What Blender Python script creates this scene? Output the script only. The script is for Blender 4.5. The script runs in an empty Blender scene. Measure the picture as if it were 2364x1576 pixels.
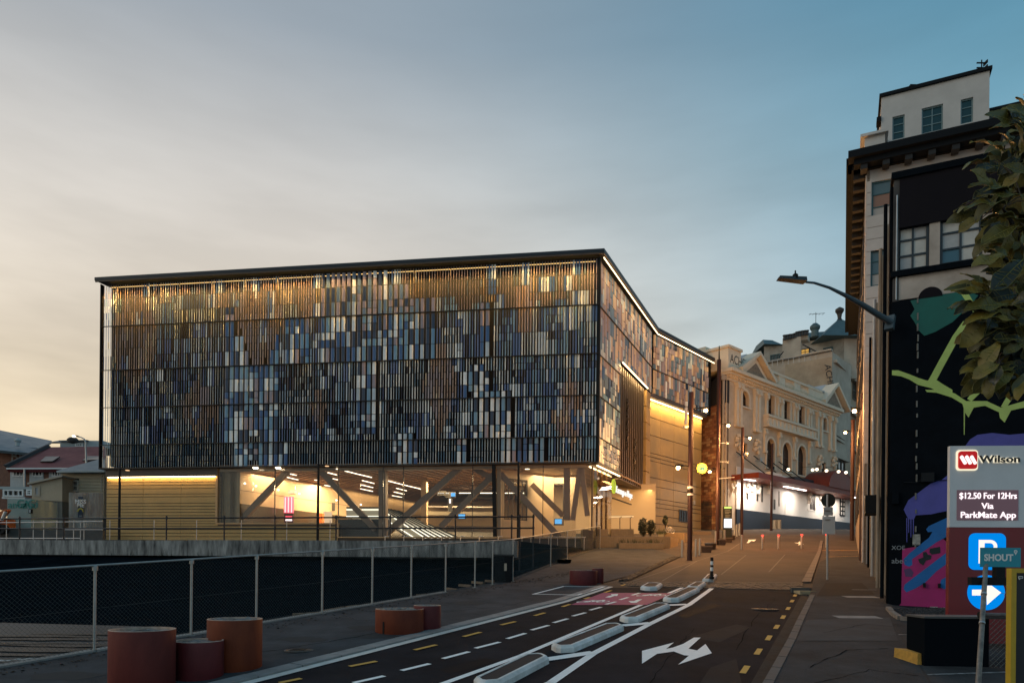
import bpy, bmesh, math, random
from mathutils import Vector, Matrix
R = random.Random(7)
rad = math.radians
scene = bpy.context.scene
# ------------------------------------------------------------------ camera, sky, sun, exposure
EYE = 2.56; FPX = 1600.0; CX = 1182.0; CY = 1317.0; ROLL = 0.0098
cam = bpy.data.cameras.new('camera'); camo = bpy.data.objects.new('camera', cam)
scene.collection.objects.link(camo); scene.camera = camo
cam.sensor_width = 36; cam.lens = FPX/2364*36; cam.shift_y = (CY-788)/2364
cam.clip_start = .1; cam.clip_end = 3000
camo.matrix_world = Matrix.Translation((0, 0, EYE)) @ Matrix.Rotation(-ROLL, 4, 'Y') @ Matrix.Rotation(rad(90), 4, 'X')
scene.view_settings.view_transform = 'Standard'; scene.view_settings.look = 'None'
scene.view_settings.exposure = 0.2; scene.view_settings.gamma = 1
scene.view_settings.use_curve_mapping = False
scene.cycles.use_denoising = True
scene.cycles.max_bounces = 6; scene.cycles.transparent_max_bounces = 16
scene.cycles.caustics_reflective = False; scene.cycles.caustics_refractive = False
scene.cycles.sample_clamp_indirect = 4

SUN_AZ = Vector((-.86, .51, 0))
world = bpy.data.worlds.new('World'); scene.world = world; world.use_nodes = True
nt = world.node_tree; nt.nodes.clear(); L = nt.links.new
def N(t, **k):
    n = nt.nodes.new(t)
    for a, b in k.items(): setattr(n, a, b)
    return n
def ramp(els, src):
    n = N('ShaderNodeValToRGB'); e = n.color_ramp.elements
    while len(e) < len(els): e.new(.5)
    for i, (p, c) in enumerate(els): e[i].position = p; e[i].color = (*[((v/255+.055)/1.055)**2.4 for v in c], 1)
    L(src, n.inputs[0]); return n.outputs[0]
tc = N('ShaderNodeTexCoord'); sp = N('ShaderNodeSeparateXYZ'); L(tc.outputs['Generated'], sp.inputs[0])
dt = N('ShaderNodeVectorMath', operation='DOT_PRODUCT'); L(tc.outputs['Generated'], dt.inputs[0]); dt.inputs[1].default_value = SUN_AZ
az = N('ShaderNodeMapRange'); L(dt.outputs['Value'], az.inputs[0]); az.inputs[1].default_value = -.12; az.inputs[2].default_value = .72
az.interpolation_type = 'SMOOTHSTEP'
warm = ramp([(0, (226, 200, 154)), (.12, (226, 206, 170)), (.28, (218, 206, 188)), (.42, (206, 201, 194)), (.60, (146, 155, 164)), (1, (104, 128, 148))], sp.outputs[2])
cool = ramp([(0, (172, 178, 174)), (.15, (160, 176, 180)), (.32, (138, 168, 182)), (.50, (102, 148, 169)), (.62, (76, 128, 154)), (1, (70, 116, 142))], sp.outputs[2])
mx = N('ShaderNodeMix', data_type='RGBA'); L(az.outputs[0], mx.inputs[0]); L(cool, mx.inputs[6]); L(warm, mx.inputs[7])
# thin stretched cloud veils
mp = N('ShaderNodeMapping'); L(tc.outputs['Generated'], mp.inputs[0]); mp.inputs['Scale'].default_value = (1.2, 1.2, 5.5); mp.inputs['Rotation'].default_value = (0, .25, 0)
nz = N('ShaderNodeTexNoise'); L(mp.outputs[0], nz.inputs['Vector']); nz.inputs['Scale'].default_value = 2.3; nz.inputs['Detail'].default_value = 5; nz.inputs['Roughness'].default_value = .5
mr = N('ShaderNodeMapRange'); L(nz.outputs[0], mr.inputs[0]); mr.inputs[1].default_value = .35; mr.inputs[2].default_value = .7; mr.inputs[3].default_value = .74; mr.inputs[4].default_value = 1.12
hz = N('ShaderNodeMapRange'); L(sp.outputs[2], hz.inputs[0]); hz.inputs[1].default_value = .2; hz.inputs[2].default_value = .6; hz.inputs[3].default_value = 1; hz.inputs[4].default_value = .25
m1 = N('ShaderNodeMix', data_type='FLOAT'); L(hz.outputs[0], m1.inputs[0]); m1.inputs[2].default_value = 1.0; L(mr.outputs[0], m1.inputs[3])
vm = N('ShaderNodeVectorMath', operation='SCALE'); L(mx.outputs[2], vm.inputs[0]); L(m1.outputs[0], vm.inputs['Scale'])
b1 = N('ShaderNodeBackground'); L(vm.outputs[0], b1.inputs[0]); b1.inputs[1].default_value = 1.07
sky = N('ShaderNodeTexSky', sky_type='NISHITA'); sky.sun_disc = False; sky.sun_elevation = rad(1.5)
sky.sun_rotation = math.atan2(SUN_AZ.x, SUN_AZ.y); sky.air_density = 1.5
b2 = N('ShaderNodeBackground'); L(sky.outputs[0], b2.inputs[0]); b2.inputs[1].default_value = .003
ad = N('ShaderNodeAddShader'); L(b1.outputs[0], ad.inputs[0]); L(b2.outputs[0], ad.inputs[1])
wo = N('ShaderNodeOutputWorld'); L(ad.outputs[0], wo.inputs[0])
sun = bpy.data.lights.new('sun', 'SUN'); sun.energy = .3; sun.angle = rad(25); sun.color = (1, .86, .70)
suno = bpy.data.objects.new('sun', sun); scene.collection.objects.link(suno)
suno.rotation_euler = (-(SUN_AZ + Vector((0, -.75, .38)))).to_track_quat('-Z', 'Y').to_euler()

# ------------------------------------------------------------------ picture -> place
SR, CR = math.sin(ROLL), math.cos(ROLL)
def ray(x, y):
    u = (x-CX)/FPX; w = (CY-y)/FPX
    return Vector((u*CR - w*SR, 1.0, u*SR + w*CR))
CAM = Vector((0, 0, EYE))
def P(x, y, Z): return CAM + ray(x, y)*Z
def depth_for(x, y, z): return (z-EYE)/ray(x, y).z
GT = [(-60, -2.4), (0, 0), (46, 4.0), (58, 5.75), (76, 7.45), (100, 9.0), (160, 11.5), (400, 13)]
def G(Y):
    if Y <= GT[0][0]: return GT[0][1]
    for (a, b), (c, d) in zip(GT, GT[1:]):
        if Y <= c: return b + (d-b)*(Y-a)/(c-a)
    return GT[-1][1]
def GP(x, y, off=0.0):
    r = ray(x, y); lo, hi = 3.0, 300.0; f = lambda Z: EYE + r.z*Z - G(Z) - off
    Z = 3.0
    while Z < 300:
        if f(Z) <= 0: break
        Z += .5
    lo, hi = Z-.5, Z
    for _ in range(30):
        m = (lo+hi)/2
        if f(m) > 0: lo = m
        else: hi = m
    return CAM + r*hi

# ------------------------------------------------------------------ materials
MT = {}; LASTP = []
def mat(name, col, rough=.7, metal=0, var=0, scale=1.0, bump=0, bscale=None, col2=None, emit=None, estr=0, stretch=None, spec=None, detail=4):
    if name in MT: return MT[name]
    m = bpy.data.materials.new(name); m.use_nodes = True; t = m.node_tree; b = t.nodes['Principled BSDF']
    b.inputs['Base Color'].default_value = (*col, 1); b.inputs['Roughness'].default_value = rough; b.inputs['Metallic'].default_value = metal
    if spec is not None: b.inputs['Specular IOR Level'].default_value = spec
    if emit: b.inputs['Emission Color'].default_value = (*emit, 1); b.inputs['Emission Strength'].default_value = estr
    if var or bump:
        g = t.nodes.new('ShaderNodeNewGeometry'); mp_ = t.nodes.new('ShaderNodeMapping'); t.links.new(g.outputs['Position'], mp_.inputs[0])
        if stretch: mp_.inputs['Scale'].default_value = stretch
        n = t.nodes.new('ShaderNodeTexNoise'); t.links.new(mp_.outputs[0], n.inputs['Vector']); n.inputs['Scale'].default_value = scale; n.inputs['Detail'].default_value = detail; n.inputs['Roughness'].default_value = .65
        if var:
            r = t.nodes.new('ShaderNodeMapRange'); t.links.new(n.outputs[0], r.inputs[0]); r.inputs[1].default_value = .3; r.inputs[2].default_value = .7
            x = t.nodes.new('ShaderNodeMix'); x.data_type = 'RGBA'; t.links.new(r.outputs[0], x.inputs[0])
            c2 = col2 or tuple(c*(1+var) for c in col); c1 = col if col2 else tuple(c*(1-var) for c in col)
            x.inputs[6].default_value = (*c1, 1); x.inputs[7].default_value = (*c2, 1); t.links.new(x.outputs[2], b.inputs['Base Color'])
            rr = t.nodes.new('ShaderNodeMapRange'); t.links.new(n.outputs[0], rr.inputs[0]); rr.inputs[3].default_value = max(.05, rough-.12); rr.inputs[4].default_value = min(1, rough+.12); t.links.new(rr.outputs[0], b.inputs['Roughness'])
        if bump:
            n2 = t.nodes.new('ShaderNodeTexNoise'); t.links.new(mp_.outputs[0], n2.inputs['Vector']); n2.inputs['Scale'].default_value = bscale or scale*6; n2.inputs['Detail'].default_value = 5
            bp = t.nodes.new('ShaderNodeBump'); bp.inputs['Strength'].default_value = bump; bp.inputs['Distance'].default_value = .02; t.links.new(n2.outputs[0], bp.inputs['Height']); t.links.new(bp.outputs[0], b.inputs['Normal'])
    MT[name] = m; return m
def emat(name, col, s):
    if name in MT: return MT[name]
    m = bpy.data.materials.new(name); m.use_nodes = True; t = m.node_tree; t.nodes.clear()
    e = t.nodes.new('ShaderNodeEmission'); e.inputs[0].default_value = (*col, 1); e.inputs[1].default_value = s
    o = t.nodes.new('ShaderNodeOutputMaterial'); t.links.new(e.outputs[0], o.inputs[0]); MT[name] = m; return m
def glassmat(name, tint, refl=.9):
    m = bpy.data.materials.new(name); m.use_nodes = True; t = m.node_tree; t.nodes.clear()
    a = t.nodes.new('ShaderNodeBsdfTransparent'); a.inputs[0].default_value = (*tint, 1)
    g = t.nodes.new('ShaderNodeBsdfGlossy'); g.inputs['Roughness'].default_value = .02
    f = t.nodes.new('ShaderNodeFresnel'); f.inputs[0].default_value = 1.5
    fm = t.nodes.new('ShaderNodeMath'); fm.operation = 'MULTIPLY'; fm.inputs[1].default_value = refl; t.links.new(f.outputs[0], fm.inputs[0])
    x = t.nodes.new('ShaderNodeMixShader'); t.links.new(fm.outputs[0], x.inputs[0]); t.links.new(a.outputs[0], x.inputs[1]); t.links.new(g.outputs[0], x.inputs[2])
    o = t.nodes.new('ShaderNodeOutputMaterial'); t.links.new(x.outputs[0], o.inputs[0]); MT[name] = m; return m

asphalt = mat('asphalt', (.0215, .0215, .0255), .95, var=.42, scale=.8, bump=.5, bscale=60, detail=8, spec=.05)
old_asphalt = mat('footpath_asphalt', (.058, .059, .064), .95, var=.38, scale=1.1, bump=.5, bscale=50, detail=8, spec=.12)
paving = mat('paving', (.078, .062, .052), .9, var=.3, scale=.5, bump=.3, bscale=30, detail=8, spec=.15)
concrete = mat('concrete', (.24, .235, .225), .85, var=.3, scale=2.5, bump=.3)
concrete_dk = mat('concrete_dark', (.09, .088, .085), .85, var=.35, scale=1.2, bump=.3, detail=8)
wall_conc = mat('stained_concrete', (.40, .39, .37), .9, col2=(.035, .035, .036), var=1, scale=1.3, stretch=(2.6, 2.6, .5), bump=.4, detail=8)
white_paint = mat('road_paint_white', (.90, .90, .88), .7, var=.06, scale=9, bump=.2)
yellow_paint = mat('road_paint_yellow', (.62, .34, .06), .75, var=.15, scale=9)
pink_paint = mat('road_paint_pink', (.34, .05, .14), .75, var=.12, scale=3)
steel = mat('galvanised_steel', (.42, .43, .44), .45, .7, var=.15, scale=6)
brushed = mat('brushed_steel', (.55, .52, .48), .35, .8)
black_metal = mat('black_metal', (.008, .009, .011), .6, spec=.2)
dark_frame = mat('dark_frame', (.035, .030, .028), .5)
rust = mat('rust_red_steel', (.16, .030, .018), .55, var=.25, scale=3)
white = mat('white_plaster', (.75, .74, .72), .8, var=.06, scale=.8)
WL = {}
# ------------------------------------------------------------------ mesh building
class MB:
    def __init__(s): s.v = []; s.f = []; s.m = []; s.mi = 0
    def add(s, vs, fs, mi=None):
        k = len(s.v); s.v += [tuple(v) for v in vs]; s.f += [tuple(i+k for i in f) for f in fs]; s.m += [s.mi if mi is None else mi]*len(fs); return s
    def box(s, c, d, rz=0, mi=None):
        c = Vector(c); x, y, z = [a/2 for a in d]; q = Matrix.Rotation(rz, 3, 'Z')
        return s.add([c + q @ Vector(p) for p in ((-x,-y,-z),(x,-y,-z),(x,y,-z),(-x,y,-z),(-x,-y,z),(x,-y,z),(x,y,z),(-x,y,z))],
            [(0,3,2,1),(4,5,6,7),(0,1,5,4),(1,2,6,5),(2,3,7,6),(3,0,4,7)], mi)
    def hexa(s, b, t, mi=None):
        n = len(b); return s.add(list(b)+list(t), [tuple(range(n-1, -1, -1)), tuple(range(n, 2*n))]+[(i, (i+1) % n, n+(i+1) % n, n+i) for i in range(n)], mi)
    def ext(s, pts, vec, mi=None):
        vec = Vector(vec); pts = [Vector(p) for p in pts]; return s.hexa(pts, [p+vec for p in pts], mi)
    def beam(s, a, b, w, h=None, up=(0, 0, 1), mi=None):
        a, b = Vector(a), Vector(b); h = h or w; d = (b-a).normalized(); x = d.cross(Vector(up))
        if x.length < 1e-4: x = d.cross(Vector((0, 1, 0)))
        x.normalize(); y = x.cross(d); x = x*w/2; y = y*h/2
        return s.hexa([a-x-y, a+x-y, a+x+y, a-x+y], [b-x-y, b+x-y, b+x+y, b-x+y], mi)
    def tube(s, a, b, r, r2=None, n=10, mi=None):
        a, b = Vector(a), Vector(b); r2 = r if r2 is None else r2; d = (b-a).normalized(); x = d.orthogonal().normalized(); y = d.cross(x)
        c = [(math.cos(2*math.pi*i/n), math.sin(2*math.pi*i/n)) for i in range(n)]
        return s.hexa([a+x*(p*r)+y*(q*r) for p, q in c], [b+x*(p*r2)+y*(q*r2) for p, q in c], mi)
    def path(s, pts, r, n=8, mi=None):
        for i in range(len(pts)-1):
            rr = r if not isinstance(r, (list, tuple)) else r[i]; r2 = r if not isinstance(r, (list, tuple)) else r[i+1]
            s.tube(pts[i], pts[i+1], rr, r2, n, mi)
        return s
    def lathe(s, c, prof, n=24, mi=None, cap=True):
        c = Vector(c); vs = []; fs = []
        for r, z in prof:
            vs += [c+Vector((r*math.cos(2*math.pi*i/n), r*math.sin(2*math.pi*i/n), z)) for i in range(n)]
        for k in range(len(prof)-1):
            for i in range(n): j = (i+1) % n; fs.append((k*n+i, k*n+j, (k+1)*n+j, (k+1)*n+i))
        if cap: fs.append(tuple(range(n-1, -1, -1))); fs.append(tuple((len(prof)-1)*n+i for i in range(n)))
        return s.add(vs, fs, mi)
    def mesh(s, name, mats, off=Vector((0, 0, 0)), smooth=False):
        me = bpy.data.meshes.new(name); me.from_pydata([tuple(Vector(v)-off) for v in s.v], [], s.f)
        for m in (mats if isinstance(mats, (list, tuple)) else [mats]): me.materials.append(m)
        me.polygons.foreach_set('material_index', s.m)
        if smooth: me.shade_smooth()
        me.update(); return me
col = scene.collection
def link(o, parent=None):
    col.objects.link(o)
    if parent is not None: o.parent = parent
    return o
def obj(name, mb, mats, parent=None, smooth=False, kind=None, label=None):
    off = WL.get(parent.name, Vector((0, 0, 0))) if parent else Vector((0, 0, 0))
    o = bpy.data.objects.new(name, mb.mesh(name, mats, off, smooth)); link(o, parent); WL[o.name] = off
    if kind: o['kind'] = kind
    if label: o['label'] = label
    return o
def struct(name, mb, mats): return obj(name, mb, mats, kind='structure')
def tag(o, label, cat, group=None):
    o['label'] = label; o['category'] = cat
    if group: o['group'] = group
    return o
def thing(name, label, cat, loc=(0, 0, 0), group=None):
    o = bpy.data.objects.new(name, None); o.empty_display_size = .3; o.location = loc; link(o); WL[o.name] = Vector(loc); return tag(o, label, cat, group)
KIDS = {}
def dup(root, loc, rz, label):
    r = root.copy(); link(r); r.location = loc; r.rotation_euler = (0, 0, rz); r['label'] = label; WL[r.name] = Vector(loc)
    for ch in list(root.children):
        c = ch.copy(); link(c, r)
        for g in list(ch.children): d = g.copy(); link(d, c)
    return r
def place(root, loc, rz=0): root.location = loc; root.rotation_euler = (0, 0, rz)
def light(kind, loc, energy, color, size=None, size_y=None, aim=None, parent=None, spot=None, spread=None):
    l = bpy.data.lights.new('lamp_light', kind); l.energy = energy; l.color = color
    if kind == 'AREA':
        l.size = size; l.shape = 'SQUARE'
        if size_y: l.shape = 'RECTANGLE'; l.size_y = size_y
    elif size: l.shadow_soft_size = size
    if spread: l.spread = rad(spread)
    if spot: l.spot_size = spot; l.spot_blend = .6
    o = bpy.data.objects.new('lamp_light', l); link(o, parent); off = WL.get(parent.name, Vector((0, 0, 0))) if parent else Vector((0, 0, 0))
    o.location = Vector(loc)-off
    if aim is not None: o.rotation_euler = aim
    return o
def strip_light(a, b, width, energy, color, direction, spread=None):
    """area lamp lying along a-b, shining towards direction"""
    a, b = Vector(a), Vector(b); l = light('AREA', (a+b)/2, energy, color, (b-a).length, width, spread=spread)
    x = (b-a).normalized(); z = -Vector(direction).normalized(); y = z.cross(x).normalized(); z = x.cross(y)
    m = Matrix((x, y, z)).transposed().to_4x4(); m.translation = (a+b)/2; l.matrix_world = m; return l
class Plane:
    """a vertical wall plane through p with horizontal direction d; outward normal n (towards the viewer's side)"""
    def __init__(s, p, d):
        s.p = Vector((p[0], p[1], 0)); s.d = Vector((d[0], d[1], 0)).normalized(); s.n = Vector((s.d.y, -s.d.x, 0))
        if s.n.dot(s.p) > 0: s.n = -s.n
    def at(s, x, y, o=0):
        r = ray(x, y); t = (s.p + s.n*o - CAM).dot(s.n)/r.dot(s.n); q = CAM+r*t; return (q-s.p).dot(s.d), q.z
    def pt(s, a, z, o=0): q = s.p + s.d*a + s.n*o; return Vector((q.x, q.y, z))
    def box(s, mb, a0, a1, z0, z1, o0, o1, mi=None):
        return mb.hexa([s.pt(a0, z0, o0), s.pt(a1, z0, o0), s.pt(a1, z0, o1), s.pt(a0, z0, o1)], [s.pt(a0, z1, o0), s.pt(a1, z1, o0), s.pt(a1, z1, o1), s.pt(a0, z1, o1)], mi)
    def rng(s, x0, y0, x1, y1, o=0):
        ym = (y0+y1)/2; xm = (x0+x1)/2; a0, a1 = s.at(x0, ym, o)[0], s.at(x1, ym, o)[0]; z1, z0 = s.at(xm, y0, o)[1], s.at(xm, y1, o)[1]
        return min(a0, a1), max(a0, a1), z0, z1
    def rect(s, mb, x0, y0, x1, y1, o0, o1, mi=None): a0, a1, z0, z1 = s.rng(x0, y0, x1, y1, o1); return s.box(mb, a0, a1, z0, z1, o0, o1, mi)
    def poly(s, mb, pts, o0, o1, mi=None):
        q = [s.at(x, y, o1) for x, y in pts]; return mb.hexa([s.pt(a, z, o0) for a, z in q], [s.pt(a, z, o1) for a, z in q], mi)
    def spoly(s, mb, q, o0, o1, mi=None): return mb.hexa([s.pt(a, z, o0) for a, z in q], [s.pt(a, z, o1) for a, z in q], mi)
def openings(pl, mb, a0, a1, z0, z1, ops, o0, o1, mi=None):
    A = sorted({a0, a1, *[v for o in ops for v in o[:2]]}); Zs = sorted({z0, z1, *[v for o in ops for v in o[2:4]]})
    for i in range(len(A)-1):
        run = None
        for j in range(len(Zs)-1):
            ca, cz = (A[i]+A[i+1])/2, (Zs[j]+Zs[j+1])/2
            if any(o[0] < ca < o[1] and o[2] < cz < o[3] for o in ops):
                if run is not None: pl.box(mb, A[i], A[i+1], run, Zs[j], o0, o1, mi); run = None
            elif run is None: run = Zs[j]
        if run is not None: pl.box(mb, A[i], A[i+1], run, z1, o0, o1, mi)
def window(pl, parent, a0, a1, z0, z1, o, cols, rows, fmat, pmat, fw=.06, name='window', panes=None, depth=.06):
    """window part: frame with mullions, and its panes as sub-parts"""
    f = MB(); pl.box(f, a0, a0+fw, z0, z1, o, o+depth); pl.box(f, a1-fw, a1, z0, z1, o, o+depth); pl.box(f, a0+fw, a1-fw, z1-fw, z1, o, o+depth-.003); pl.box(f, a0+fw, a1-fw, z0, z0+fw, o, o+depth-.003)
    for c in range(1, cols): x = a0+(a1-a0)*c/cols; pl.box(f, x-fw*.35, x+fw*.35, z0+fw, z1-fw, o+.01, o+depth-.012)
    for r in range(1, rows): z = z0+(z1-z0)*r/rows; pl.box(f, a0+fw, a1-fw, z-fw*.35, z+fw*.35, o+.013, o+depth-.015)
    w = obj(name, f, fmat, parent)
    if panes == 'each':
        LASTP.clear()
        for c in range(cols):
            for r in range(rows):
                g = MB(); x0 = a0+(a1-a0)*c/cols; x1 = a0+(a1-a0)*(c+1)/cols; y0 = z0+(z1-z0)*r/rows; y1 = z0+(z1-z0)*(r+1)/rows
                pl.box(g, x0+.02, x1-.02, y0+.02, y1-.02, o-.01, o+.012+R.uniform(-.004, .004)); LASTP.append(obj('pane', g, pmat[R.randrange(len(pmat))] if isinstance(pmat, list) else pmat, w))
    else:
        g = MB(); pl.box(g, a0+.01, a1-.01, z0+.01, z1-.01, o-.02, o+.008); obj('pane', g, pmat if not isinstance(pmat, list) else pmat[0], w)
    return w
def text_part(txt, pl_or_M, size, m, parent, name='lettering', depth=.01, align='LEFT', bold=0.0, sx=1.0):
    """writing as mesh; M places the text's XY plane"""
    c = bpy.data.curves.new('lettering', 'FONT'); c.body = txt; c.size = size; c.extrude = depth; c.align_x = align; c.align_y = 'CENTER'; c.offset = bold; c.resolution_u = 3
    t = bpy.data.objects.new('tmp', c); col.objects.link(t); dg = bpy.context.evaluated_depsgraph_get()
    me = bpy.data.meshes.new_from_object(t.evaluated_get(dg)); bpy.data.objects.remove(t)
    off = WL.get(parent.name, Vector((0, 0, 0))) if parent else Vector((0, 0, 0))
    me.transform(Matrix.Translation(-off) @ pl_or_M @ Matrix.Scale(sx, 4, (1, 0, 0))); me.materials.clear(); me.materials.append(m)
    o = bpy.data.objects.new(name, me); link(o, parent); WL[o.name] = off; return o
def plane_matrix(pl, a, z, o, flip=False):
    d = pl.d if pl.n.cross(pl.d).z < 0 else pl.d
    # text x axis must run to the viewer's right when looking against n
    x = Vector((-pl.n.y, pl.n.x, 0)); y = Vector((0, 0, 1)); m = Matrix((x, y, pl.n)).transposed().to_4x4(); m.translation = pl.pt(a, z, o); return m
def sheet(pts, off, mb=None, mi=None, cuts=True):
    """polygon draped on the street: pts are (x, y) plan points"""
    bm = bmesh.new(); f = bm.faces.new([bm.verts.new((p[0], p[1], 0)) for p in pts]); f.normal_update()
    if f.normal.z < 0: f.normal_flip()
    for Y, _ in GT:
        bmesh.ops.bisect_plane(bm, geom=bm.verts[:]+bm.edges[:]+bm.faces[:], plane_co=(0, Y, 0), plane_no=(0, 1, 0))
    mb = mb or MB(); bm.verts.index_update(); vs = [(v.co.x, v.co.y, G(v.co.y)+off) for v in bm.verts]
    mb.add(vs, [tuple(v.index for v in f.verts) for f in bm.faces], mi); bm.free(); return mb
# ================================================================== GROUND
def xy(p): return (p.x, p.y)
gm = mat('ground_dark', (.03, .029, .028), .95, var=.3, scale=.3)
mb = MB()
xs = [-300, -120, -60, -40, 60, 120, 300]
for i in range(len(xs)-1):
    for j in range(len(GT)-1):
        a, b = GT[j][0], GT[j+1][0]
        ga, gb = [G(v)-(1.6 if v < 50 else .06) for v in (a, b)]; mb.add([(xs[i], a, ga), (xs[i+1], a, ga), (xs[i+1], b, gb), (xs[i], b, gb)], [(0, 1, 2, 3)])
struct('ground', mb, gm)
mb = MB().add([(-1500, 395, 12.9), (1500, 395, 12.9), (1500, 2500, 20), (-1500, 2500, 20)], [(0, 1, 2, 3)]); struct('far_ground', mb, gm)
struct('side_street', MB().add([(-80, -60, -2.42), (80, -60, -2.42), (80, -5.9, G(-5.9)-.01), (-80, -5.9, G(-5.9)-.01)], [(0, 1, 2, 3)]), asphalt)
struct('driveway', sheet([(9.8, -6), (60, -6), (60, 30), (20, 41), (9.8, 20)], .085), asphalt)
# street axis: kerb line on the left, asphalt edge on the right
KL = [Vector((-3.78, 10.4)), Vector((1.45, 19.6)), Vector((3.30, 23.6))]
dK = (KL[1]-KL[0]).normalized(); KL0 = KL[0]-dK*22
klp = [KL0, *KL]
KR = [Vector(xy(GP(1734, 1576))), Vector(xy(GP(1859, 1357)))]; dR = (KR[1]-KR[0]).normalized(); KR0 = KR[0]-dR*20
road_end = KR[1].y+.3
# road
rpts = [tuple(p) for p in klp]+[tuple(KR[1]+dR*.5), tuple(KR0)]
struct('road', sheet(rpts, 0.0), asphalt)
# plaza beyond the cobbles (shared brown paving) reaching the theatre
pz = [(3.3, 23.4), (-2.0, 30), (-6, 36), (-6, 47), (5, 47.5), (12, 62), (30, 90), (60, 130), (80, 130), (36, 72), (20, 40), (KR[1].x+.6, KR[1].y)]
struct('plaza', sheet([(3.1, 23.3), (3.1, 47), (12, 62), (40, 110), (60, 160), (90, 160), (45, 80), (21, 41), (KR[1].x+.7, KR[1].y+.1)], .004), paving)
# paving joints on the plaza
jm = mat('paving_joint', (.16, .14, .12), .9)
mb = MB()
for a, b in [((1460, 1341), (1715, 1249)), ((1528, 1341), (1610, 1294)), ((1665, 1326), (1722, 1281)), ((1775, 1320), (1812, 1280))]:
    p, q = Vector(xy(GP(*a))), Vector(xy(GP(*b))); n = Vector((-(q-p).y, (q-p).x)).normalized()*.025; sheet([p-n, q-n, q+n, p+n], .010, mb)
struct('paving_joint_lines', mb, jm)
# left footpath: between the fence and the kerb, a step above the road
FP = [Vector((-7.26, 12.07)), Vector((.03, 24.8)), Vector((1.76, 31.7)), Vector((3.4, 38.4)), Vector((5.9, 46.6))]
dF = (FP[1]-FP[0]).normalized(); F0 = FP[0]-dF*20
FH = .035
q0 = KL0 - Vector((.30, 0))
off = Vector((-dK.y, dK.x))
ky = [p+off*.30 for p in klp]
lf = [tuple(F0-off*-.3), tuple(FP[0]+off*.3), tuple(FP[1]+off*.3), tuple(FP[2]+Vector((-.3, 0))), tuple(FP[3]+Vector((-.3, 0))), (5.9, 47.2), (9.5, 47), (9.5, 40), (6.2, 30.5), (3.2, 24.6)]+[tuple(p) for p in reversed(ky)]
struct('footpath', sheet(lf, FH), old_asphalt)
# kerb: individual kerb stones
kt = thing('kerb', 'long concrete kerb edging the left footpath beside the cycle lane', 'kerb', (KL0.x, KL0.y, G(KL0.y)))
tot = [klp[0], klp[1], klp[2], klp[3]]; stones = 0
pos = klp[0].copy(); kerbm = mat('kerb_stone', (.24, .235, .23), .85, var=.2, scale=3, bump=.4)
for seg in range(3):
    a, b = klp[seg], klp[seg+1]; Ls = (b-a).length; n = max(1, round(Ls/.9)); d = (b-a)/n; o = Vector((-d.y, d.x)).normalized()
    for i in range(n):
        p, q = a+d*(i+.012), a+d*(i+.988)
        if q.y < 8: continue
        h = FH+.006+R.uniform(-.004, .004); k = MB()
        z0 = lambda v, e: Vector((v.x, v.y, G(v.y)+e))
        k.hexa([z0(p+o*.01, -.1), z0(q+o*.01, -.1), z0(q+o*.30, -.1), z0(p+o*.30, -.1)], [z0(p+o*.02, h), z0(q+o*.02, h), z0(q+o*.30, h), z0(p+o*.30, h)])
        obj('kerb_stone', k, kerbm, kt)
mb = MB()
for seg in range(3):
    a, b = klp[seg], klp[seg+1]; o = Vector((-dK.y, dK.x))
    sheet([tuple(a-o*.17), tuple(b-o*.17), tuple(b+o*.005), tuple(a+o*.005)], .012, mb)
struct('road_channel_strip', mb, mat('pale_channel', (.62, .60, .56), .8, var=.15, scale=4))
# white and yellow markings
def line(mb, pts, w, off=.008):
    pts = [Vector(xy(GP(*p))) for p in pts]
    for i, (a, b) in enumerate(zip(pts, pts[1:])):
        n = Vector((-(b-a).y, (b-a).x)).normalized()*w/2; e = (b-a).normalized()*w*.35 if i < len(pts)-2 else Vector((0, 0)); sheet([tuple(a-n), tuple(b-n+e), tuple(b+n+e), tuple(a+n)], off, mb)
mb = MB()
line(mb, [(905, 1620), (1200, 1514), (1603, 1344)], .12, .008)
line(mb, [(1160, 1624), (1271, 1576), (1370, 1508), (1498, 1441), (1590, 1396), (1636, 1363), (1658, 1346)], .15, .008)
struct('lane_line', mb, white_paint)
mb = MB()
line(mb, [(1258, 1523), (1371, 1506)], .24, .014); line(mb, [(1436, 1444), (1503, 1438)], .24, .014); line(mb, [(1541, 1397), (1588, 1395)], .24, .014)
struct('hatch_line', mb, white_paint)
dashes = [((816, 1576), (887, 1560)), ((927, 1547.5), (992, 1531.7)), ((1022.6, 1520), (1082.7, 1504)), ((1097.6, 1496), (1153.6, 1481.7)), ((1171, 1474), (1213, 1461.4)), ((1227, 1454), (1266.7, 1443)), ((1278, 1437), (1310.7, 1427.7)), ((1322, 1421.7), (1352, 1413.7)), ((1362, 1408), (1387.5, 1401))]
dsh = thing('cycle_lane_dashes', 'broken white centre line down the dark cycle lane', 'road marking', (0, 14, G(14)))
for a, b in dashes: m_ = MB(); line(m_, [a, b], .10); obj('dash', m_, white_paint, dsh)
for a, b in [((1398.5, 1395), (1421.7, 1389)), ((1430.7, 1384.5), (1450, 1379)), ((1459, 1374), (1476.8, 1368.8))]: m_ = MB(); line(m_, [a, b], .10, .014); obj('dash', m_, white_paint, dsh)
ysh = thing('yellow_edge_dashes', 'row of long yellow dashes beside the left kerb', 'road marking', (-1, 14, G(14)))
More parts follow.
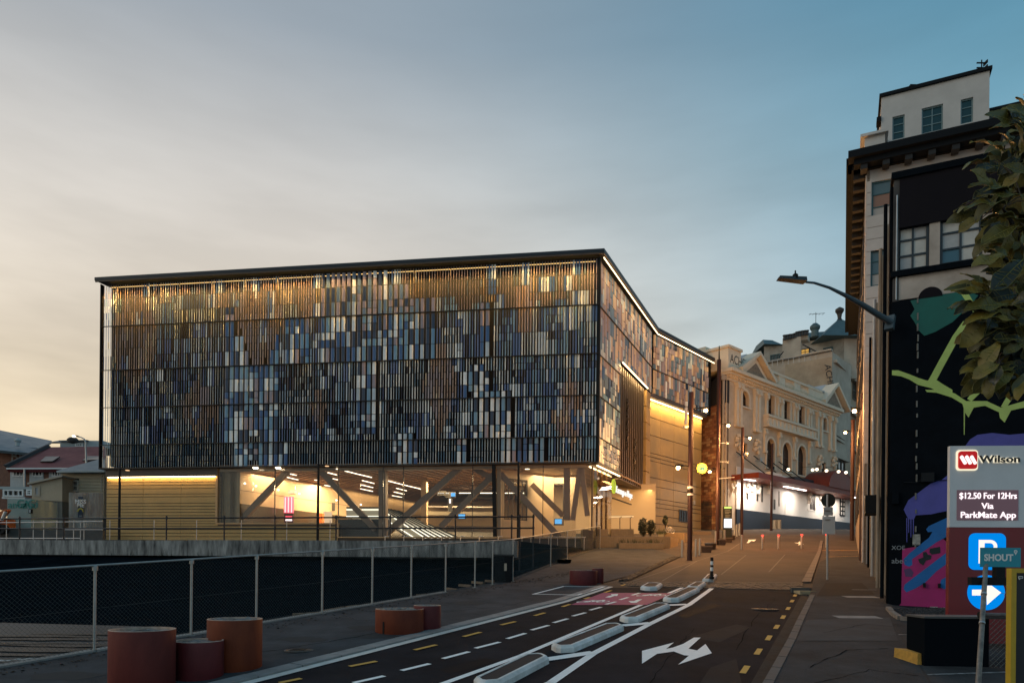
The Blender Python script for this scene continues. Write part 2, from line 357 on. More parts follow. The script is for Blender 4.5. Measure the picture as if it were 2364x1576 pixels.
for a, b in [((645, 1577), (695, 1567)), ((807, 1539), (869, 1527)), ((957, 1501), (1007, 1489)), ((1070, 1470), (1109.5, 1459.6)), ((1156.5, 1443), (1190, 1435)), ((1234, 1421.5), (1258, 1414.7)), ((1298, 1401), (1316, 1395)), ((1349, 1382.5), (1362, 1379)), ((1396, 1368), (1411, 1363)), ((1435, 1352), (1448.5, 1347))]:
    m_ = MB(); line(m_, [a, b], .10, .016); obj('dash', m_, yellow_paint, ysh)
yr = thing('yellow_kerb_dashes', 'row of short yellow dashes along the right road edge', 'road marking', (5, 14, G(14)))
for c in [(1720, 1545), (1750.6, 1503.6), (1774.7, 1472), (1793, 1446.6), (1808, 1424), (1819.5, 1404), (1828.7, 1387), (1835.6, 1374), (1839.4, 1359)]:
    p = Vector(xy(GP(*c))); o = Vector((-dR.y, dR.x)); m_ = MB(); sheet([tuple(p-dR*.30-o*.05), tuple(p+dR*.30-o*.05), tuple(p+dR*.30+o*.05), tuple(p-dR*.30+o*.05)], .008, m_); obj('dash', m_, yellow_paint, yr)
def gpoly(pts, off, m, name, parent=None, mb=None):
    b = sheet([xy(GP(*p)) for p in pts], off, mb); return b
pk = gpoly([(1317.6, 1396), (1392, 1368), (1556, 1369), (1493, 1396)], .0095, pink_paint, 'x')
pko = obj('cycle_lane_patch', pk, pink_paint); tag(pko, 'magenta painted patch across the cycle lane with bicycle symbols', 'road marking')
def flat_arrow(name, pts, label, cat='road arrow', off=.014, group=None):
    c = [GP(*p) for p in pts]; m_ = sheet([xy(p) for p in c], off); o = obj(name, m_, white_paint); tag(o, label, cat, group); return o
S = lambda x, y: (1200+x/3.36, 1200+y/3.36)
flat_arrow('turn_arrow', [S(*p) for p in [(948, 1015), (1195, 950), (1135, 1000), (1185, 990), (1265, 962), (1350, 912), (1403, 912), (1308, 998), (1375, 1012), (1440, 962), (1490, 1033), (1228, 1122), (1312, 1052), (1275, 1050), (1195, 1020), (1065, 1038), (948, 1115)]], 'large white two headed turn arrow painted on the right traffic lane', off=.008)
flat_arrow('cycle_arrow', [S(*p) for p in [(662, 602), (700, 602), (735, 590), (757, 590), (763, 574), (705, 577), (715, 585), (690, 590)]], 'white arrow pointing uphill on the magenta patch')
flat_arrow('cycle_arrow', [S(*p) for p in [(950, 616), (912, 618), (885, 630), (842, 630), (862, 643), (905, 643), (925, 630)]], 'white arrow pointing downhill on the magenta patch')
flat_arrow('plaza_arrow', [(1723, 1253), (1728, 1253), (1735, 1248), (1741, 1249.5), (1746, 1245), (1727, 1245.5), (1728, 1248)], 'small white arrow on the plaza left of the lit bollards')
flat_arrow('plaza_arrow', [(1833, 1252), (1842, 1252.5), (1846, 1249), (1855, 1256), (1842, 1258), (1845, 1255)], 'small white arrow on the plaza behind the third lit bollard')
def bike(cx, cy, sc, label):
    c = GP(cx, cy); t = thing('bicycle_symbol', label, 'road marking', (c.x, c.y, c.z+.014), 'bicycle symbols on the magenta patch'); ex = Vector((.9, .12)); ey = Vector((.49, .87))
    def W(u, v): q = Vector((c.x, c.y))+ex*u*sc+ey*v*sc; return (q.x, q.y)
    m_ = MB()
    for w in (-.5, .5):
        for i in range(14):
            a, b = 2*math.pi*i/14, 2*math.pi*(i+1)/14; sheet([W(w+.34*math.cos(a), .34*math.sin(a)), W(w+.34*math.cos(b), .34*math.sin(b)), W(w+.26*math.cos(b), .26*math.sin(b)), W(w+.26*math.cos(a), .26*math.sin(a))], .014, m_)
    obj('wheel_marks', m_, white_paint, t); m_ = MB()
    for a, b in [((-.5, 0), (-.22, .5)), ((-.22, .5), (.3, .5)), ((.3, .5), (0, 0)), ((0, 0), (-.22, .5)), ((.5, 0), (.26, .66)), ((-.5, 0), (0, 0)), ((.15, .68), (.35, .68)), ((-.34, .56), (-.14, .56))]:
        p, q = Vector(W(*a)), Vector(W(*b)); n = Vector((-(q-p).y, (q-p).x)).normalized()*.035; sheet([tuple(p-n), tuple(q-n), tuple(q+n), tuple(p+n)], .0145, m_)
    obj('frame_marks', m_, white_paint, t)
bike(1369.6, 1389.0, .62, 'bicycle symbol nearest the kerb on the magenta patch'); bike(1503.6, 1374.5, .62, 'bicycle symbol nearest the separators on the magenta patch')
# parking box outline on the footpath
mb = MB(); c = [GP(x, y, FH) for x, y in [(1231, 1371), (1301, 1353), (1395, 1354), (1334, 1373)]]
for i in range(4):
    a, b = Vector(xy(c[i])), Vector(xy(c[(i+1) % 4])); n = Vector((-(b-a).y, (b-a).x)).normalized()*.04; e = (b-a).normalized()*.04; sheet([tuple(a-n-e), tuple(b-n+e), tuple(b+n+e), tuple(a+n-e)], FH+.006+.001*i, mb)
o = obj('loading_box', mb, white_paint); tag(o, 'thin white box outline painted on the left footpath before the low red planters', 'road marking')
# cobble band
ct = MB(); rr = random.Random(3)
cobm = mat('cobble_stone', (.07, .058, .05), .8, var=.45, scale=7, bump=.5)
a0, a1 = Vector(xy(GP(1425, 1343))), Vector(xy(GP(1853, 1345))); b0, b1 = Vector(xy(GP(1450, 1353))), Vector(xy(GP(1850, 1363)))
nu, nv = 62, 9
for i in range(nu):
    for j in range(nv):
        def W(u, v): return a0.lerp(a1, u).lerp(b0.lerp(b1, u), v)
        ju = .5*(j % 2)/nu; c = [W(i/nu+ju+.001, (j+.06)/nv), W((i+1)/nu+ju-.0015, (j+.06)/nv), W((i+1)/nu+ju-.0015, (j+.94)/nv), W(i/nu+ju+.001, (j+.94)/nv)]
        h = rr.uniform(.015, .04); ct.hexa([(p.x, p.y, G(p.y)-.02) for p in c], [(p.x, p.y, G(p.y)+h) for p in c])
o = obj('cobble_band', ct, cobm, kind='stuff'); o['label'] = 'band of rough dark cobbles across the street'
# dark cobbled drain line running up the plaza
cd = MB(); rr = random.Random(8); e0, e1, e2, e3 = [Vector(xy(GP(*q))) for q in ((1428, 1342), (1452, 1342), (1572, 1285), (1553, 1285))]
for i in range(64):
    for j in range(4):
        W = lambda u, v: e0.lerp(e3, u).lerp(e1.lerp(e2, u), v)
        c = [W((i+.06)/64, (j+.06)/4), W((i+.94)/64, (j+.06)/4), W((i+.94)/64, (j+.94)/4), W((i+.06)/64, (j+.94)/4)]; h = rr.uniform(.02, .045); cd.hexa([(p.x, p.y, G(p.y)-.02) for p in c], [(p.x, p.y, G(p.y)+FH+h) for p in c])
o = obj('cobble_drain', cd, mat('cobble_dark', (.035, .028, .024), .9, var=.5, scale=9), kind='stuff'); o['label'] = 'strip of dark cobbles running up the plaza'
# asphalt repairs, cracks and covers
def blot(cx, cy, rx, ry, n=18, rnd=.25, h=0.0):
    c = GP(cx, cy, h); return [(c.x+rx*(1+rr.uniform(-rnd, rnd))*math.cos(2*math.pi*i/n), c.y+ry*(1+rr.uniform(-rnd, rnd))*math.sin(2*math.pi*i/n)) for i in range(n)]
tarA = mat('asphalt_repair', (.013, .012, .014), .9, var=.25, scale=2, bump=.4, bscale=50, spec=.1); tarB = mat('asphalt_worn', (.029, .027, .028), .95, var=.25, scale=1.5, bump=.5, bscale=40, spec=.1)
mb = MB(); sheet([xy(GP(x, y)) for x, y in ((1590, 1470), (1700, 1440), (1735, 1448), (1660, 1482))], .003, mb); sheet([xy(GP(x, y)) for x, y in ((1640, 1540), (1700, 1520), (1712, 1576), (1600, 1600))], .0035, mb); struct('road_repair', mb, tarB)
mb = MB(); sheet([xy(GP(x, y)) for x, y in ((1010, 1545), (1120, 1518), (1150, 1524), (1040, 1556))], .003, mb); sheet([xy(GP(x, y)) for x, y in ((1560, 1420), (1650, 1392), (1665, 1396), (1580, 1428))], .003, mb); struct('road_tar_patch', mb, tarA)
mb = MB()
for (x, y, a_, b_) in ((700, 1475, .45, .3), (150, 1560, .5, .3), (840, 1448, .35, .3), (1080, 1392, .4, .5), (870, 1468, .5, .25)): sheet(blot(x, y, a_, b_, h=FH), FH+.003, mb)
struct('footpath_stain', mb, mat('damp_stain', (.038, .038, .040), .85, col2=(.048, .047, .048), var=1, scale=5, spec=.15))
def crack(mb, pts, off, w=.012):
    pts = [Vector(xy(GP(x, y, off))) for x, y in pts]; q = [pts[0]]
    for a, b in zip(pts, pts[1:]):
        for k in range(1, 9): v = a.lerp(b, k/8); n = Vector((-(b-a).y, (b-a).x)).normalized(); q.append(v+n*rr.uniform(-.04, .04))
    for a, b in zip(q, q[1:]):
        n = Vector((-(b-a).y, (b-a).x)).normalized()*w/2*rr.uniform(.5, 1.6); sheet([tuple(a-n), tuple(b-n), tuple(b+n), tuple(a+n)], off+.0055, mb)
mb = MB(); crack(mb, [(640, 1500), (820, 1470), (980, 1440)], FH); crack(mb, [(300, 1530), (640, 1500)], FH); crack(mb, [(1040, 1410), (1160, 1400), (1230, 1385)], FH)
crack(mb, [(1870, 1540), (1960, 1500), (2050, 1496)], .10); crack(mb, [(1900, 1460), (2000, 1440), (2060, 1446)], .10); crack(mb, [(1880, 1576), (2010, 1545), (2120, 1560)], .10)
crack(mb, [(1500, 1576), (1560, 1500), (1600, 1450)], 0, .008); crack(mb, [(1700, 1500), (1740, 1430), (1790, 1380)], 0, .008)
struct('surface_crack', mb, mat('crack_dark', (.006, .006, .006), 1, spec=0))
def cover(x, y, r, off, lb):
    c = GP(x, y, off); t = thing('manhole_cover', lb, 'manhole cover', c); m_ = MB().lathe(c, [(r*1.15, -.01), (r*1.15, .008)], 28); obj('frame_ring', m_, concrete_dk, t); m_ = MB().lathe(c, [(r, -.01), (r, .012)], 28); obj('cover_plate', m_, mat('cast_iron', (.03, .028, .027), .6, .5, var=.3, scale=20), t)
    for k in range(-2, 3): m_ = MB().box(c+Vector((0, k*r*.33, .014)), (r*1.2, .02, .006)); obj('cover_ridge', m_, MT['cast_iron'], t)
cover(1380, 1500, .28, 0.0, 'round iron manhole cover in the road between the two solid white lines') if False else None
cover(1765, 1405, .30, 0.0, 'round iron manhole cover in the right traffic lane'); cover(690, 1500, .22, FH, 'round iron cover in the left footpath between planters and kerb')
# right kerb strip, channel and footpath
RB = [Vector(xy(GP(x, y, .05))) for x, y in [(1765, 1576), (1819, 1480), (1840, 1435), (1870, 1376)]]; RB0 = RB[0]-(RB[1]-RB[0]).normalized()*16
chan = [tuple(KR0), tuple(KR[0]), tuple(KR[1])]+[tuple(p) for p in reversed(RB)]+[tuple(RB0)]
struct('gutter', sheet(chan, .006), mat('gutter_concrete', (.035, .034, .033), .9, var=.35, scale=2, bump=.4, spec=.1))
wM = Vector((10.34, 19.0)); dS = Vector((.431, .902))
rf = [tuple(RB0), *[tuple(p) for p in RB], tuple(Vector(xy(GP(1893, 1300)))), (19.5, 41.5), (21.5, 41.5), tuple(wM+dS*20), tuple(wM), (10.6, 17.5), (11.6, 13), (12, 9), (12, -6), (RB0.x, -6)]
struct('right_footpath', sheet(rf, .10), mat('right_path_asphalt', (.054, .053, .054), .95, var=.38, scale=1.2, bump=.5, bscale=40, detail=8, spec=.1))
mb = MB()
for a, b in [(RB0, RB[0]), (RB[0], RB[1]), (RB[1], RB[2]), (RB[2], RB[3])]:
    o = Vector((-(b-a).y, (b-a).x)).normalized()*.14; n = max(1, int((b-a).length/.8))
    for i in range(n):
        p, q = a.lerp(b, (i+.02)/n), a.lerp(b, (i+.98)/n)
        if q.y < 7: continue
        k = MB().hexa([(v.x, v.y, G(v.y)-.05) for v in (p, q, q-o, p-o)], [(v.x, v.y, G(v.y)+.112) for v in (p, q, q-o, p-o)])
        if 'rk' not in globals(): rk = thing('kerb', 'dark basalt kerb along the right footpath', 'kerb', (RB[0].x, RB[0].y, G(RB[0].y)))
        obj('kerb_stone', k, concrete_dk, rk)
# raised basalt strip continuing uphill
k = MB(); st = [Vector(xy(GP(x, y))) for x, y in [(1851, 1346), (1894, 1249), (1900, 1249), (1872, 1346)]]
for i in range(16):
    a, b, c, d = st[0].lerp(st[1], (i+.02)/16), st[0].lerp(st[1], (i+.98)/16), st[3].lerp(st[2], (i+.98)/16), st[3].lerp(st[2], (i+.02)/16)
    k = MB().hexa([(v.x, v.y, G(v.y)-.05) for v in (a, b, c, d)], [(v.x, v.y, G(v.y)+.07) for v in (a, b, c, d)])
    if i == 0: bs = thing('basalt_strip', 'long line of brown basalt blocks running uphill beside the right footpath', 'kerb', (a.x, a.y, G(a.y)))
    obj('kerb_stone', k, mat('basalt', (.12, .095, .08), .8, var=.2, scale=2), bs)
p = GP(1862, 1371); dg = thing('drain_inlet', 'pale concrete drain inlet at the foot of the basalt strip', 'drain', p)
m_ = MB().box(p+Vector((0, .15, .03)), (.5, .5, .16)); obj('inlet_slab', m_, mat('inlet_concrete', (.42, .33, .2), .8, var=.3, scale=5), dg)
m_ = MB().box(p+Vector((0, .45, .10)), (.62, .12, .2)); obj('inlet_hood', m_, concrete_dk, dg)
# utility covers on the right footpath, pale concrete strips
for (x, y, w, h, lb) in [(1988, 1377.5, 1.0, .22, 'upper'), (1979, 1424, 1.05, .2, 'lower'), (1995, 1361, .8, .05, 'thin')]:
    p = GP(x, y, .1); m_ = sheet([(p.x-w/2, p.y-h), (p.x+w/2, p.y-h), (p.x+w/2, p.y+h), (p.x-w/2, p.y+h)], .108)
    o = obj('service_cover', m_, concrete); tag(o, lb+' pale service cover strip set in the right footpath', 'cover')
mb = MB()
for a, b in [((1958, 1280), (1976, 1342)), ((2079, 1465), (2164, 1600)), ((1830, 1480), (2060, 1478)), ((1858, 1430), (2052, 1424))]:
    p, q = Vector(xy(GP(*a, .1))), Vector(xy(GP(*b, .1))); n = Vector((-(q-p).y, (q-p).x)).normalized()*.012; sheet([tuple(p-n), tuple(q-n), tuple(q+n), tuple(p+n)], .104, mb)
struct('footpath_joint_lines', mb, mat('dark_joint', (.012, .012, .012), .9))
mb = MB()
for pts in [((1898, 1273), (1985, 1273)), ((1905, 1289), (1985, 1286.5))]:
    p, q = Vector(xy(GP(*pts[0]))), Vector(xy(GP(*pts[1]))); n = Vector((0, .05)); sheet([tuple(p-n), tuple(q-n), tuple(q+n), tuple(p+n)], .104, mb)
struct('crossing_line', mb, yellow_paint)
# right driveway ground beyond footpath, faded white line
mb = MB()
p, q = Vector(xy(GP(2145, 1558, .1))), Vector(xy(GP(2330, 1552, .1))); sheet([tuple(p), tuple(q), (q.x, q.y+.07), (p.x, p.y+.07)], .106, mb)
p, q = Vector(xy(GP(2076, 1465, .1))), Vector(xy(GP(2134, 1465, .1))); sheet([tuple(p), tuple(q), (q.x, q.y+.06), (p.x, p.y+.06)], .106, mb)
struct('faded_line', mb, mat('faded_paint', (.3, .3, .3), .8, col2=(.05, .05, .05), var=1, scale=9))
mb = MB(); sheet([xy(GP(x, y, .1)) for x, y in ((1838, 1478), (1862, 1430), (2054, 1424), (2074, 1478))], .1035, mb); struct('footpath_slab', mb, mat('slab_pale', (.074, .073, .074), .95, var=.2, scale=1.5, bump=.4, bscale=40, spec=.1))
mb = MB(); sheet([xy(GP(x, y, .1)) for x, y in ((1905, 1345), (1990, 1345), (2020, 1372), (1885, 1376))], .1035, mb); struct('footpath_tar', mb, mat('slab_dark', (.030, .028, .028), .95, var=.2, scale=1.5, spec=.1))
mb = MB()
for (x, y, a_, b_) in ((40, 1466, 1.5, .10), (120, 1474, 1.2, .12), (20, 1484, 1.6, .10), (150, 1488, 1.3, .14), (60, 1498, 1.7, .16), (180, 1462, 1.0, .07), (10, 1510, 1.4, .12)):
    c = GP(x, y); n = 22; sheet([(c.x+a_*(1+R.uniform(-.12, .12))*math.cos(2*math.pi*i/n), c.y+b_*(1+R.uniform(-.4, .4))*math.sin(2*math.pi*i/n)) for i in range(n)], .0, mb)
struct('oil_streak', mb, mat('oil_black', (.004, .004, .006), .5, spec=.2))
mb = MB()
for k in range(26): x = -10+k*9.2; c = GP(x, 1527-k*.62+R.uniform(-2, 2)); n = 8; sheet([(c.x+R.uniform(.05, .11)*math.cos(2*math.pi*i/n), c.y+R.uniform(.02, .05)*math.sin(2*math.pi*i/n)) for i in range(n)], .012, mb)
struct('broken_edge_line', mb, mat('chalky_edge', (.42, .42, .40), .9, var=.4, scale=20))
lt_ = MB(); rq = random.Random(31)
for i in range(900):
    x, y = rq.uniform(60, 1300), 0; Zq = rq.uniform(9.5, 30); u_ = rq.random(); a = F0.lerp(FP[1], min(1, (Zq+3)/30)); p = Vector((FP[0].x+(Zq-12.07)*.573+.15+abs(rq.gauss(0, .5)), Zq)); s_ = rq.uniform(.015, .04); z = G(Zq)+FH+.008
    t_ = rq.uniform(0, 6.28); d_ = Vector((math.cos(t_)*s_, math.sin(t_)*s_)); n_ = Vector((-d_.y, d_.x))*.45
    lt_.add([(p.x-d_.x, p.y-d_.y, z), (p.x+n_.x, p.y+n_.y, z+s_*.4), (p.x+d_.x, p.y+d_.y, z), (p.x-n_.x, p.y-n_.y, z+s_*.3)], [(0, 1, 2, 3)], rq.randrange(2))
o = obj('leaf_litter', lt_, [mat('litter_brown', (.09, .06, .035), .9), mat('litter_dark', (.02, .018, .014), .9)], kind='stuff'); o['label'] = 'dry leaves and grit blown along the foot of the fence'
# plateau behind the retaining wall and bank coloured near-black all over
RW0 = P(1195, 1248, 33); RW1 = P(-60, 1242, 38.3); zW = RW0.z
dW = Vector((RW1.x-RW0.x, RW1.y-RW0.y)).normalized()
plm = mat('station_apron', (.10, .097, .09), .85, var=.2, scale=.5)
mb = MB().add([(RW0.x, RW0.y+.2, 4.0), (5.6, 46.9, 4.05), (-34, 53, 4.0), (-60, 57, 4.0), (-60, 42, 4.0), (RW1.x, RW1.y+.2, 4.0)], [(0, 1, 2, 3, 4, 5)])
mb.add([(-60, 42, 4.0), (-60, 57, 4.0), (-34, 53, 4), (-33, 90, 4.6), (-120, 130, 5), (-120, 42, 4)], [(0, 1, 2, 3, 4, 5)])
struct('apron', mb, plm)
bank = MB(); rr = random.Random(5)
bankm = mat('bank_black', (.0035, .0065, .0095), 1, var=.4, scale=1.5, bump=.3, bscale=8, spec=.0)
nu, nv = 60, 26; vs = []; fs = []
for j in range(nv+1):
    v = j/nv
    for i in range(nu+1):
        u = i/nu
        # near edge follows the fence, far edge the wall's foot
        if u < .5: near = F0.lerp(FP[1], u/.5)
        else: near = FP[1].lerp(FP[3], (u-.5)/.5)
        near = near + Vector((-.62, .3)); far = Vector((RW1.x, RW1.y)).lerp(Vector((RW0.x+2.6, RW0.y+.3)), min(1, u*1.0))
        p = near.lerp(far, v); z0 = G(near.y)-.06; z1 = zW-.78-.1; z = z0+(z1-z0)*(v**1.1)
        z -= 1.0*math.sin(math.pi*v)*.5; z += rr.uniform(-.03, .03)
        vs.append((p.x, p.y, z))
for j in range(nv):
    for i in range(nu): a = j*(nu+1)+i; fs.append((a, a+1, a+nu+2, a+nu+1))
bank.add(vs, fs); o = struct('dark_bank', bank, bankm)
# wet car park floor at the near left, seen through the fence
mb = MB(); p = [(-30, 4), (-8.2, 11.2), (-7.4, 12.6), (-8.0, 15.0), (-30, 17)]
mb.add([(x, y, G(y)-.02) for x, y in p], [(0, 1, 2, 3, 4)])
struct('car_park_floor', mb, mat('wet_car_park', (.006, .007, .009), .5, col2=(.075, .078, .085), var=1, scale=1.1, stretch=(.22, 2.6, 1), detail=5, spec=.1))
# retaining wall
rwt = thing('retaining_wall', 'long streaked grey concrete retaining wall below the black pipe railing', 'wall', (RW0.x, RW0.y, zW-.8))
nseg = 7
for i in range(nseg):
    a = Vector((RW0.x, RW0.y)).lerp(Vector((RW1.x, RW1.y)), i/nseg); b = Vector((RW0.x, RW0.y)).lerp(Vector((RW1.x, RW1.y)), (i+1)/nseg); a += (b-a).normalized()*.012; b -= (b-a).normalized()*.012
    o = Vector((-(b-a).y, (b-a).x)).normalized(); o = -o if o.y < 0 else o; h0 = -.80; zt = zW+R.uniform(-.015, .015)
    m_ = MB().hexa([(v.x, v.y, zW+h0) for v in (a, b, b+o*.3, a+o*.3)], [(v.x, v.y, zt) for v in (a, b, b+o*.3, a+o*.3)])
    obj('wall_panel', m_, wall_conc, rwt)
m_ = MB()
for i in range(60):
    p = Vector((RW0.x, RW0.y)).lerp(Vector((RW1.x, RW1.y)), R.random()); o_ = Vector((p.x, p.y-.06, zW-.82))
    for k in range(3): m_.tube(o_, o_+Vector((R.uniform(-.15, .15), R.uniform(-.1, 0), R.uniform(.1, .4))), .006, .002, 3)
o = obj('weeds', m_, mat('dry_weed', (.03, .035, .02), .9), kind='stuff'); o['label'] = 'dry weeds at the foot of the retaining wall'
# ================================================================== STATION BUILDING
ZB = 47.0
Bp = P(1385, 578, ZB); ZT = Bp.z                    # roof edge height
ZA = depth_for(234, 643, ZT); Ap = P(234, 643, ZA)
d1 = Vector((.455, 1)).normalized()
FRd = Vector((Ap.x-Bp.x, Ap.y-Bp.y)); LF = FRd.length
FR = Plane((Bp.x, Bp.y), FRd); SD = Plane((Bp.x, Bp.y), d1)
c = SD.at(1511, 768)[0]; Cp = SD.pt(c, ZT); ZD = depth_for(1640, 825, ZT); Dp = P(1640, 825, ZD)
BK = Plane((Cp.x, Cp.y), (Dp.x-Cp.x, Dp.y-Cp.y)); LB = (Vector((Dp.x, Dp.y))-Vector((Cp.x, Cp.y))).length
ZL = P(1360, 1066, ZB).z                            # underside of the louvred box
print('station', Ap, Bp, Cp, Dp, 'LF', LF, 'ZT', ZT, 'ZL', ZL)
stn = thing('station_building', 'large station wrapped in blue and bronze ceramic louvres above a lit glass ground floor', 'building', (Bp.x, Bp.y, 4.1))
bronze = mat('bronze_panel', (.36, .245, .10), .45, .25, var=.12, scale=.8, bump=.1, bscale=12)
bronze_dk = mat('bronze_dark', (.075, .055, .042), .5, .2, var=.15, scale=1)
navy = mat('backing_navy', (.004, .006, .010), .8, spec=.1)
roofm = mat('roof_edge_metal', (.018, .022, .028), .45, .3)
zcap0, zcap1 = ZT-.42, ZT
# solid upper volume (behind the louvres), roof and fascia
OFF = .75
def vol_pts(o): return [FR.pt(LF-.3, 0, -o), FR.pt(.35, 0, -o), SD.pt((Cp.xy-Bp.xy).length+.1, 0, -o), BK.pt(LB-.4, 0, -o)]
mb = MB(); v = vol_pts(OFF); back = [Vector((Dp.x-3, Dp.y+14, 0)), Vector((Ap.x+7, Ap.y+24, 0))]
ring = v+back; mb.hexa([(p.x, p.y, ZL+.25) for p in reversed(ring)], [(p.x, p.y, ZT-.1) for p in reversed(ring)])
obj('wall', mb, navy, stn)
# roof slab with overhanging edge
mb = MB(); e = .28; ringr = [FR.pt(LF+.35, 0, e), FR.pt(-.30, 0, e), SD.pt((Cp.xy-Bp.xy).length, 0, e+.1), BK.pt(LB+.5, 0, e)]+back
mb.hexa([(p.x, p.y, zcap0+.19) for p in reversed(ringr)], [(p.x, p.y, zcap1) for p in reversed(ringr)])
obj('roof', mb, roofm, stn)
mb = MB(); ringq = [FR.pt(LF+.32, 0, e-.06), FR.pt(-.27, 0, e-.06), SD.pt((Cp.xy-Bp.xy).length, 0, e+.04), BK.pt(LB+.46, 0, e-.06)]
for a, b in zip(ringq, ringq[1:]): mb.beam((a.x, a.y, zcap0+.13), (b.x, b.y, zcap0+.13), .08, .10)
obj('fascia', mb, bronze_dk, stn)
# ------------------------------------------------------------------ louvres
PAL = {'pale': (.74, .80, .82), 'grey': (.42, .51, .58), 'mid': (.11, .18, .27), 'mauve': (.27, .235, .27), 'brown': (.29, .205, .165), 'tan': (.52, .42, .30), 'navy': (.016, .032, .075), 'blue': (.03, .095, .25), 'steel': (.14, .28, .42)}
PK = list(PAL); PM = [mat('glazed_'+k, PAL[k], .33, var=.10, scale=3, spec=.6) for k in PK]
rl = random.Random(11)
BANDY = [655, 754, 855, 941, 1027, 1080]
bz = [zcap0-.05]+[P(240, y, ZA).z for y in BANDY[1:5]]+[ZL+.05]
NR = [3, 3, 3, 3, 2]
rows = []                                            # (ztop, zbot, band)
for b in range(5):
    for k in range(NR[b]):
        t, q = bz[b], bz[b+1]; rows.append((t-(t-q)*k/NR[b], t-(t-q)*(k+1)/NR[b], b))
half = []
for t, q, b in rows: half += [(t, (t+q)/2, b), ((t+q)/2, q, b)]
WIDE = [(512, 640, 700, 1020), (655, 705, 740, 850), (740, 835, 620, 830), (835, 935, 640, 832), (905, 1000, 680, 835), (820, 872, 835, 1010), (1098, 1132, 700, 830), (1065, 1130, 850, 915), (1085, 1180, 915, 1015), (905, 960, 1015, 1080), (540, 660, 1030, 1080), (1050, 1080, 1015, 1075), (1150, 1260, 1020, 1060)]
DIAM = [(300, 790, 62, 150), (592, 740, 62, 130), (455, 950, 48, 75), (1012, 895, 42, 120), (1310, 960, 40, 110), (700, 700, 30, 60), (1205, 690, 30, 75), (730, 950, 20, 60)]
def inz(x, y, Z): return any(a <= x <= b and c <= y <= d for a, b, c, d in Z)
def ind(x, y): return any(abs(x-a)/w+abs(y-b)/h < 1 for a, b, w, h in DIAM)
noise_cache = {}
def vn(i, j, s=0):
    k = (i, j, s)
    if k not in noise_cache: noise_cache[k] = random.Random(i*7349+j*9151+s*101).random()
    return noise_cache[k]
pieces = []                                          # plane, a, z0, z1, width, angle, colour index
def pick(ch): return PK.index(rl.choices([c for c, _ in ch], [w for _, w in ch])[0])
def front():
    pitch = .195; n = int(LF/pitch); i = 0
    while i < n:
        a = .12 + (i+.5)*pitch; h = 0; step = 1
        if a > LF-.1: break
        px = None
        while h < len(half):
            zt = half[h][0]; b = half[h][2]
            # picture position of this spot, used only to choose the pattern and the glow tint at the top
            q = FR.pt(a, zt-.5); Zp = q.y; x = CX+FPX*q.x/Zp; y = CY-FPX*(q.z-EYE)/Zp
            left = sum(1 for k in range(h, len(half)) if half[k][2] == b)
            dia = ind(x, y); wide = inz(x, y, WIDE) and not dia
            L = 2
            if dia: L = 2 if (h+i*1) % 2 == 0 or vn(i//2, h//2) > .35 else 1
            elif vn(i//5, h//2, 3) > .72: L = 1
            if dia and h == [k for k in range(len(half)) if half[k][2] == b][0] and i % 2: L = 1
            if vn(i//6, b, 5) > .86 and not wide: L = 3
            L = min(L, left); zb = half[h+L-1][1]; yn = (y-600)/480
            blk = vn(i//7, h//4, 9); blk2 = vn(i//3, h//2, 12)
            if wide:
                c = pick([('pale', 3.5), ('grey', 2), ('steel', 2.5), ('blue', 3.5), ('navy', 3), ('mauve', 1.2)] if y > 740 else [('mauve', 5), ('mid', 3), ('navy', 3), ('pale', .8), ('grey', .5)])
                if i % 2 == 0: pieces.append((FR, a+.5*pitch, zb, zt, .25, rl.choice([8, 12, 16]), c, 1))
            else:
                if dia: c = pick([('brown', 4), ('mauve', 3), ('tan', .7)]); ang = rl.choice([35, 42, 50])
                elif y < 700: c = pick([('tan', 3), ('mauve', 3), ('brown', 2), ('grey', 1.5), ('navy', .6)] if blk > .35 else [('mauve', 4), ('mid', 1)]); ang = 68 if x > 930 else rl.choice([36, 45, 60])  # upper fins picked in tan and mauve: golden glow put into their colour
                elif blk < .25: c = pick([('navy', 1.5), ('blue', 3), ('steel', 3)]); ang = rl.choice([35, 48, 60])
                elif blk < .6: c = pick([('grey', 3), ('steel', 3), ('blue', 2), ('navy', .6)]); ang = rl.choice([35, 48, 62])
                elif blk < .8: c = pick([('pale', 3), ('grey', 3), ('steel', 1.5)]); ang = rl.choice([48, 58, 66])
                else: c = pick([('grey', 4), ('steel', 2), ('navy', .8), ('pale', 2)]); ang = rl.choice([55, 62, 70])
                if blk2 > .90: c = pick([('pale', 1), ('grey', 2), ('blue', 2)]); ang = 30
                if y > 1025 and not wide: ang = 66; c = pick([('grey', 3), ('pale', 1), ('steel', 2)])
                pieces.append((FR, a, zb, zt, .165, ang, c, 0))
            h += L
        i += 1
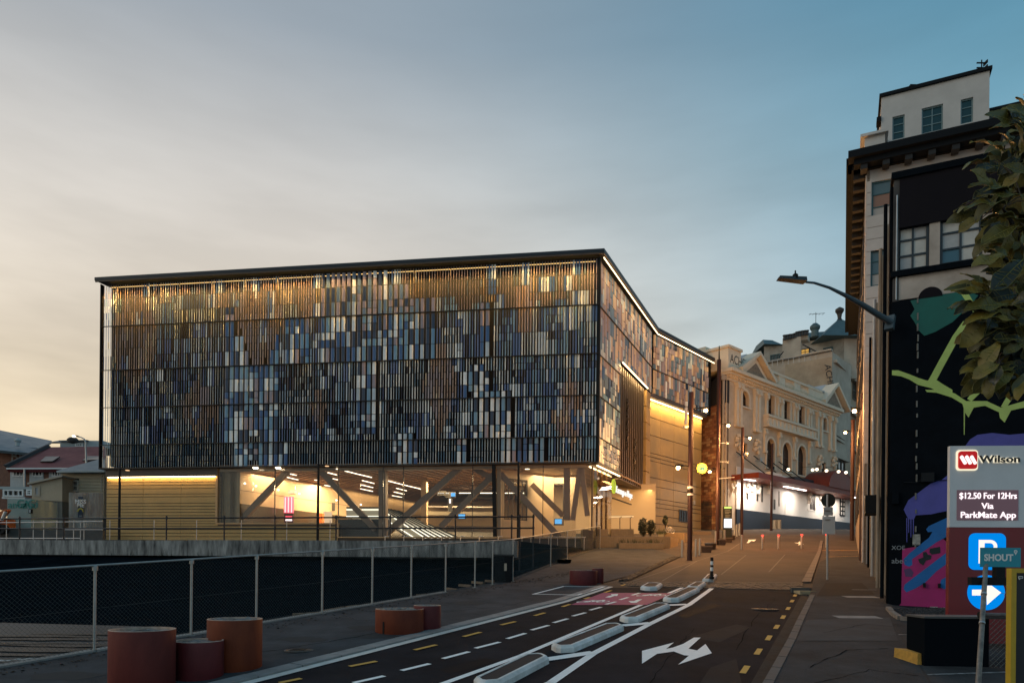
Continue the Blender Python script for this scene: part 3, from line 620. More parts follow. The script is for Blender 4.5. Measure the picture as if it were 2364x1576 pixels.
def side(pl, a0, a1, zlow, seed):
    pitch = .36; n = int((a1-a0)/pitch)
    for i in range(n):
        a = a0+(i+.5)*pitch; h = 0; low = zlow(a)
        while h < len(half):
            zt = half[h][0]; b = half[h][2]; left = sum(1 for k in range(h, len(half)) if half[k][2] == b)
            if zt <= low+.3: break
            L = min(left, 1 if vn(i, h, seed) > .6 else 2 if vn(i, h, seed) > .2 else 3); zb = max(low, half[h+L-1][1]); v = (zt-ZL)/(ZT-ZL)
            if v > .66: c = pick([('tan', 3), ('mauve', 3), ('brown', 2), ('mid', 2), ('grey', 1), ('navy', 1)])
            elif v > .4: c = pick([('mauve', 2.5), ('grey', 2), ('blue', 1.3), ('mid', 2), ('tan', 1), ('navy', 1)])
            else: c = pick([('navy', 2), ('blue', 2), ('mid', 2), ('grey', 1.2), ('pale', 1), ('steel', 1.5)])
            if pl is BK: c = pick([('tan', 2.4), ('mauve', 3), ('pale', .6), ('brown', 2), ('mid', 2.5), ('grey', 1), ('navy', 1.2)])
            pieces.append((pl, a, zb, zt, rl.choice([.22, .28, .33]) if pl is BK else .33, rl.choice([4, 8, 14]) if pl is SD else rl.choice([5, 30, 50]), c, 2)); h += L
LS = (Cp.xy-Bp.xy).length
aF0 = SD.at(1437, 834)[0]; ZU = SD.at(1437, 834)[1]; aF1 = SD.at(1494, 894)[0]
front(); side(SD, .1, LS-.1, lambda a: ZL+.05 if a < aF0 else ZU+.05, 21); side(BK, .1, LB-.1, lambda a: ZU+.1, 22)
blade_cache = {}
def blade(mb, pl, a, z0, z1, w, ang, ci, o=.0):
    """a curved ceramic baguette turned by ang about its vertical axis"""
    t = rad(ang if pl is not FR or ang < 20 else -ang); d = pl.d*math.cos(t) + pl.n*math.sin(t); nn = pl.n*math.cos(t) - pl.d*math.sin(t)
    if pl is FR and ang > 20: pass
    c = pl.pt(a, 0, -.16); prof = [(-.5, 0), (-.30, .10), (0, .14), (.30, .10), (.5, 0), (.46, -.05), (-.46, -.05)]
    ring = [c + d*(u*w) + nn*(v*w) for u, v in prof]; g = .022
    mb.hexa([(p.x, p.y, z0+g) for p in ring], [(p.x, p.y, z1-g) for p in ring], ci)
# the 300 that show largest are parts of their own
def seen(pc):
    pl, a, z0, z1, w, ang, ci, k = pc; q = pl.pt(a, (z0+z1)/2); v = (q-CAM); dep = v.y; v.z = 0; v.normalize()
    d = pl.d*math.cos(rad(ang))+pl.n*math.sin(rad(ang)); return (abs(d.cross(v).z)*w+.03)*(z1-z0)/dep/dep
order = sorted(range(len(pieces)), key=lambda i: -seen(pieces[i])); big = set(order[:296]); rest = MB()
for i, pc in enumerate(pieces):
    if i in big:
        m_ = MB(); blade(m_, *pc[:7]); m_.m = [0]*len(m_.m); obj('louvre', m_, PM[pc[6]], stn)
    else: blade(rest, *pc[:7])
o = obj('louvre_field', rest, PM, stn, kind='stuff')
print('pieces', len(pieces))
# rails that carry the louvres
mb = MB()
for z in bz[1:5]:
    FR.box(mb, .05, LF-.05, z-.014, z+.014, -.10, .03); SD.box(mb, .05, LS if z > ZU else aF0, z-.02, z+.02, -.10, -.02)
    if z > ZU: BK.box(mb, .05, LB, z-.02, z+.02, -.10, -.02)
FR.box(mb, -.05, LF+.05, ZL-.05, ZL+.04, -OFF, .06); SD.box(mb, .05, aF0, ZL-.05, ZL+.04, -OFF, .05)
for k in range(0, int(LF/2.6)+1): a = min(LF-.1, .1+k*2.6); FR.box(mb, a-.03, a+.03, ZL, zcap0, -.55, -.45)
obj('louvre_rail', mb, mat('rail_metal', (.035, .03, .027), .5, .4), stn)
for pl_a, a0_, a1_, zl_ in ((FR, -.03, .05, ZL), (FR, LF+.0, LF+.06, ZL), (SD, .09, .2, ZL), (BK, LB-.05, LB+.1, ZU)):
    mb = MB(); pl_a.box(mb, a0_, a1_, zl_, zcap0, -.34, .03); obj('corner_trim', mb, black_metal, stn)
# LED strips in the cavity and along the side eaves
led = emat('led_warm', (1, .74, .38), 9); ledw = emat('led_strip_bright', (1, .74, .40), 4.5)
mb = MB(); FR.box(mb, .3, LF-.3, zcap0-.06, zcap0-.02, -.62, -.58); obj('led_strip', mb, emat('led_cavity', (1, .62, .22), 1.3), stn)
for k in range(6):
    a0, a1 = .3+k*(LF-.6)/6, .3+(k+1)*(LF-.6)/6
    strip_light(FR.pt(a0, zcap0-.12, -.50), FR.pt(a1, zcap0-.12, -.50), .12, [60, 34, 40, 60, 54, 58][k]*20, (1, .52, .13), Vector((0, 0, -1))+FR.n*.10, 75)
    strip_light(FR.pt(a0, zcap0-.09, .20), FR.pt(a1, zcap0-.09, .20), .08, [10, 5, 5.5, 9, 8, 9][k]*13, (1, .54, .15), Vector((0, 0, -1))-FR.n*.10, 75)
mb = MB(); SD.box(mb, .0, LS, zcap0-.14, zcap0-.085, e-.02, e+.03); obj('led_strip', mb, ledw, stn)
mb = MB(); BK.box(mb, .1, LB+.4, zcap0-.14, zcap0-.085, e-.06, e-.01); obj('led_strip', mb, ledw, stn)
strip_light(SD.pt(.2, zcap0-.16, .30), SD.pt(LS-.2, zcap0-.16, .30), .08, 130, (1, .60, .22), Vector((0, 0, -1))-SD.n*.12, 80)
strip_light(BK.pt(.2, zcap0-.16, .30), BK.pt(LB, zcap0-.16, .30), .08, 80, (1, .60, .22), Vector((0, 0, -1))-BK.n*.12, 80)
# ribbed bronze panel on the side face
fin = mat('fin_bronze', (.105, .078, .052), .42, .45, var=.1, scale=2)
for i in range(26):
    a = aF0+.12+i*(aF1-aF0-.3)/26; m_ = MB(); SD.box(m_, a, a+.11, ZL-.35, ZU-.25, -.45, -.14-.06*(i % 2)); obj('rib', m_, fin, stn)
mb = MB(); SD.box(mb, aF0, aF1, ZL-.35, ZU+.1, -.75, -.46); SD.box(mb, aF0-.05, aF1+.1, ZL-.42, ZL-.35, -.75, -.1); obj('rib_backing', mb, bronze_dk, stn)
mb = MB()
for (a, z0, z1) in [(aF0+1.9, ZL+2.2, ZU-2.4), (aF0+4.3, ZL+.8, ZU-5)]:
    k = 0; z = z0
    while z < z1: mb.box(SD.pt(a+.12*math.sin(k*1.3), z, -.08), (.12, .12, .16), rz=k*.6); z += .21; k += 1
obj('carved_pattern', mb, mat('carving', (.03, .024, .018), .5), stn)
mb = MB(); SD.box(mb, aF0-.02, aF1+.1, ZU-.13, ZU-.05, .0, .07); obj('led_strip', mb, ledw, stn)
strip_light(SD.pt(aF0, ZU-.2, .1), SD.pt(aF1, ZU-.2, .1), .1, 130, (1, .66, .28), Vector((0, 0, -1))-SD.n*.3)
# big bronze precast wall under the far wing
BW = Plane(BK.pt(0, 0, -.58).xy, BK.d)
w0 = BW.at(1480, 1100)[0]; w1 = BW.at(1619, 1100)[0]; zt = BW.at(1492, 918)[1]
ngr = [1.6, 1.6, 1.6, .35, .35, 1.5, .75, 1.1, .4, .4, .75, .75, 1.1, .4, .75, .5, .4, .75, .4, .6, .4, .5]
cuts = [w0, BW.at(1524, 1100)[0], BW.at(1555, 1100)[0], BW.at(1591, 1100)[0], w1]
cuts[0] = w0
z = zt; nn = 0
for g in ngr:
    z2 = max(5.2, z-g)
    for i in range(4):
        m_ = MB(); BW.box(m_, cuts[i]+.012, cuts[i+1]-.012, z2+.03, z-.03, -.3, 0+R.uniform(-.006, .006)); obj('wall_plank', m_, bronze, stn); nn += 1
    z = z2
    if z <= 5.25: break
mb = MB(); BW.box(mb, w0, w1, 4.4, zt+.4, -.5, -.06); BW.box(mb, w0, w1, 4.0, 5.2, -.5, .06); obj('wall_backing', mb, bronze_dk, stn)
mb = MB(); BW.box(mb, w0+.2, w1+.1, zt+.02, ZU+.05, -.3, .5); obj('soffit_band', mb, bronze_dk, stn)
mb = MB(); BW.box(mb, w0+.5, w1-.1, zt-.07, zt-.01, .05, .10); obj('led_strip', mb, led, stn)
strip_light(BW.pt(w0+.5, zt-.05, .26), BW.pt(w1-.1, zt-.05, .26), .12, 620, (1, .60, .20), Vector((0, 0, -1))-BW.n*.16, 110)
# grille window low on the bronze wall
a0, a1, q0_, q1_ = BW.rng(1567, 1177, 1590, 1205); window(BW, stn, a0, a1, q0_, q1_, .0, 4, 1, dark_frame, mat('dark_glass', (.01, .01, .012), .1), fw=.08)
# narrow return pier beside the ribs
RP = Plane(SD.pt(aF1, 0, .0).xy, d1)
mb = MB(); z = ZU-.2; g = .0
zz = [ZU-.2]
while zz[-1] > 4.6: zz.append(max(4.5, zz[-1]-1.4))
for t_, q_ in zip(zz, zz[1:]):
    m_ = MB(); RP.box(m_, .05, 1.5, q_+.03, t_-.03, -.6, -.05); obj('wall_plank', m_, bronze, stn)
# front-facing bronze wall in the entrance recess (horizontal joints)
EW = Plane(SD.pt(aF1+.05, 0, -.1).xy, FR.d)
ew0, ew1 = EW.at(1478, 1180)[0], EW.at(1405, 1180)[0]; lo, hi = min(ew0, ew1), max(ew0, ew1)
z = ZL-.4
for g in [.75, .45, .75, .45, .45, .9, .45, .75, .9]:
    z2 = max(4.6, z-g)
    for (c0, c1) in ((lo, lo+(hi-lo)*.48), (lo+(hi-lo)*.60, hi)): m_ = MB(); EW.box(m_, c0+.01, c1-.01, z2+.025, z-.025, -.3, R.uniform(-.005, .005)); obj('wall_plank', m_, bronze, stn)
    z = z2
    if z <= 4.65: break
mb = MB(); EW.box(mb, lo-.1, hi, 4.2, ZL, -.5, -.05); obj('wall_backing', mb, bronze_dk, stn)
# soffit over the entrance with lights
mb = MB(); s_ = [SD.pt(.3, ZL-.02, -.1), SD.pt(aF1, ZL-.02, -.1), SD.pt(aF1, ZL-.02, -6), SD.pt(.3, ZL-.02, -6)]
mb.hexa([p-Vector((0, 0, .12)) for p in s_], s_); obj('soffit', mb, mat('soffit_timber', (.22, .15, .09), .6, var=.1, scale=2), stn)
mb = MB(); SD.box(mb, .15, aF0-.1, ZL-.24, ZL-.17, -.14, -.06); SD.box(mb, .35, aF0-.9, ZL-.26, ZL-.19, -.75, -.66); obj('led_strip', mb, ledw, stn)
strip_light(SD.pt(.5, ZL-.35, -.4), SD.pt(aF1-.5, ZL-.35, -.4), .3, 130, (1, .60, .20), (0, 0, -1))
strip_light(SD.pt(aF0, ZL-.5, .6), SD.pt(aF1, ZL-.5, .6), .3, 110, (1, .60, .20), Vector((.1, .55, -1)))
# illuminated station name on a projecting bar
sg = thing('station_sign', 'illuminated white station name with green disc over the entrance', 'sign', SD.pt(aF0-1.0, ZL-1.6, -.5))
a_ = SD.at(1418, 1118)[0]
SP = Plane(SD.pt(SD.at(1418, 1120, .3)[0], 0, .3).xy, (SD.d*1.0).xy); M_ = plane_matrix(SP, 0.45, SP.at(1421, 1124)[1], .02)
rgt = Vector((-SP.n.y, SP.n.x, 0)); sgn = 1 if rgt.dot(SP.d) > 0 else -1
txtm = emat('sign_white', (1, .95, .84), 1.0)
zz_ = SP.at(1420, 1127)[1]; Lx = abs(SP.at(1458, 1140)[0]-SP.at(1420, 1127)[0])
tp = text_part('Karanga-a-Hape', plane_matrix(SP, SP.at(1421, 1124)[0], zz_-.05, .02), .72, txtm, sg, depth=.03, bold=.01)
ex = max(v.co.dot(rgt) for v in tp.data.vertices)-min(v.co.dot(rgt) for v in tp.data.vertices); print('sign', ex, Lx)
k_ = Lx/ex; bpy.data.objects.remove(tp); text_part('Karanga-a-Hape', plane_matrix(SP, SP.at(1421, 1124)[0], zz_-.05, .02), .72, txtm, sg, depth=.03, bold=.0, sx=k_)
g_ = MB(); cc = SP.at(1417, 1122); 
for i in range(24):
    a, b = 2*math.pi*i/24, 2*math.pi*(i+1)/24
    q = [(cc[0]+r_*math.cos(t_), cc[1]+r_*1.0*math.sin(t_)) for r_, t_ in ((.52, a), (.52, b), (.0, b))]; SP.spoly(g_, q, -.04, .02)
obj('disc', g_, emat('sign_green', (.50, .58, .05), 1.0), sg)
g_ = MB(); SP.box(g_, cc[0]-.05, cc[0]+.05, cc[1]-.4, cc[1]+.4, .02, .03); obj('disc_mark', g_, mat('sign_dark', (.02, .03, .02), .5), sg)
g_ = MB(); SP.box(g_, min(cc[0], cc[0]+sgn*Lx), max(cc[0], cc[0]+sgn*(Lx+.5)), zz_-.75, zz_-.68, -.12, -.02); obj('bracket', g_, black_metal, sg)
# ------------------------------------------------------------------ ground floor, front
aG1 = FR.at(497, 1150)[0]; aG0 = FR.at(1362, 1150)[0]; zs1 = FR.at(640, 1205)[1]; zs0 = FR.at(1000, 1238)[1]; aS = FR.at(776, 1200)[0]; aW1 = FR.at(238, 1150)[0]
print('front', aG0, aG1, aS, aW1, 'sills', zs1, zs0)
IN = -.35                                            # face of the ground floor set back under the box
zb0 = FR.at(370, 1098)[1]
mb = MB(); FR.box(mb, aG1, aW1, zb0, ZL-.05, -1.2, IN+.12); obj('wall_band', mb, bronze_dk, stn)
j1, j2 = FR.at(411, 1150)[0], FR.at(323, 1150)[0]
ys = [1098, 1111, 1118, 1126, 1138.5, 1145, 1160, 1167, 1174, 1181, 1188.5, 1195, 1201, 1207, 1213, 1221, 1229, 1237, 1246]
for y0_, y1_ in zip(ys, ys[1:]):
    z1_, z0_ = FR.at(370, y0_)[1], max(4.0, FR.at(370, y1_)[1])
    for c0, c1 in ((aG1, j1), (j1, j2), (j2, aW1)): m_ = MB(); FR.box(m_, c0+.01, c1-.01, z0_+.022, z1_-.022, -.8, IN+R.uniform(-.006, .006)); obj('wall_plank', m_, bronze, stn)
    if y0_ >= 1207:                                 # plinth under the window
        for c0, c1 in ((aS, (aS+aG1)/2), ((aS+aG1)/2, aG1)): m_ = MB(); FR.box(m_, c0+.01, c1-.01, z0_+.022, min(zs1-.1, z1_-.022), -.8, IN+.03+R.uniform(-.006, .006)); obj('wall_plank', m_, bronze_dk if y0_ < 1213 else bronze, stn)
mb = MB(); FR.box(mb, aS, aW1, 4.0, zs1-.12, -1.0, IN-.06); FR.box(mb, aG1+.02, aW1, 4.0, ZL-.06, -1.0, IN-.06); FR.box(mb, aG0, aS, 4.0, zs0-.1, -1.0, IN-.05); obj('wall_backing', mb, bronze_dk, stn)
mb = MB(); FR.box(mb, aG1+.1, aW1-.15, zb0-.06, zb0-.01, IN+.03, IN+.09); obj('led_strip', mb, led, stn)
strip_light(FR.pt(aG1+.1, zb0-.03, IN+.17), FR.pt(aW1-.1, zb0-.03, IN+.17), .09, 105, (1, .58, .18), Vector((0, 0, -1))-FR.n*.2)
mb = MB(); warmtrim = mat('bronze_trim', (.42, .27, .14), .4, .3)
FR.box(mb, aS-.06, aG1+.12, zs1-.12, zs1-.02, IN-.1, IN+.1); FR.box(mb, aG1-.02, aG1+.16, zs1, ZL-.06, IN-.2, IN+.1); FR.box(mb, aG0, aS, zs0-.09, zs0, IN-.1, IN+.1); FR.box(mb, aS-.08, aS+.04, zs0, zs1-.02, IN-.1, IN+.08); obj('window_trim', mb, warmtrim, stn)
# glass panes: front and side
gl = glassmat('hall_glass', (.93, .92, .90), .6); gls = glassmat('side_glass_low', (.86, .82, .76), .14)
gx = [1362, 1318, 1252, 1197, 1140, 1088, 1033, 980, 927, 880, 828, 776, 725, 676, 628, 578, 533, 510, 498]
for x0_, x1_ in zip(gx, gx[1:]):
    a0, a1 = FR.at(x0_, 1150)[0], FR.at(x1_, 1150)[0]; low = zs1 if (x0_+x1_)/2 < 776 else zs0
    m_ = MB(); FR.box(m_, a0+.015, a1-.015, low, ZL-.1, IN-.02, IN); obj('pane', m_, gl, stn)
    if 1140 < x0_ < 1300 or x0_ in (1088, 927, 880, 776, 628): m_ = MB(); FR.box(m_, a0-.02, a0+.02, low, ZL-.1, IN-.14, IN-.03); obj('mullion', m_, dark_frame, stn)
for k in range(4):
    m_ = MB(); SD.box(m_, .35+k*1.1, .35+(k+1)*1.1-.03, 4.2, ZL-.2, -.42, -.40); obj('pane', m_, gls, stn)
    m_ = MB(); SD.box(m_, .33+k*1.1-.03, .33+k*1.1+.03, 4.2, ZL-.2, -.55, -.43); obj('mullion', m_, mat('bronze_mullion', (.16, .10, .06), .4, .5), stn)
# ------------------------------------------------------------------ the hall inside
cream = mat('hall_cream', (.48, .36, .235), .65, var=.1, scale=.6); ceilm = mat('hall_ceiling', (.36, .22, .13), .6, var=.15, scale=6)
floorm = mat('hall_floor', (.20, .16, .11), .35, var=.1, scale=2)
aWall = FR.at(549, 1100, IN)[0]; w_org = FR.pt(aWall, 0, IN-.3)
LW = Plane(w_org.xy, d1); LWl = 27.0
LW.n = Vector((d1.y, -d1.x, 0))
mb = MB(); LW.box(mb, 0, LWl, 4.4, ZL, -.3, 0); FRb = Plane(LW.pt(LWl, 0).xy, FR.d); 
obj('hall_wall', mb, cream, stn)
m_ = MB(); LW.box(m_, 0, LWl, 4.6, 7.35, .0, .04); obj('hall_dado', m_, mat('hall_dark_glass', (.07, .052, .032), .2), stn)
for z_ in (8.35,):
    m_ = MB(); LW.box(m_, 0, LWl, z_-.015, z_+.015, 0, .01); obj('hall_wall_joint', m_, bronze_dk, stn)
bw = MB(); q = LW.pt(LWl, 0); q2 = SD.pt(20, 0, -1); bw.beam((q.x-1, q.y, 7.1), (q2.x+.5, q2.y, 7.1), .3, 5.6); obj('hall_back_wall', bw, cream, stn)
fl = [FR.pt(aG0+.2, 0, IN-.15), FR.pt(aG1, 0, IN-.15), LW.pt(LWl+1, 0, 0), SD.pt(22, 0, -.8)]
mb = MB().add([(p.x, p.y, 4.70) for p in fl], [(0, 1, 2, 3)]); obj('hall_floor', mb, floorm, stn)
mb = MB().hexa([(p.x, p.y, ZL-.07) for p in fl], [(p.x, p.y, ZL+.2) for p in fl]); obj('hall_ceiling', mb, ceilm, stn)
m_ = MB(); FR.box(m_, aG0+.2, aG1, ZL-.28, ZL-.08, IN-.5, IN-.2); obj('ceiling_edge', m_, cream, stn)
m_ = MB(); FR.box(m_, aG1-.1, aWall+.3, 4.6, ZL, -3, IN-.5); FR.box(m_, aG1-.15, aG1-.05, 4.6, ZL, -3, IN-.5); obj('hall_end_wall', m_, mat('hall_end', (.34, .25, .15), .5, var=.2, scale=1), stn)
# fine ceiling battens
for k in range(34):
    p, q = fl[0].lerp(fl[1], (k+.5)/34), fl[3].lerp(fl[2], (k+.5)/34); m_ = MB(); m_.beam((p.x, p.y+.4, ZL-.11), (q.x, q.y, ZL-.11), .10, .07); obj('ceiling_batten', m_, ceilm, stn)
# trusses and columns
trm = mat('truss_paint', (.27, .19, .135), .5, var=.08, scale=2)
def truss(pts, w=.75, o=-1.1, d=.35, m=trm, name='truss_member'):
    (x0_, y0_), (x1_, y1_) = pts; a, z = FR.at(x0_, y0_, o); b, y = FR.at(x1_, y1_, o)
    z, y = [min(v_, ZL-.1) for v_ in (z, y)]; m_ = MB(); m_.beam(FR.pt(a, z, o), FR.pt(b, y, o), w, d, up=(FR.n.x, FR.n.y, 0)); obj(name, m_, m, stn)
truss([(542, 1073), (541, 1204)], .40, d=.5); truss([(667, 1074), (557, 1200)], .42); truss([(737, 1074), (868, 1222)], .42)
truss([(885, 1070), (885, 1240)], .52, d=.6); truss([(898, 1226), (1062, 1070)], .44); truss([(1018, 1216), (1142, 1094)], .42, o=-1.7)
truss([(1140, 1070), (1143, 1238)], .25, o=-.15, d=.25, m=black_metal); truss([(1156, 1094), (1292, 1240)], .42)
truss([(1228, 1118), (1300, 1190)], .40, o=-3.5); truss([(1309, 1068), (1309, 1200)], .42, d=.5); truss([(1340, 1072), (1322, 1200)], .34, o=-.9); truss([(1342, 1072), (1356, 1190)], .34, o=-.9)
truss([(980, 1100), (980, 1220)], .45, o=-7, d=.5, m=cream); truss([(1095, 1070), (1146, 1110)], .4, o=-1.5)
truss([(1152, 1072), (1152, 1240)], .30, o=-.9, d=.3, m=cream)
# linear ceiling lights, parallel to the side street
lin = emat('linear_light', (1, .86, .62), 4)
def clight(x0_, y0_, x1_, y1_, wd=.09):
    z_ = ZL-.17; p = P(x0_, y0_, depth_for(x0_, y0_, z_)); q = P(x1_, y1_, depth_for(x1_, y1_, z_)); m_ = MB().beam(p, q, wd, .03); obj('ceiling_light', m_, lin, stn)
U = lambda x, y: (490+x/5.737, 1050+y/5.737)
for a, b in [((1645, 182), (2110, 296)), ((1030, 248), (1112, 268)), ((985, 292), (1137, 328)), ((1070, 335), (1105, 340)), ((1532, 232), (1648, 262)), ((1600, 312), (1660, 326)), ((1988, 336), (2143, 375)), ((1975, 394), (2128, 430)), ((1964, 445), (2125, 480)), ((1952, 492), (2090, 520)), ((1490, 398), (1560, 412)), ((1355, 330), (1385, 333))]: clight(*U(*a), *U(*b))
U2 = lambda x, y: (880+x/4.523, 1050+y/4.523)
for a, b in [((160, 346), (265, 372)), ((135, 385), (240, 408)), ((115, 422), (215, 440)), ((66, 268), (420, 356))]: clight(*U2(*a), *U2(*b))
def ilight(p, q, w=.09): m_ = MB().beam(p, q, w, .05); obj('ceiling_light', m_, lin, stn)
ilight(P(894, 1106, 57), P(1134, 1104, 56.2)); ilight(P(1060, 1137.5, 62), P(1210, 1137.5, 62)); ilight(P(1245, 1136, 60), P(1302, 1136, 60))
for x_, y_ in [(590, 1080), (642, 1080), (1217, 1081)]:
    p = P(x_, y_, depth_for(x_, y_, ZL-.13)); m_ = MB().lathe(p, [(.16, -.03), (.2, .02)], 14); obj('downlight', m_, emat('downlight', (1, .85, .6), 14), stn)
for x_, y_ in [U(432, 375), U(580, 408), U(875, 460), U(1152, 510), U(1408, 555), U(1645, 597), U(1968, 655), (1066, 1170)]:
    a, z_ = LW.at(x_, y_, .2) if x_ < 900 else (20, 8); p = LW.pt(a, z_, .2); m_ = MB().lathe(p, [(.0, -.07), (.07, -.03), (.07, .03), (0, .07)], 10, cap=False); obj('spot_lamp', m_, emat('spot', (1, .9, .7), 6), stn)
# area lamps that stand for the hall's fittings
for (x_, Z_, pw) in [(620, 54, 75), (760, 58, 140), (900, 60, 170), (1040, 57, 150), (1180, 54, 110), (1280, 52, 75)]:
    p = P(x_, 1100, Z_); light('AREA', (p.x, p.y, ZL-.3), pw*7, (1, .70, .36), 3.2, 3.2, aim=(0, 0, 0))
strip_light(LW.pt(.5, 8.75+.9, .35), LW.pt(LWl-1, 9.6, .35), .1, 130, (1, .68, .32), Vector((0, 0, -1))-LW.n*.3)
# white control room box on the right with window frames
wr = MB(); BX = Plane(FR.pt(FR.at(1158, 1150, -2)[0], 0, -2).xy, d1*-1 if False else d1)
wht = mat('room_white', (.40, .33, .24), .6)
RX = Plane(FR.pt(FR.at(1150, 1150, -1.6)[0], 0, -1.6).xy, Vector((.80, .60))); RX2o = RX.pt(5.2, 0)
def rxwin(pl, x0_, y0_, x1_, y1_, c_, r_): a0, a1, z0_, z1_ = pl.rng(x0_, y0_, x1_, y1_); return (a0, a1, z0_, z1_)
oA = rxwin(RX, 1164, 1105, 1218, 1200, 4, 1); m_ = MB(); openings(RX, m_, 0, 5.2, 4.7, ZL-.1, [oA], -.15, 0); obj('room_wall', m_, wht, stn)
window(RX, stn, *oA, -.1, 5, 1, dark_frame, gl, fw=.08)
RY = Plane(RX2o.xy, FR.d*-1); L_ = abs(RY.at(1330, 1150)[0]); oB = rxwin(RY, 1240, 1116, 1302, 1212, 2, 1); m_ = MB(); openings(RY, m_, 0, L_, 4.7, ZL-.1, [oB], -.15, 0); obj('room_wall', m_, wht, stn)
window(RY, stn, *oB, -.1, 2, 1, dark_frame, gl, fw=.09)
rp = RY.pt(2, 7, -3); light('AREA', (rp.x, rp.y, ZL-.5), 140, (1, .78, .45), 3, 3, aim=(0, 0, 0))
m_ = MB(); RY.box(m_, -2, 8, 4.7, ZL, -7, -6.8); obj('room_back_wall', m_, wht, stn)
for (x_, y_, w_, h_) in [(1241, 1205, 9, 12), (1289, 1203, 16, 11), (1066, 1191, 15, 9)]:
    p = P(x_, y_, 55.5); m_ = MB().box(p, (w_*55.5/1600, .08, h_*55.5/1600)); s_ = obj('screen', m_, emat('blue_screen', (.12, .42, .85), 1.4), stn)
    m_ = MB().box(p+Vector((0, .06, 0)), (w_*55.5/1600+.1, .06, h_*55.5/1600+.1)); obj('screen_case', m_, black_metal, s_)
# red poster screen, door, signs on the long wall
def onwall(name, x0_, y0_, x1_, y1_, m, o=.1, dp=.06): m_ = MB(); a0, a1, z0_, z1_ = LW.rng(x0_, y0_, x1_, y1_, o+dp); LW.box(m_, a0, a1, z0_, z1_, o, o+dp); return obj(name, m_, m, stn), (a0, a1, z0_, z1_)
Pz = 54.
def facebox(name, x0_, y0_, x1_, y1_, Z, m, dep=.12, parent=None):
    a, b = P(x0_, y1_, Z), P(x1_, y0_, Z); m_ = MB().box(((a.x+b.x)/2, Z+dep/2, (a.z+b.z)/2), (abs(b.x-a.x), dep, abs(b.z-a.z))); return obj(name, m_, m, parent or stn)
sm_ = mat('poster_screen', (.5, .05, .1), .4, emit=(1, .1, .16), estr=1.6); pm_ = emat('poster_pale', (1, .55, .55), 1.8)
s_ = facebox('poster_screen', 655.5, 1146, 677.5, 1183, 55, sm_)
for k in range(3): facebox('screen_band', 657+k*7.3, 1147, 660+k*7.3, 1182, 54.99, pm_, .02, s_)
s_ = facebox('poster_screen', 655.5, 1183, 677.5, 1206, 55.05, mat('screen_dark', (.05, .01, .015), .4)); facebox('screen_band', 659, 1198, 674, 1201.5, 55.0, emat('pale_glow', (1, .85, .85), 2), .03, s_); facebox('screen_band', 659, 1191, 674, 1194, 55.0, sm_, .03, s_)
facebox('wall_box', 665, 1131, 680, 1139, 55.4, steel, .5)
facebox('door_surround', 698.5, 1150, 725, 1206, 62, cream, .1); facebox('door', 702.5, 1165, 717, 1206, 61.9, emat('bright_doorway', (1, .82, .52), 1.25), .05)
facebox('overhead_sign', 703, 1136, 741, 1148, 60, mat('sign_charcoal', (.025, .023, .02), .5)); facebox('overhead_sign', 735, 1160, 773, 1178, 61, MT['sign_charcoal'])
for (x_, y_, r_, Z_) in [(709.5, 1141.5, .15, 59.9), (732, 1143, .15, 59.9), (750, 1168, .12, 60.9), (636, 1169, .17, 55)]:
    p = P(x_, y_, Z_); m_ = MB(); m_.tube(p, p+Vector((0, .05, 0)), r_, n=16); obj('pictogram', m_, emat('pictogram', (1, .8, .45), 1.5), stn)
for (x0_, y0_, x1_, y1_, Z_) in [(714, 1139, 720, 1140.5, 59.9), (714, 1142, 718, 1143.2, 59.9), (754, 1166, 758, 1167.2, 60.9), (754, 1169, 757, 1170, 60.9)]: facebox('sign_words', x0_, y0_, x1_, y1_, Z_, MT['pictogram'], .03)
facebox('ticket_machine', 733.5, 1184, 744, 1206, 58, mat('orange_panel', (.55, .13, .02), .5, emit=(1, .22, .03), estr=.35), .6)
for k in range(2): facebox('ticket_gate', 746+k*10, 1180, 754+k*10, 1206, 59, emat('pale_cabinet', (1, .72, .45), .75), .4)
facebox('hanging_sign', 1009, 1133, 1030, 1143, 57, MT['sign_charcoal']); facebox('hanging_sign', 1025, 1135, 1052, 1148, 57.2, MT['sign_charcoal']); facebox('sign_words', 1041, 1137, 1051, 1145, 57.1, MT['blue_screen'], .05)
for x_ in (1011, 1016, 1021, 1029, 1033): facebox('sign_words', x_, 1137, x_+3.4, 1138.6, 56.95, MT['sign_white'], .03)
facebox('info_totem', 1034, 1150, 1044, 1180, 58, mat('totem', (.03, .03, .03), .4), .3); facebox('totem_screen', 1037, 1151, 1040.5, 1161, 57.9, MT['pale_glow'], .05)
facebox('dark_cabinet', 1078, 1104, 1140, 1148, 66, MT['hall_dark_glass'], 1.0)
facebox('planter_box', 986, 1181, 1140, 1188, 63, mat('balcony_glass', (.28, .25, .19), .3), .2); facebox('rail', 986, 1168.5, 1140, 1170, 63, brushed, .05)
facebox('low_wall', 1030, 1214, 1140, 1226, 54, bronze_dk, .3)
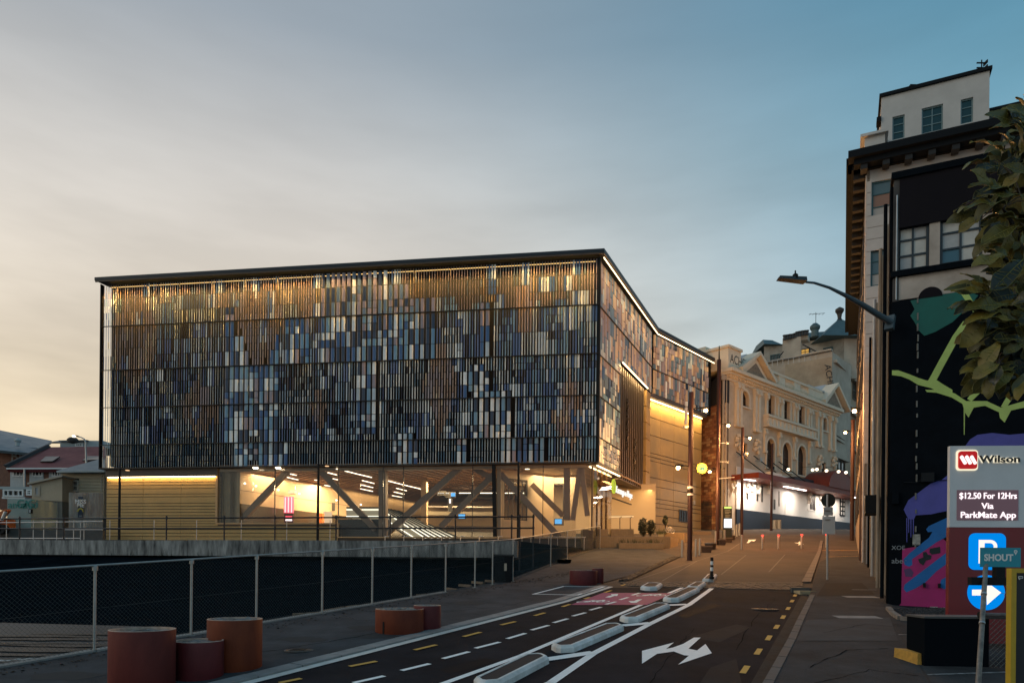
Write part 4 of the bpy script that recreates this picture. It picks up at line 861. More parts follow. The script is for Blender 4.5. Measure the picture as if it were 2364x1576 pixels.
# escalators: lit balustrades descending to the right
for k in range(6):
    Z_ = 51.6+k*.95; t0, t1 = P(880+k*8, 1171+k*1.5, Z_), P(1022+k*17, 1262, Z_); tl = P(800+k*14, 1171+k*1.5, Z_)
    e_ = MB(); e_.beam(tl, t0, .09); e_.beam(t0, t1, .09)
    et = thing('escalator', ['nearest escalator balustrade with glowing edges inside the hall', 'second glowing escalator balustrade behind the nearest one inside the hall', 'third glowing escalator balustrade counted from the glass', 'fourth glowing escalator balustrade counted from the glass', 'fifth glowing escalator balustrade counted from the glass', 'farthest glowing escalator balustrade inside the hall'][k], 'escalator', t1, 'escalators in the station hall')
    obj('handrail', e_, black_metal, et)
    g_ = MB(); dn = Vector((0, 0, -.8)); g_.ext([tl, t0, t0+dn, tl+dn], (0, .03, 0)); g_.ext([t0, t1, t1+dn, t0+dn], (0, .03, 0)); obj('balustrade', g_, mat('balustrade_panel', (.34, .31, .24), .3, emit=(1, .9, .6), estr=.12), et)
    for j, dz in enumerate((-.16, -.66)): l_ = MB(); q = Vector((0, -.04, dz)); l_.beam(tl+q, t0+q, .10, .05); l_.beam(t0+q, t1+q, .10, .05); obj('light_edge', l_, emat('escalator_light', (1, .95, .78), 2.2), et)
    s_ = MB(); q = Vector((0, .5, -.9)); s_.beam(tl+q, t0+q, .9, .1, up=(0, 0, 1)); s_.beam(t0+q, t1+q, .9, .1); obj('steps', s_, mat('step_metal', (.10, .10, .09), .4, .6), et)
m_ = MB(); FR.box(m_, FR.at(893, 1220, -1)[0], FR.at(776, 1220, -1)[0], 4.7, FR.at(800, 1198, -1.3)[1], -1.6, -1.45); obj('low_dark_screen', m_, mat('low_screen', (.018, .018, .022), .3), stn)
# ================================================================== CHAIN LINK FENCE
galv = mat('fence_steel', (.36, .37, .36), .5, .5, var=.15, scale=9)
wirem = mat('fence_wire', (.045, .06, .062), .6, .4)
FZ = 1.5
ft = thing('chain_link_fence', 'long chain link fence with galvanised posts climbing along the left footpath', 'fence', (FP[0].x, FP[0].y, G(FP[0].y)))
def fp(v, h=0): return Vector((v.x, v.y, G(v.y)+FH+h))
pxs = [(220, 1507), (444, 1470), (593, 1444), (744, 1426), (860, 1404), (950, 1389), (1029, 1371), (1096, 1355), (1137, 1346), (1184, 1337), (1271, 1301), (1309, 1285)]
posts = [FP[0]-dF*3.4]
def on_fence(x):
    best = None
    for i in range(len(FP)-1):
        for k in range(400):
            p = FP[i].lerp(FP[i+1], k/400); u = CX+FPX*p.x/p.y - (1317-1400)*0*ROLL
            if best is None or abs(u-x) < best[0]: best = (abs(u-x), p)
    return best[1]
posts += [on_fence(x) for x, y in pxs]+[FP[4]]
for p in posts:
    m_ = MB(); b = fp(p, -.15); m_.tube(b, fp(p, FZ-.04), .025, n=10); m_.lathe(fp(p, FZ-.04), [(.045, -.05), (.045, .02), (.02, .05)], 10); m_.lathe(fp(p, -.01), [(.09, 0), (.09, .012)], 10); obj('post', m_, galv, ft)
for a, b in zip(posts, posts[1:]):
    m_ = MB().tube(fp(a, FZ), fp(b, FZ), .019, n=10); obj('top_rail', m_, galv, ft)
wm = MB(); sp_ = .075
for a, b in zip(posts, posts[1:]):
    Ls = (b-a).length; 
    if a.y > 34: sp_ = .12
    n = int((Ls+FZ)/sp_); r = .0022
    for k in range(n+1):
        for sgn in (1, -1):
            s0 = k*sp_ - FZ; t0 = max(0, -s0); t1 = min(FZ, Ls-s0)
            if t1-t0 < .02: continue
            u0, u1 = (s0+t0, s0+t1) if sgn > 0 else (Ls-s0-t0, Ls-s0-t1)
            p = fp(a.lerp(b, u0/Ls), t0); q = fp(a.lerp(b, u1/Ls), t1); o_ = Vector((r, 0, 0)); o2 = Vector((0, r, r))
            wm.add([p-o_, p+o_, p+o2, q-o_, q+o_, q+o2], [(0, 1, 4, 3), (1, 2, 5, 4), (2, 0, 3, 5)])
o = obj('mesh_wire', wm, wirem, ft, kind='stuff')
m_ = MB()
for a, b in zip(posts, posts[1:]): m_.tube(fp(a, .75), fp(b, .75), .003, n=4); m_.tube(fp(a, .08), fp(b, .08), .003, n=4)
obj('tension_wire', m_, wirem, ft)
# concrete edge under the fence and scraps of timber behind it
mb = MB()
for a, b in zip(posts[:8], posts[1:8]):
    n = Vector((-(b-a).y, (b-a).x)).normalized(); m_ = MB(); A_, B_ = a+(b-a).normalized()*.02, b-(b-a).normalized()*.02
    m_.hexa([(v.x, v.y, G(v.y)-.3) for v in (A_-n*.06, B_-n*.06, B_+n*.12, A_+n*.12)], [(v.x, v.y, G(v.y)+FH+.03) for v in (A_-n*.06, B_-n*.06, B_+n*.12, A_+n*.12)]); obj('footing', m_, concrete, ft)
timber = mat('weathered_timber', (.22, .16, .11), .85, var=.3, scale=6)
for i, (x0_, y0_, x1_, y1_, lb) in enumerate([(676, 1419, 736, 1416, 'long pale log lying behind the fence'), (748, 1411, 792, 1403, 'short tilted log beside the fourth fence post'), (800, 1402, 826, 1399, 'thin timber offcut behind the fence left of the fifth post'), (962, 1374, 984, 1373, 'small timber offcut behind the fence left of the seventh post'), (1030, 1358, 1054, 1361, 'grey board behind the fence by the eighth post'), (1060, 1350, 1088, 1352, 'pale board left of the black bin'), (1090, 1343, 1116, 1345, 'narrow plank behind the fence left of the black bin'), (1120, 1340, 1142, 1341, 'plank touching the black bin')]):
    a, b = GP(x0_, y0_, .03), GP(x1_, y1_, .03); m_ = MB().beam(a, b, .10, .08); tag(obj('timber', m_, timber), lb, 'timber')
# wheelie bin behind the fence
b0 = GP(1168, 1344, .0); b0.x -= .1; bt = thing('wheelie_bin', 'black wheelie bin standing behind the chain link fence', 'bin', b0)
m_ = MB().hexa([b0+Vector((x, y, 0)) for x, y in ((-.27, -.27), (.27, -.27), (.27, .27), (-.27, .27))], [b0+Vector((x, y, .92)) for x, y in ((-.34, -.36), (.34, -.36), (.34, .36), (-.34, .36))]); obj('bin_body', m_, black_metal, bt)
m_ = MB().box(b0+Vector((0, 0, .965)), (.74, .78, .06)); m_.box(b0+Vector((0, .42, .93)), (.6, .06, .05)); obj('lid', m_, mat('bin_lid', (.02, .02, .02), .4), bt)
for s_ in (-1, 1): m_ = MB().tube(b0+Vector((s_*.27, .24, .1)), b0+Vector((s_*.33, .24, .1)), .1, n=14); obj('wheel', m_, black_metal, bt)
m_ = MB().box(b0+Vector((.08, -.335, .55)), (.09, .01, .26)); obj('sticker', m_, mat('sticker', (.5, .4, .3), .6), bt)
# ================================================================== PLANTERS (steel rings filled with soil)
def planter(cx, cy, dia_px, ytop, ybot, m, label, notch=False):
    base = GP(cx, ybot, FH); Z = base.y; r = dia_px/FPX*Z/2*.95; kf = 1+r*.85/base.y; r *= kf; c_ = Vector((base.x*kf, base.y*kf, G(base.y)+FH)); h = P(cx, ytop, Z*kf).z-c_.z
    t = thing('planter', label, 'planter', c_, 'red steel ring planters on the left footpath')
    m_ = MB(); n = 48; k = -.18
    m_.lathe(c_, [(r-.012, k), (r, k+.01), (r, h-.006)], n, cap=False); rim_ = MB(); rim_.lathe(c_, [(r, h-.006), (r-.003, h), (r-.024, h), (r-.026, h-.05)], n, cap=False); obj('pale_rim', rim_, mat('pale_rim', (.42, .30, .24), .6, var=.3, scale=9), t); m_.lathe(c_, [(r-.026, h-.05), (r-.026, h-.16)], n, cap=False); obj('steel_ring', m_, m, t, smooth=False).data.shade_smooth()  # rim coloured paler than the ring below it
    s = MB(); rings = [(r-.026, h-.045)]+[(r*f, h-.035+R.uniform(-.03, .03)) for f in (.8, .6, .4, .2)]+[(.02, h-.03)]
    s.lathe(c_, rings, 28, cap=True)
    s.v = [(a+R.uniform(-.015, .015), b+R.uniform(-.015, .015), z+R.uniform(-.018, .03)) for a, b, z in s.v]
    obj('soil', s, soilm, t)
    if notch: m_ = MB(); ang = -2.1; m_.box(c_+Vector((math.cos(ang)*(r+.001), math.sin(ang)*(r+.001), .12)), (.02, .035, .26), rz=ang); obj('slot', m_, black_metal, t)
    return t
soilm = mat('planter_soil', (.07, .065, .06), .95, col2=(.30, .28, .27), var=1, scale=9, bump=.6)
red1 = mat('oxide_red', (.18, .028, .021), .65, col2=(.10, .014, .012), var=1, scale=2.2, stretch=(1, 1, .4), bump=.12, bscale=30)
red2 = mat('oxide_orange', (.22, .042, .010), .65, col2=(.12, .018, .006), var=1, scale=2.2, stretch=(1, 1, .4), bump=.12, bscale=30)
red3 = mat('oxide_wine', (.15, .020, .024), .55, col2=(.09, .012, .015), var=1, scale=2.2, bump=.1, bscale=30)
planter(541.5, 0, 126, 1427, 1550, red2, 'tall orange red ring planter at the right of the nearest group of three')
planter(458, 0, 114, 1477, 1570, red3, 'low wine red ring planter between the two tall ones', False)
planter(328, 0, 147, 1451, 1597, red1, 'nearest and widest tall red ring planter, cut by the bottom edge')
planter(922, 0, 116.5, 1404, 1463, red2, 'low orange ring planter with a slot at its foot, halfway up the footpath', True)
planter(986, 0, 66, 1396, 1452, red3, 'wine red ring planter tucked behind the low orange one')
planter(1346.5, 0, 67, 1316, 1350, red3, 'wide low wine red planter beside the painted box outline')
planter(1380, 0, 28, 1311, 1345, red3, 'small wine red planter behind the wide one near the painted box')
# ================================================================== CONCRETE LANE SEPARATORS
sepw = mat('separator_white', (.86, .87, .87), .75, col2=(.50, .48, .45), var=1, scale=2.2, bump=.3, bscale=30, detail=8)
sepd = mat('separator_fill', (.012, .014, .018), .9, var=.2, scale=3, bump=.3, bscale=50)
def separator(a, b, w, label, h=.135):
    a, b = GP(*a), GP(*b); w *= .92; d = Vector((b.x-a.x, b.y-a.y)); Ls = d.length; d.normalize(); n_ = Vector((-d.y, d.x)); t = thing('lane_separator', label, 'lane separator', a, 'white concrete separators beside the cycle lane')
    def ring(g, z):
        L2 = Ls-g; W = w/2-g; c_ = min(W*.8, .19); q = [(g, -W+c_), (g+c_, -W), (L2-c_, -W), (L2, -W+c_), (L2, W-c_), (L2-c_, W), (g+c_, W), (g, W-c_)]
        out = []
        for u, v in q: p = Vector((a.x, a.y))+d*u+n_*v; out.append(Vector((p.x, p.y, G(p.y)+z)))
        return out
    m_ = MB(); rs = [ring(0, -.02), ring(.004, h*.62), ring(.045, h), ring(.085, h), ring(.09, h-.015)]
    for r0, r1 in zip(rs, rs[1:]):
        k = len(m_.v); m_.add(r0+r1, [(i, (i+1) % 8, 8+(i+1) % 8, 8+i) for i in range(8)])
    obj('concrete_rim', m_, sepw, t); m_ = MB(); m_.add(ring(.088, h-.010), [tuple(range(8))]); obj('dark_top', m_, sepd, t); return t
separator((1112, 1592), (1248, 1523), .50, 'nearest separator, running out of the bottom of the picture')
separator((1289, 1506), (1424, 1450), .50, 'long white separator second from the bottom edge')
separator((1446, 1437), (1532, 1401), .50, 'long white separator third from the bottom edge')
separator((1545, 1390), (1602, 1363), .50, 'weathered grey separator fourth from the bottom edge')
separator((1598, 1362), (1618, 1350), .46, 'short separator at the end of the row just before the cobbles')
separator((1495, 1363), (1513, 1352), .60, 'short separator left of the row beyond the magenta patch')
s7 = separator((1633, 1344), (1645, 1331), .44, 'short separator that carries the black and white flexible post')
q = GP(1643, 1336, .12); fpst = thing('flexible_post', 'black flexible marker post with white bands on its own separator', 'post', q)
for k, (z0_, z1_, m, r) in enumerate([(0, .1, black_metal, .09), (.1, .30, black_metal, .055), (.30, .44, white_paint, .056), (.44, .52, black_metal, .055), (.52, .66, white_paint, .056), (.66, .80, black_metal, .055)]):
    m_ = MB().lathe(q, [(r, z0_), (r, z1_-.004)], 14); obj(['foot', 'shaft', 'reflective_band', 'shaft', 'reflective_band', 'cap'][k], m_, m, fpst)
# ================================================================== BOLLARDS
boll = mat('bollard_steel', (.42, .40, .37), .35, .75)
redg = emat('red_ring', (1, .03, .02), 3.2)
def mk_bollard(lit):
    t = thing('bollard', 'x', 'bollard'); m_ = MB().lathe((0, 0, 0), [(.075, -.1), (.075, .90 if lit else .96)], 16); obj('shaft', m_, boll, t, smooth=False)
    if lit: m_ = MB().lathe((0, 0, 0), [(.085, .90), (.085, .96)], 16); obj('red_light', m_, redg, t); m_ = MB().lathe((0, 0, 0), [(.08, .963), (.08, .985), (.06, 1.0)], 16); obj('cap', m_, boll, t)
    else: m_ = MB().lathe((0, 0, 0), [(.07, .963), (.07, .985), (.05, 1.0)], 16); obj('cap', m_, boll, t)
    t['group'] = 'bollards with glowing red rings' if lit else 'plain steel bollards'; return t
pl_ = mk_bollard(False); lt_ = mk_bollard(True)
plain = [((1575, 1286.5), 'steel bollard left of the nearest red brown lamp mast'), ((1606.5, 1284), 'steel bollard just right of the nearest lamp mast'), ((1615.5, 1281), 'steel bollard beside the dark benches, right of its twin'), ((1652, 1257), 'steel bollard hidden half by the second mast'), ((1712.5, 1268), 'lone steel bollard between the benches and the red lit row'), ((1696, 1240), 'steel bollard at the front right of the information kiosk'), ((1701, 1238), 'steel bollard in the middle of the row by the kiosk'), ((1707, 1235), 'farthest steel bollard of the row by the kiosk'), ((1672.5, 1254), 'steel bollard behind the benches, left of the kiosk')]
for i, (p, lb) in enumerate(plain):
    g_ = GP(*p)
    if i == 0: place(pl_, g_); pl_['label'] = lb; WL[pl_.name] = g_
    else: dup(pl_, g_, 0, lb)
for i, (p, lb) in enumerate([((1760, 1267), 'leftmost bollard with a glowing red ring'), ((1797, 1266.5), 'second red lit bollard from the left'), ((1850.5, 1265), 'red lit bollard standing before the small white arrow on the plaza'), ((1908, 1264), 'rightmost red lit bollard, behind the round sign post')]):
    g_ = GP(*p)
    if i == 0: place(lt_, g_); lt_['label'] = lb
    else: dup(lt_, g_, 0, lb)
    light('POINT', g_+Vector((0, -.18, .93)), 7, (1, .06, .04), .08)
# ================================================================== MASTS AND LAMPS
mast = mat('mast_red', (.032, .009, .008), .5, .2, var=.15, scale=3)
hot = emat('lamp_hot', (1, .62, .25), 60)
def lamp_head(t, base, side_, z, reach=1.0, pw=260):
    d = Vector((side_, -.15, 0)).normalized(); a = base+Vector((0, 0, z)); m_ = MB(); m_.path([a, a+d*reach*.5+Vector((0, 0, .04)), a+d*reach], .03, 8); arm = obj('lamp_arm', m_, black_metal, t)
    m_ = MB().beam(a+d*(reach-.12)+Vector((0, 0, .03)), a+d*(reach+.28)+Vector((0, 0, .03)), .16, .10); obj('lamp_head', m_, black_metal, t)
    e_ = a+d*(reach+.14)+Vector((0, 0, -.10)); m_ = MB().lathe(e_, [(.0, -.09), (.075, -.06), (.10, 0), (.075, .06), (0, .07)], 14, cap=False); obj('bulb', m_, hot, t)
    light('POINT', e_+Vector((side_*1.1, -.9, -.6)), pw*3.0, (1, .47, .15), .12, parent=None)
def mastf(bx, by, top_y, r, label, name='lamp_mast'):
    b = GP(bx, by); z = P(bx, top_y, b.y).z-b.z; t = thing(name, label, 'lamp post', b, 'red brown street masts'); m_ = MB().tube(b-Vector((0, 0, .1)), b+Vector((0, 0, z)), r, r*.92, 14); obj('mast_pole', m_, mast, t, smooth=False)
    m_ = MB().lathe(b, [(r*1.25, 0), (r*1.25, .03)], 14); obj('collar', m_, mast, t); return t, b, z
def zat(b, x, y): return P(x, y, b.y).z-b.z
t1, b1_, z1_ = mastf(1592, 1293, 905, .135, 'nearest red brown mast with two warm lamps and cameras, in front of the bronze wall')
lamp_head(t1, b1_, 1, zat(b1_, 1626, 944), .62, 300); lamp_head(t1, b1_, -1, zat(b1_, 1566, 1076), .55, 220)
m_ = MB(); c_ = b1_+Vector((-.28, -.05, 0)); m_.box(c_+Vector((0, 0, zat(b1_, 1588, 960))), (.13, .13, .9)); m_.lathe(b1_+Vector((0, 0, z1_)), [(.1, 0), (.1, .25), (.06, .3)], 12); obj('antenna', m_, steel, t1)
m_ = MB(); m_.beam(b1_+Vector((0, 0, zat(b1_, 1588, 984))), b1_+Vector((-.34, -.1, zat(b1_, 1588, 986))), .07); m_.beam(b1_+Vector((-.25, -.1, zat(b1_, 1588, 986))), b1_+Vector((-.42, -.25, zat(b1_, 1588, 988))), .13, .1); obj('camera', m_, steel, t1)
for k, yy in enumerate((1125, 1133, 1141)): m_ = MB().lathe(b1_+Vector((0, 0, zat(b1_, 1590, yy))), [(.155, -.05), (.16, .05)], 14); obj('strap_band', m_, [white_paint, black_metal, white_paint][k], t1)
m_ = MB().box(b1_+Vector((.2, -.05, zat(b1_, 1590, 1160))), (.09, .1, .22)); obj('push_box', m_, steel, t1)
t2, b2_, z2_ = mastf(1656, 1256, 830, .15, 'tallest dark red mast between the bronze wall and the theatre corner')
m_ = MB().tube(b2_+Vector((0, 0, z2_)), b2_+Vector((0, 0, z2_+1.0)), .06, .03, 8); obj('spike', m_, black_metal, t2)
lamp_head(t2, b2_, 1, zat(b2_, 1684, 980), .55, 800); lamp_head(t2, b2_, -1, zat(b2_, 1637, 1086), .5, 480)
for yy in (1023, 1066): m_ = MB().beam(b2_+Vector((.1, -.1, zat(b2_, 1660, yy))), b2_+Vector((.62, -.2, zat(b2_, 1660, yy))), .05); m_.box(b2_+Vector((.6, -.2, zat(b2_, 1660, yy)-.03)), (.16, .12, .12)); obj('camera', m_, steel, t2)
m_ = MB().beam(b2_+Vector((0, -.1, zat(b2_, 1660, 1105))), b2_+Vector((1.1, -.3, zat(b2_, 1660, 1102))), .06); obj('bracket_arm', m_, steel, t2)
t3, b3_, z3_ = mastf(1712, 1233, 986, .13, 'slim red mast with one lamp in front of the left end of the theatre')
lamp_head(t3, b3_, 1, zat(b3_, 1731, 1009), .45, 420)
m_ = MB(); m_.lathe(b3_+Vector((.3, -.1, zat(b3_, 1720, 1048))), [(0, -.18), (.13, -.1), (.15, 0), (.15, .12), (0, .14)], 12, cap=False); obj('dome_camera', m_, white, t3)
t4, b4_, z4_ = mastf(1780.5, 1224, 1024, .13, 'plain red mast before the theatre canopy, beside the paired litter bins'); t5, b5_, z5_ = mastf(1847, 1219.5, 1029, .13, 'plain red mast before the domed red canopy')
t6, b6_, z6_ = mastf(1989, 1297.5, 908, .135, 'nearest mast on the right with a bright lamp over the street'); lamp_head(t6, b6_, -1, zat(b6_, 1962, 945), .36, 150)
t7, b7_, z7_ = mastf(1966.5, 1247, 968, .15, 'second mast on the right with a bright lamp'); lamp_head(t7, b7_, -1, zat(b7_, 1948, 996), .5, 300)
t8, b8_, z8_ = mastf(1950, 1212, 1040, .14, 'farthest thin mast on the right, dark and unlit')
# dark slim posts on the station apron
def slim(x, ytop, ybot, Z, label, head=1):
    b = P(x, ybot, Z); b.z = 3.9; z = P(x, ytop, Z).z-b.z; t = thing('lamp_post', label, 'lamp post', b, 'slim dark posts in front of the station'); m_ = MB().tube(b, b+Vector((0, 0, z)), .085, .07, 12); obj('mast_pole', m_, black_metal, t)
    if head: m_ = MB().beam(b+Vector((0, 0, z-.04)), b+Vector((.75, -.1, z-.1)), .16, .05); obj('lamp_head', m_, black_metal, t); m_ = MB().lathe(b+Vector((.55, -.1, z-.17)), [(.12, 0), (.12, .03)], 10); obj('lens', m_, emat('dim_lens', (1, .6, .3), 1.2), t)
slim(275, 1080, 1243, 44.5, 'slim dark lamp post before the bronze wall at the left end of the station'); slim(733.5, 1070, 1243, 42.5, 'slim dark lamp post in the middle of the station front'); slim(1196, 1066, 1236, 40.5, 'slim dark post before the white room inside the station', 0)
# ================================================================== PIPE RAILING ON THE RETAINING WALL
pr = thing('pipe_railing', 'black two rail pipe railing running along the concrete retaining wall', 'railing', (RW0.x, RW0.y, zW))
RWP = Plane((RW0.x, RW0.y+.12), dW); zr1 = RWP.at(600, 1194.5)[1]; zr2 = RWP.at(600, 1219)[1]
pipe = mat('pipe_dark', (.022, .026, .034), .45, .5)
aL = RWP.at(-40, 1200)[0]; aR = RWP.at(1232, 1200)[0]
for z_ in (zr1, zr2): m_ = MB().tube(RWP.pt(aL, z_), RWP.pt(aR, z_), .038, n=8); obj('rail', m_, pipe, pr)
for x_ in (45.5, 147.4, 384.5, 518, 635, 776, 901, 1051.5, 1181.5, 1200, 1231.5):
    a = RWP.at(x_, 1200)[0]; m_ = MB().tube(RWP.pt(a, zW-.1 if x_ < 1195 else zW-2), RWP.pt(a, zr1+.12), .04, n=8); m_.lathe(RWP.pt(a, zr1), [(.06, -.06), (.06, .06)], 8); m_.lathe(RWP.pt(a, zr2), [(.06, -.05), (.06, .05)], 8); obj('rail_post', m_, pipe, pr)
gr_ = thing('handrail', 'pale steel handrail standing behind the black pipe railing', 'railing', (-18, 40, 4.0))
HR = Plane((RW0.x, RW0.y+2.2), dW)
for x_ in (15, 77, 101, 131, 170, 186, 194, 253.6, 355.7, 453.9, 557, 662, 762): a = HR.at(x_, 1220)[0]; m_ = MB().tube(HR.pt(a, 3.9), HR.pt(a, HR.at(x_, 1200)[1]), .022, n=6); obj('rail_post', m_, steel, gr_)
m_ = MB().tube(HR.pt(HR.at(-20, 1207)[0], HR.at(0, 1206)[1]), HR.pt(HR.at(237, 1203)[0], HR.at(237, 1203)[1]), .028, n=8); obj('rail', m_, steel, gr_)
m_ = MB().tube(HR.pt(HR.at(-20, 1243)[0], HR.at(0, 1242)[1]), HR.pt(HR.at(186, 1243)[0], HR.at(186, 1242)[1]), .03, n=8); m_.tube(HR.pt(HR.at(148, 1221)[0], HR.at(148, 1222)[1]), HR.pt(HR.at(237, 1221)[0], HR.at(237, 1222)[1]), .026, n=8); obj('rail', m_, steel, gr_)
# stainless hoop rail in front of the glass
hp = thing('hoop_rail', 'low stainless hoop handrail along the foot of the station glass', 'railing', (0, 44, 4.1))
HP = Plane(FR.pt(0, 0, 2.0).xy, FR.d)
zt_ = HP.at(1000, 1237.5)[1]
for k in range(7):
    x_ = 889+k*43.5; a = HP.at(x_, 1240)[0]; m_ = MB(); m_.path([HP.pt(a, 3.9), HP.pt(a, zt_-.06), HP.pt(a-.05, zt_), HP.pt(a-.30, zt_)], .03, 8); obj('hoop', m_, brushed, hp)
HQ = Plane(FR.pt(-.2, 0, 3.2).xy, FR.d); z_a, z_b = HQ.at(1250, 1239)[1], HQ.at(1250, 1265)[1]
m_ = MB().tube(HQ.pt(HQ.at(1200, 1240)[0], z_a), HQ.pt(HQ.at(1352, 1240)[0], z_a), .03, n=8); obj('rail', m_, brushed, hp); m_ = MB().tube(HQ.pt(HQ.at(1200, 1266)[0], z_b), HQ.pt(HQ.at(1336, 1266)[0], z_b), .03, n=8); obj('rail', m_, brushed, hp)
for k in range(8): a = HQ.at(1205+k*20.5, 1250)[0]; m_ = MB().tube(HQ.pt(a, z_b-.1), HQ.pt(a, z_a), .025, n=6); obj('rail_post', m_, brushed, hp)
# ramp slab and dark plinth at the corner
m_ = MB(); a0, a1 = HQ.at(1200, 1255)[0], HQ.at(1340, 1255)[0]; HQ.box(m_, min(a0, a1), max(a0, a1), 2.8, z_b-.02, -2.5, .1); struct('ramp', m_, mat('ramp_concrete', (.10, .075, .06), .85, var=.2, scale=1))
def gbox(name, label, cat, x0_, x1_, ytop, ybase, dep, m, group=None, chamfer=.03, parent=None):
    a, b = GP(x0_, ybase), GP(x1_, ybase); Z = a.y; zt_ = P((x0_+x1_)/2, ytop, Z).z; zb_ = G(Z)-.15; w = b.x-a.x; m_ = MB()
    m_.hexa([(a.x, Z, zb_), (b.x, Z, zb_), (b.x, Z+dep, zb_), (a.x, Z+dep, zb_)], [(a.x, Z, zt_-chamfer), (b.x, Z, zt_-chamfer), (b.x, Z+dep, zt_-chamfer), (a.x, Z+dep, zt_-chamfer)])
    m_.hexa([(a.x, Z, zt_-chamfer), (b.x, Z, zt_-chamfer), (b.x, Z+dep, zt_-chamfer), (a.x, Z+dep, zt_-chamfer)], [(a.x+chamfer, Z+chamfer, zt_), (b.x-chamfer, Z+chamfer, zt_), (b.x-chamfer, Z+dep-chamfer, zt_), (a.x+chamfer, Z+dep-chamfer, zt_)])
    o = obj(name, m_, m, parent); 
    if not parent: tag(o, label, cat, group)
    return o
gbox('dark_plinth', 'dark brown metal plinth at the street corner of the station', 'plinth', 1345, 1358, 1221, 1270, 1.3, bronze_dk); 
cp = gbox('corner_cabinet', 'weathered brown cabinet standing at the corner of the station glass', 'cabinet', 1352, 1370, 1223, 1266, 1.6, mat('brown_cabinet', (.09, .055, .04), .5, var=.4, scale=3))
# ribbed bronze planter beds by the entrance
bedm = mat('bed_bronze', (.30, .215, .115), .55, .1, var=.12, scale=2)
def bed(x0_, x1_, ytop, ybase, dep, label, chf=0):
    a, b = GP(x0_, ybase), GP(x1_, ybase); Z = a.y; zt_ = P((x0_+x1_)/2, ytop, Z).z; t = thing('garden_bed', label, 'planter bed', a, 'bronze garden beds at the station entrance')
    pts = [(a.x, Z), (b.x, Z), (b.x+chf*.6, Z+chf), (b.x+chf*.6, Z+dep), (a.x, Z+dep)]
    m_ = MB().hexa([(x, y, G(y)-.2) for x, y in pts], [(x, y, zt_) for x, y in pts]); obj('bed_wall', m_, bedm, t)
    n = int((b.x-a.x)/.16)
    for i in range(n): x = a.x+(i+.5)*(b.x-a.x)/n; m_ = MB().box((x, Z-.02, (G(Z)+zt_)/2), (.085, .03, zt_-G(Z)-.04)); obj('bed_rib', m_, bedm, t)
    m_ = MB().hexa([(x*.999+.04, y+.06, zt_+.002) for x, y in pts], [(x*.999+.04, y+.06, zt_+.02) for x, y in pts]); obj('bed_soil', m_, soilm, t)
    return t, zt_, pts
bedA = bed(1374, 1544, 1238, 1263, 2.0, 'long bronze garden bed with a clipped dark shrub', 1.5)
bedB = bed(1429, 1531, 1253, 1266.5, 1.0, 'low front bronze garden bed with sparse ground cover')
bedC = bed(1375, 1404, 1221, 1258, 1.2, 'short raised bronze bed against the entrance glass')
bedD = bed(1411, 1462, 1221, 1257, .9, 'raised bronze bed behind the dark shrub')
bedE = bed(1533, 1578, 1229, 1252, 2.0, 'angled bronze bed with a small tree near the nearest mast', 1.4)
def leafcloud(c, r, n, size, m, name, parent=None, seed=1, shape=(1, 1, 1)):
    rr = random.Random(seed); m_ = MB()
    for i in range(n):
        while True:
            v = Vector((rr.uniform(-1, 1), rr.uniform(-1, 1), rr.uniform(-1, 1)))
            if .25 < v.length < 1: break
        p = Vector(c)+Vector((v.x*r*shape[0], v.y*r*shape[1], v.z*r*shape[2])); a = Vector((rr.gauss(0, 1), rr.gauss(0, 1), rr.gauss(0, 1))).normalized(); b = a.orthogonal().normalized(); s = size*rr.uniform(.6, 1.3)
        m_.add([p-a*s, p+b*s*.45, p+a*s, p-b*s*.45], [(0, 1, 2, 3)])
    return obj(name, m_, m, parent, kind='stuff')
bushm = mat('bush_leaf', (.035, .04, .018), .6, var=.5, scale=9)
def shrub(px, py, wpx, hpx, Z, label, n=900, seed=1, trunk=False, sz=.09):
    c_ = P(px, py, Z); r = wpx/FPX*Z/2; h = hpx/FPX*Z/2; t = thing('shrub', label, 'shrub', (c_.x, c_.y, c_.z-h-(.3 if trunk else 0)))
    leafcloud(c_, r, n, sz, bushm, 'crown', t, seed, (1, .9, h/r))
    m_ = MB(); b = c_-Vector((0, 0, h+(.35 if trunk else .05)))
    for k in range(5): m_.tube(b+Vector((R.uniform(-.1, .1)*(not trunk), 0, 0)), c_+Vector((R.uniform(-r*.5, r*.5), R.uniform(-r*.3, r*.3), R.uniform(0, h*.6))), .025, .008, 5)
    obj('trunk', m_, mat('twig', (.05, .035, .025), .9), t); return t
shrub(1485, 1215, 24, 42, GP(1485, 1262).y+.5, 'clipped dark shrub in the long bronze bed, left half of the pair', 800, 2); shrub(1503, 1217, 22, 36, GP(1485, 1262).y+.8, 'clipped dark shrub touching its taller neighbour on the right', 700, 3)
shrub(1536, 1200, 13, 22, GP(1540, 1255).y+1.0, 'small round tree in the angled bronze bed', 260, 4, True)
for k, (x_, w_) in enumerate([(1521, 10), (1534, 12), (1527, 8), (1450, 40), (1482, 44), (1510, 30)]):
    Z = GP(1500, 1266).y+.4 if k > 2 else GP(1540, 1255).y+.6; c_ = P(x_, 1249 if k > 2 else 1229, Z); m_ = MB()
    for i in range(60 if k > 2 else 24): a = c_+Vector((R.uniform(-w_, w_)/FPX*Z/2, R.uniform(-.3, .3), 0)); m_.tube(a-Vector((0, 0, .1)), a+Vector((R.uniform(-.15, .15), R.uniform(-.1, .1), R.uniform(.08, .22 if k > 2 else .45))), .012, .002, 3)
    o = obj('ground_cover', m_, mat('bed_plant', (.07, .075, .02), .8), kind='stuff'); o['label'] = 'low planting in the bronze beds'
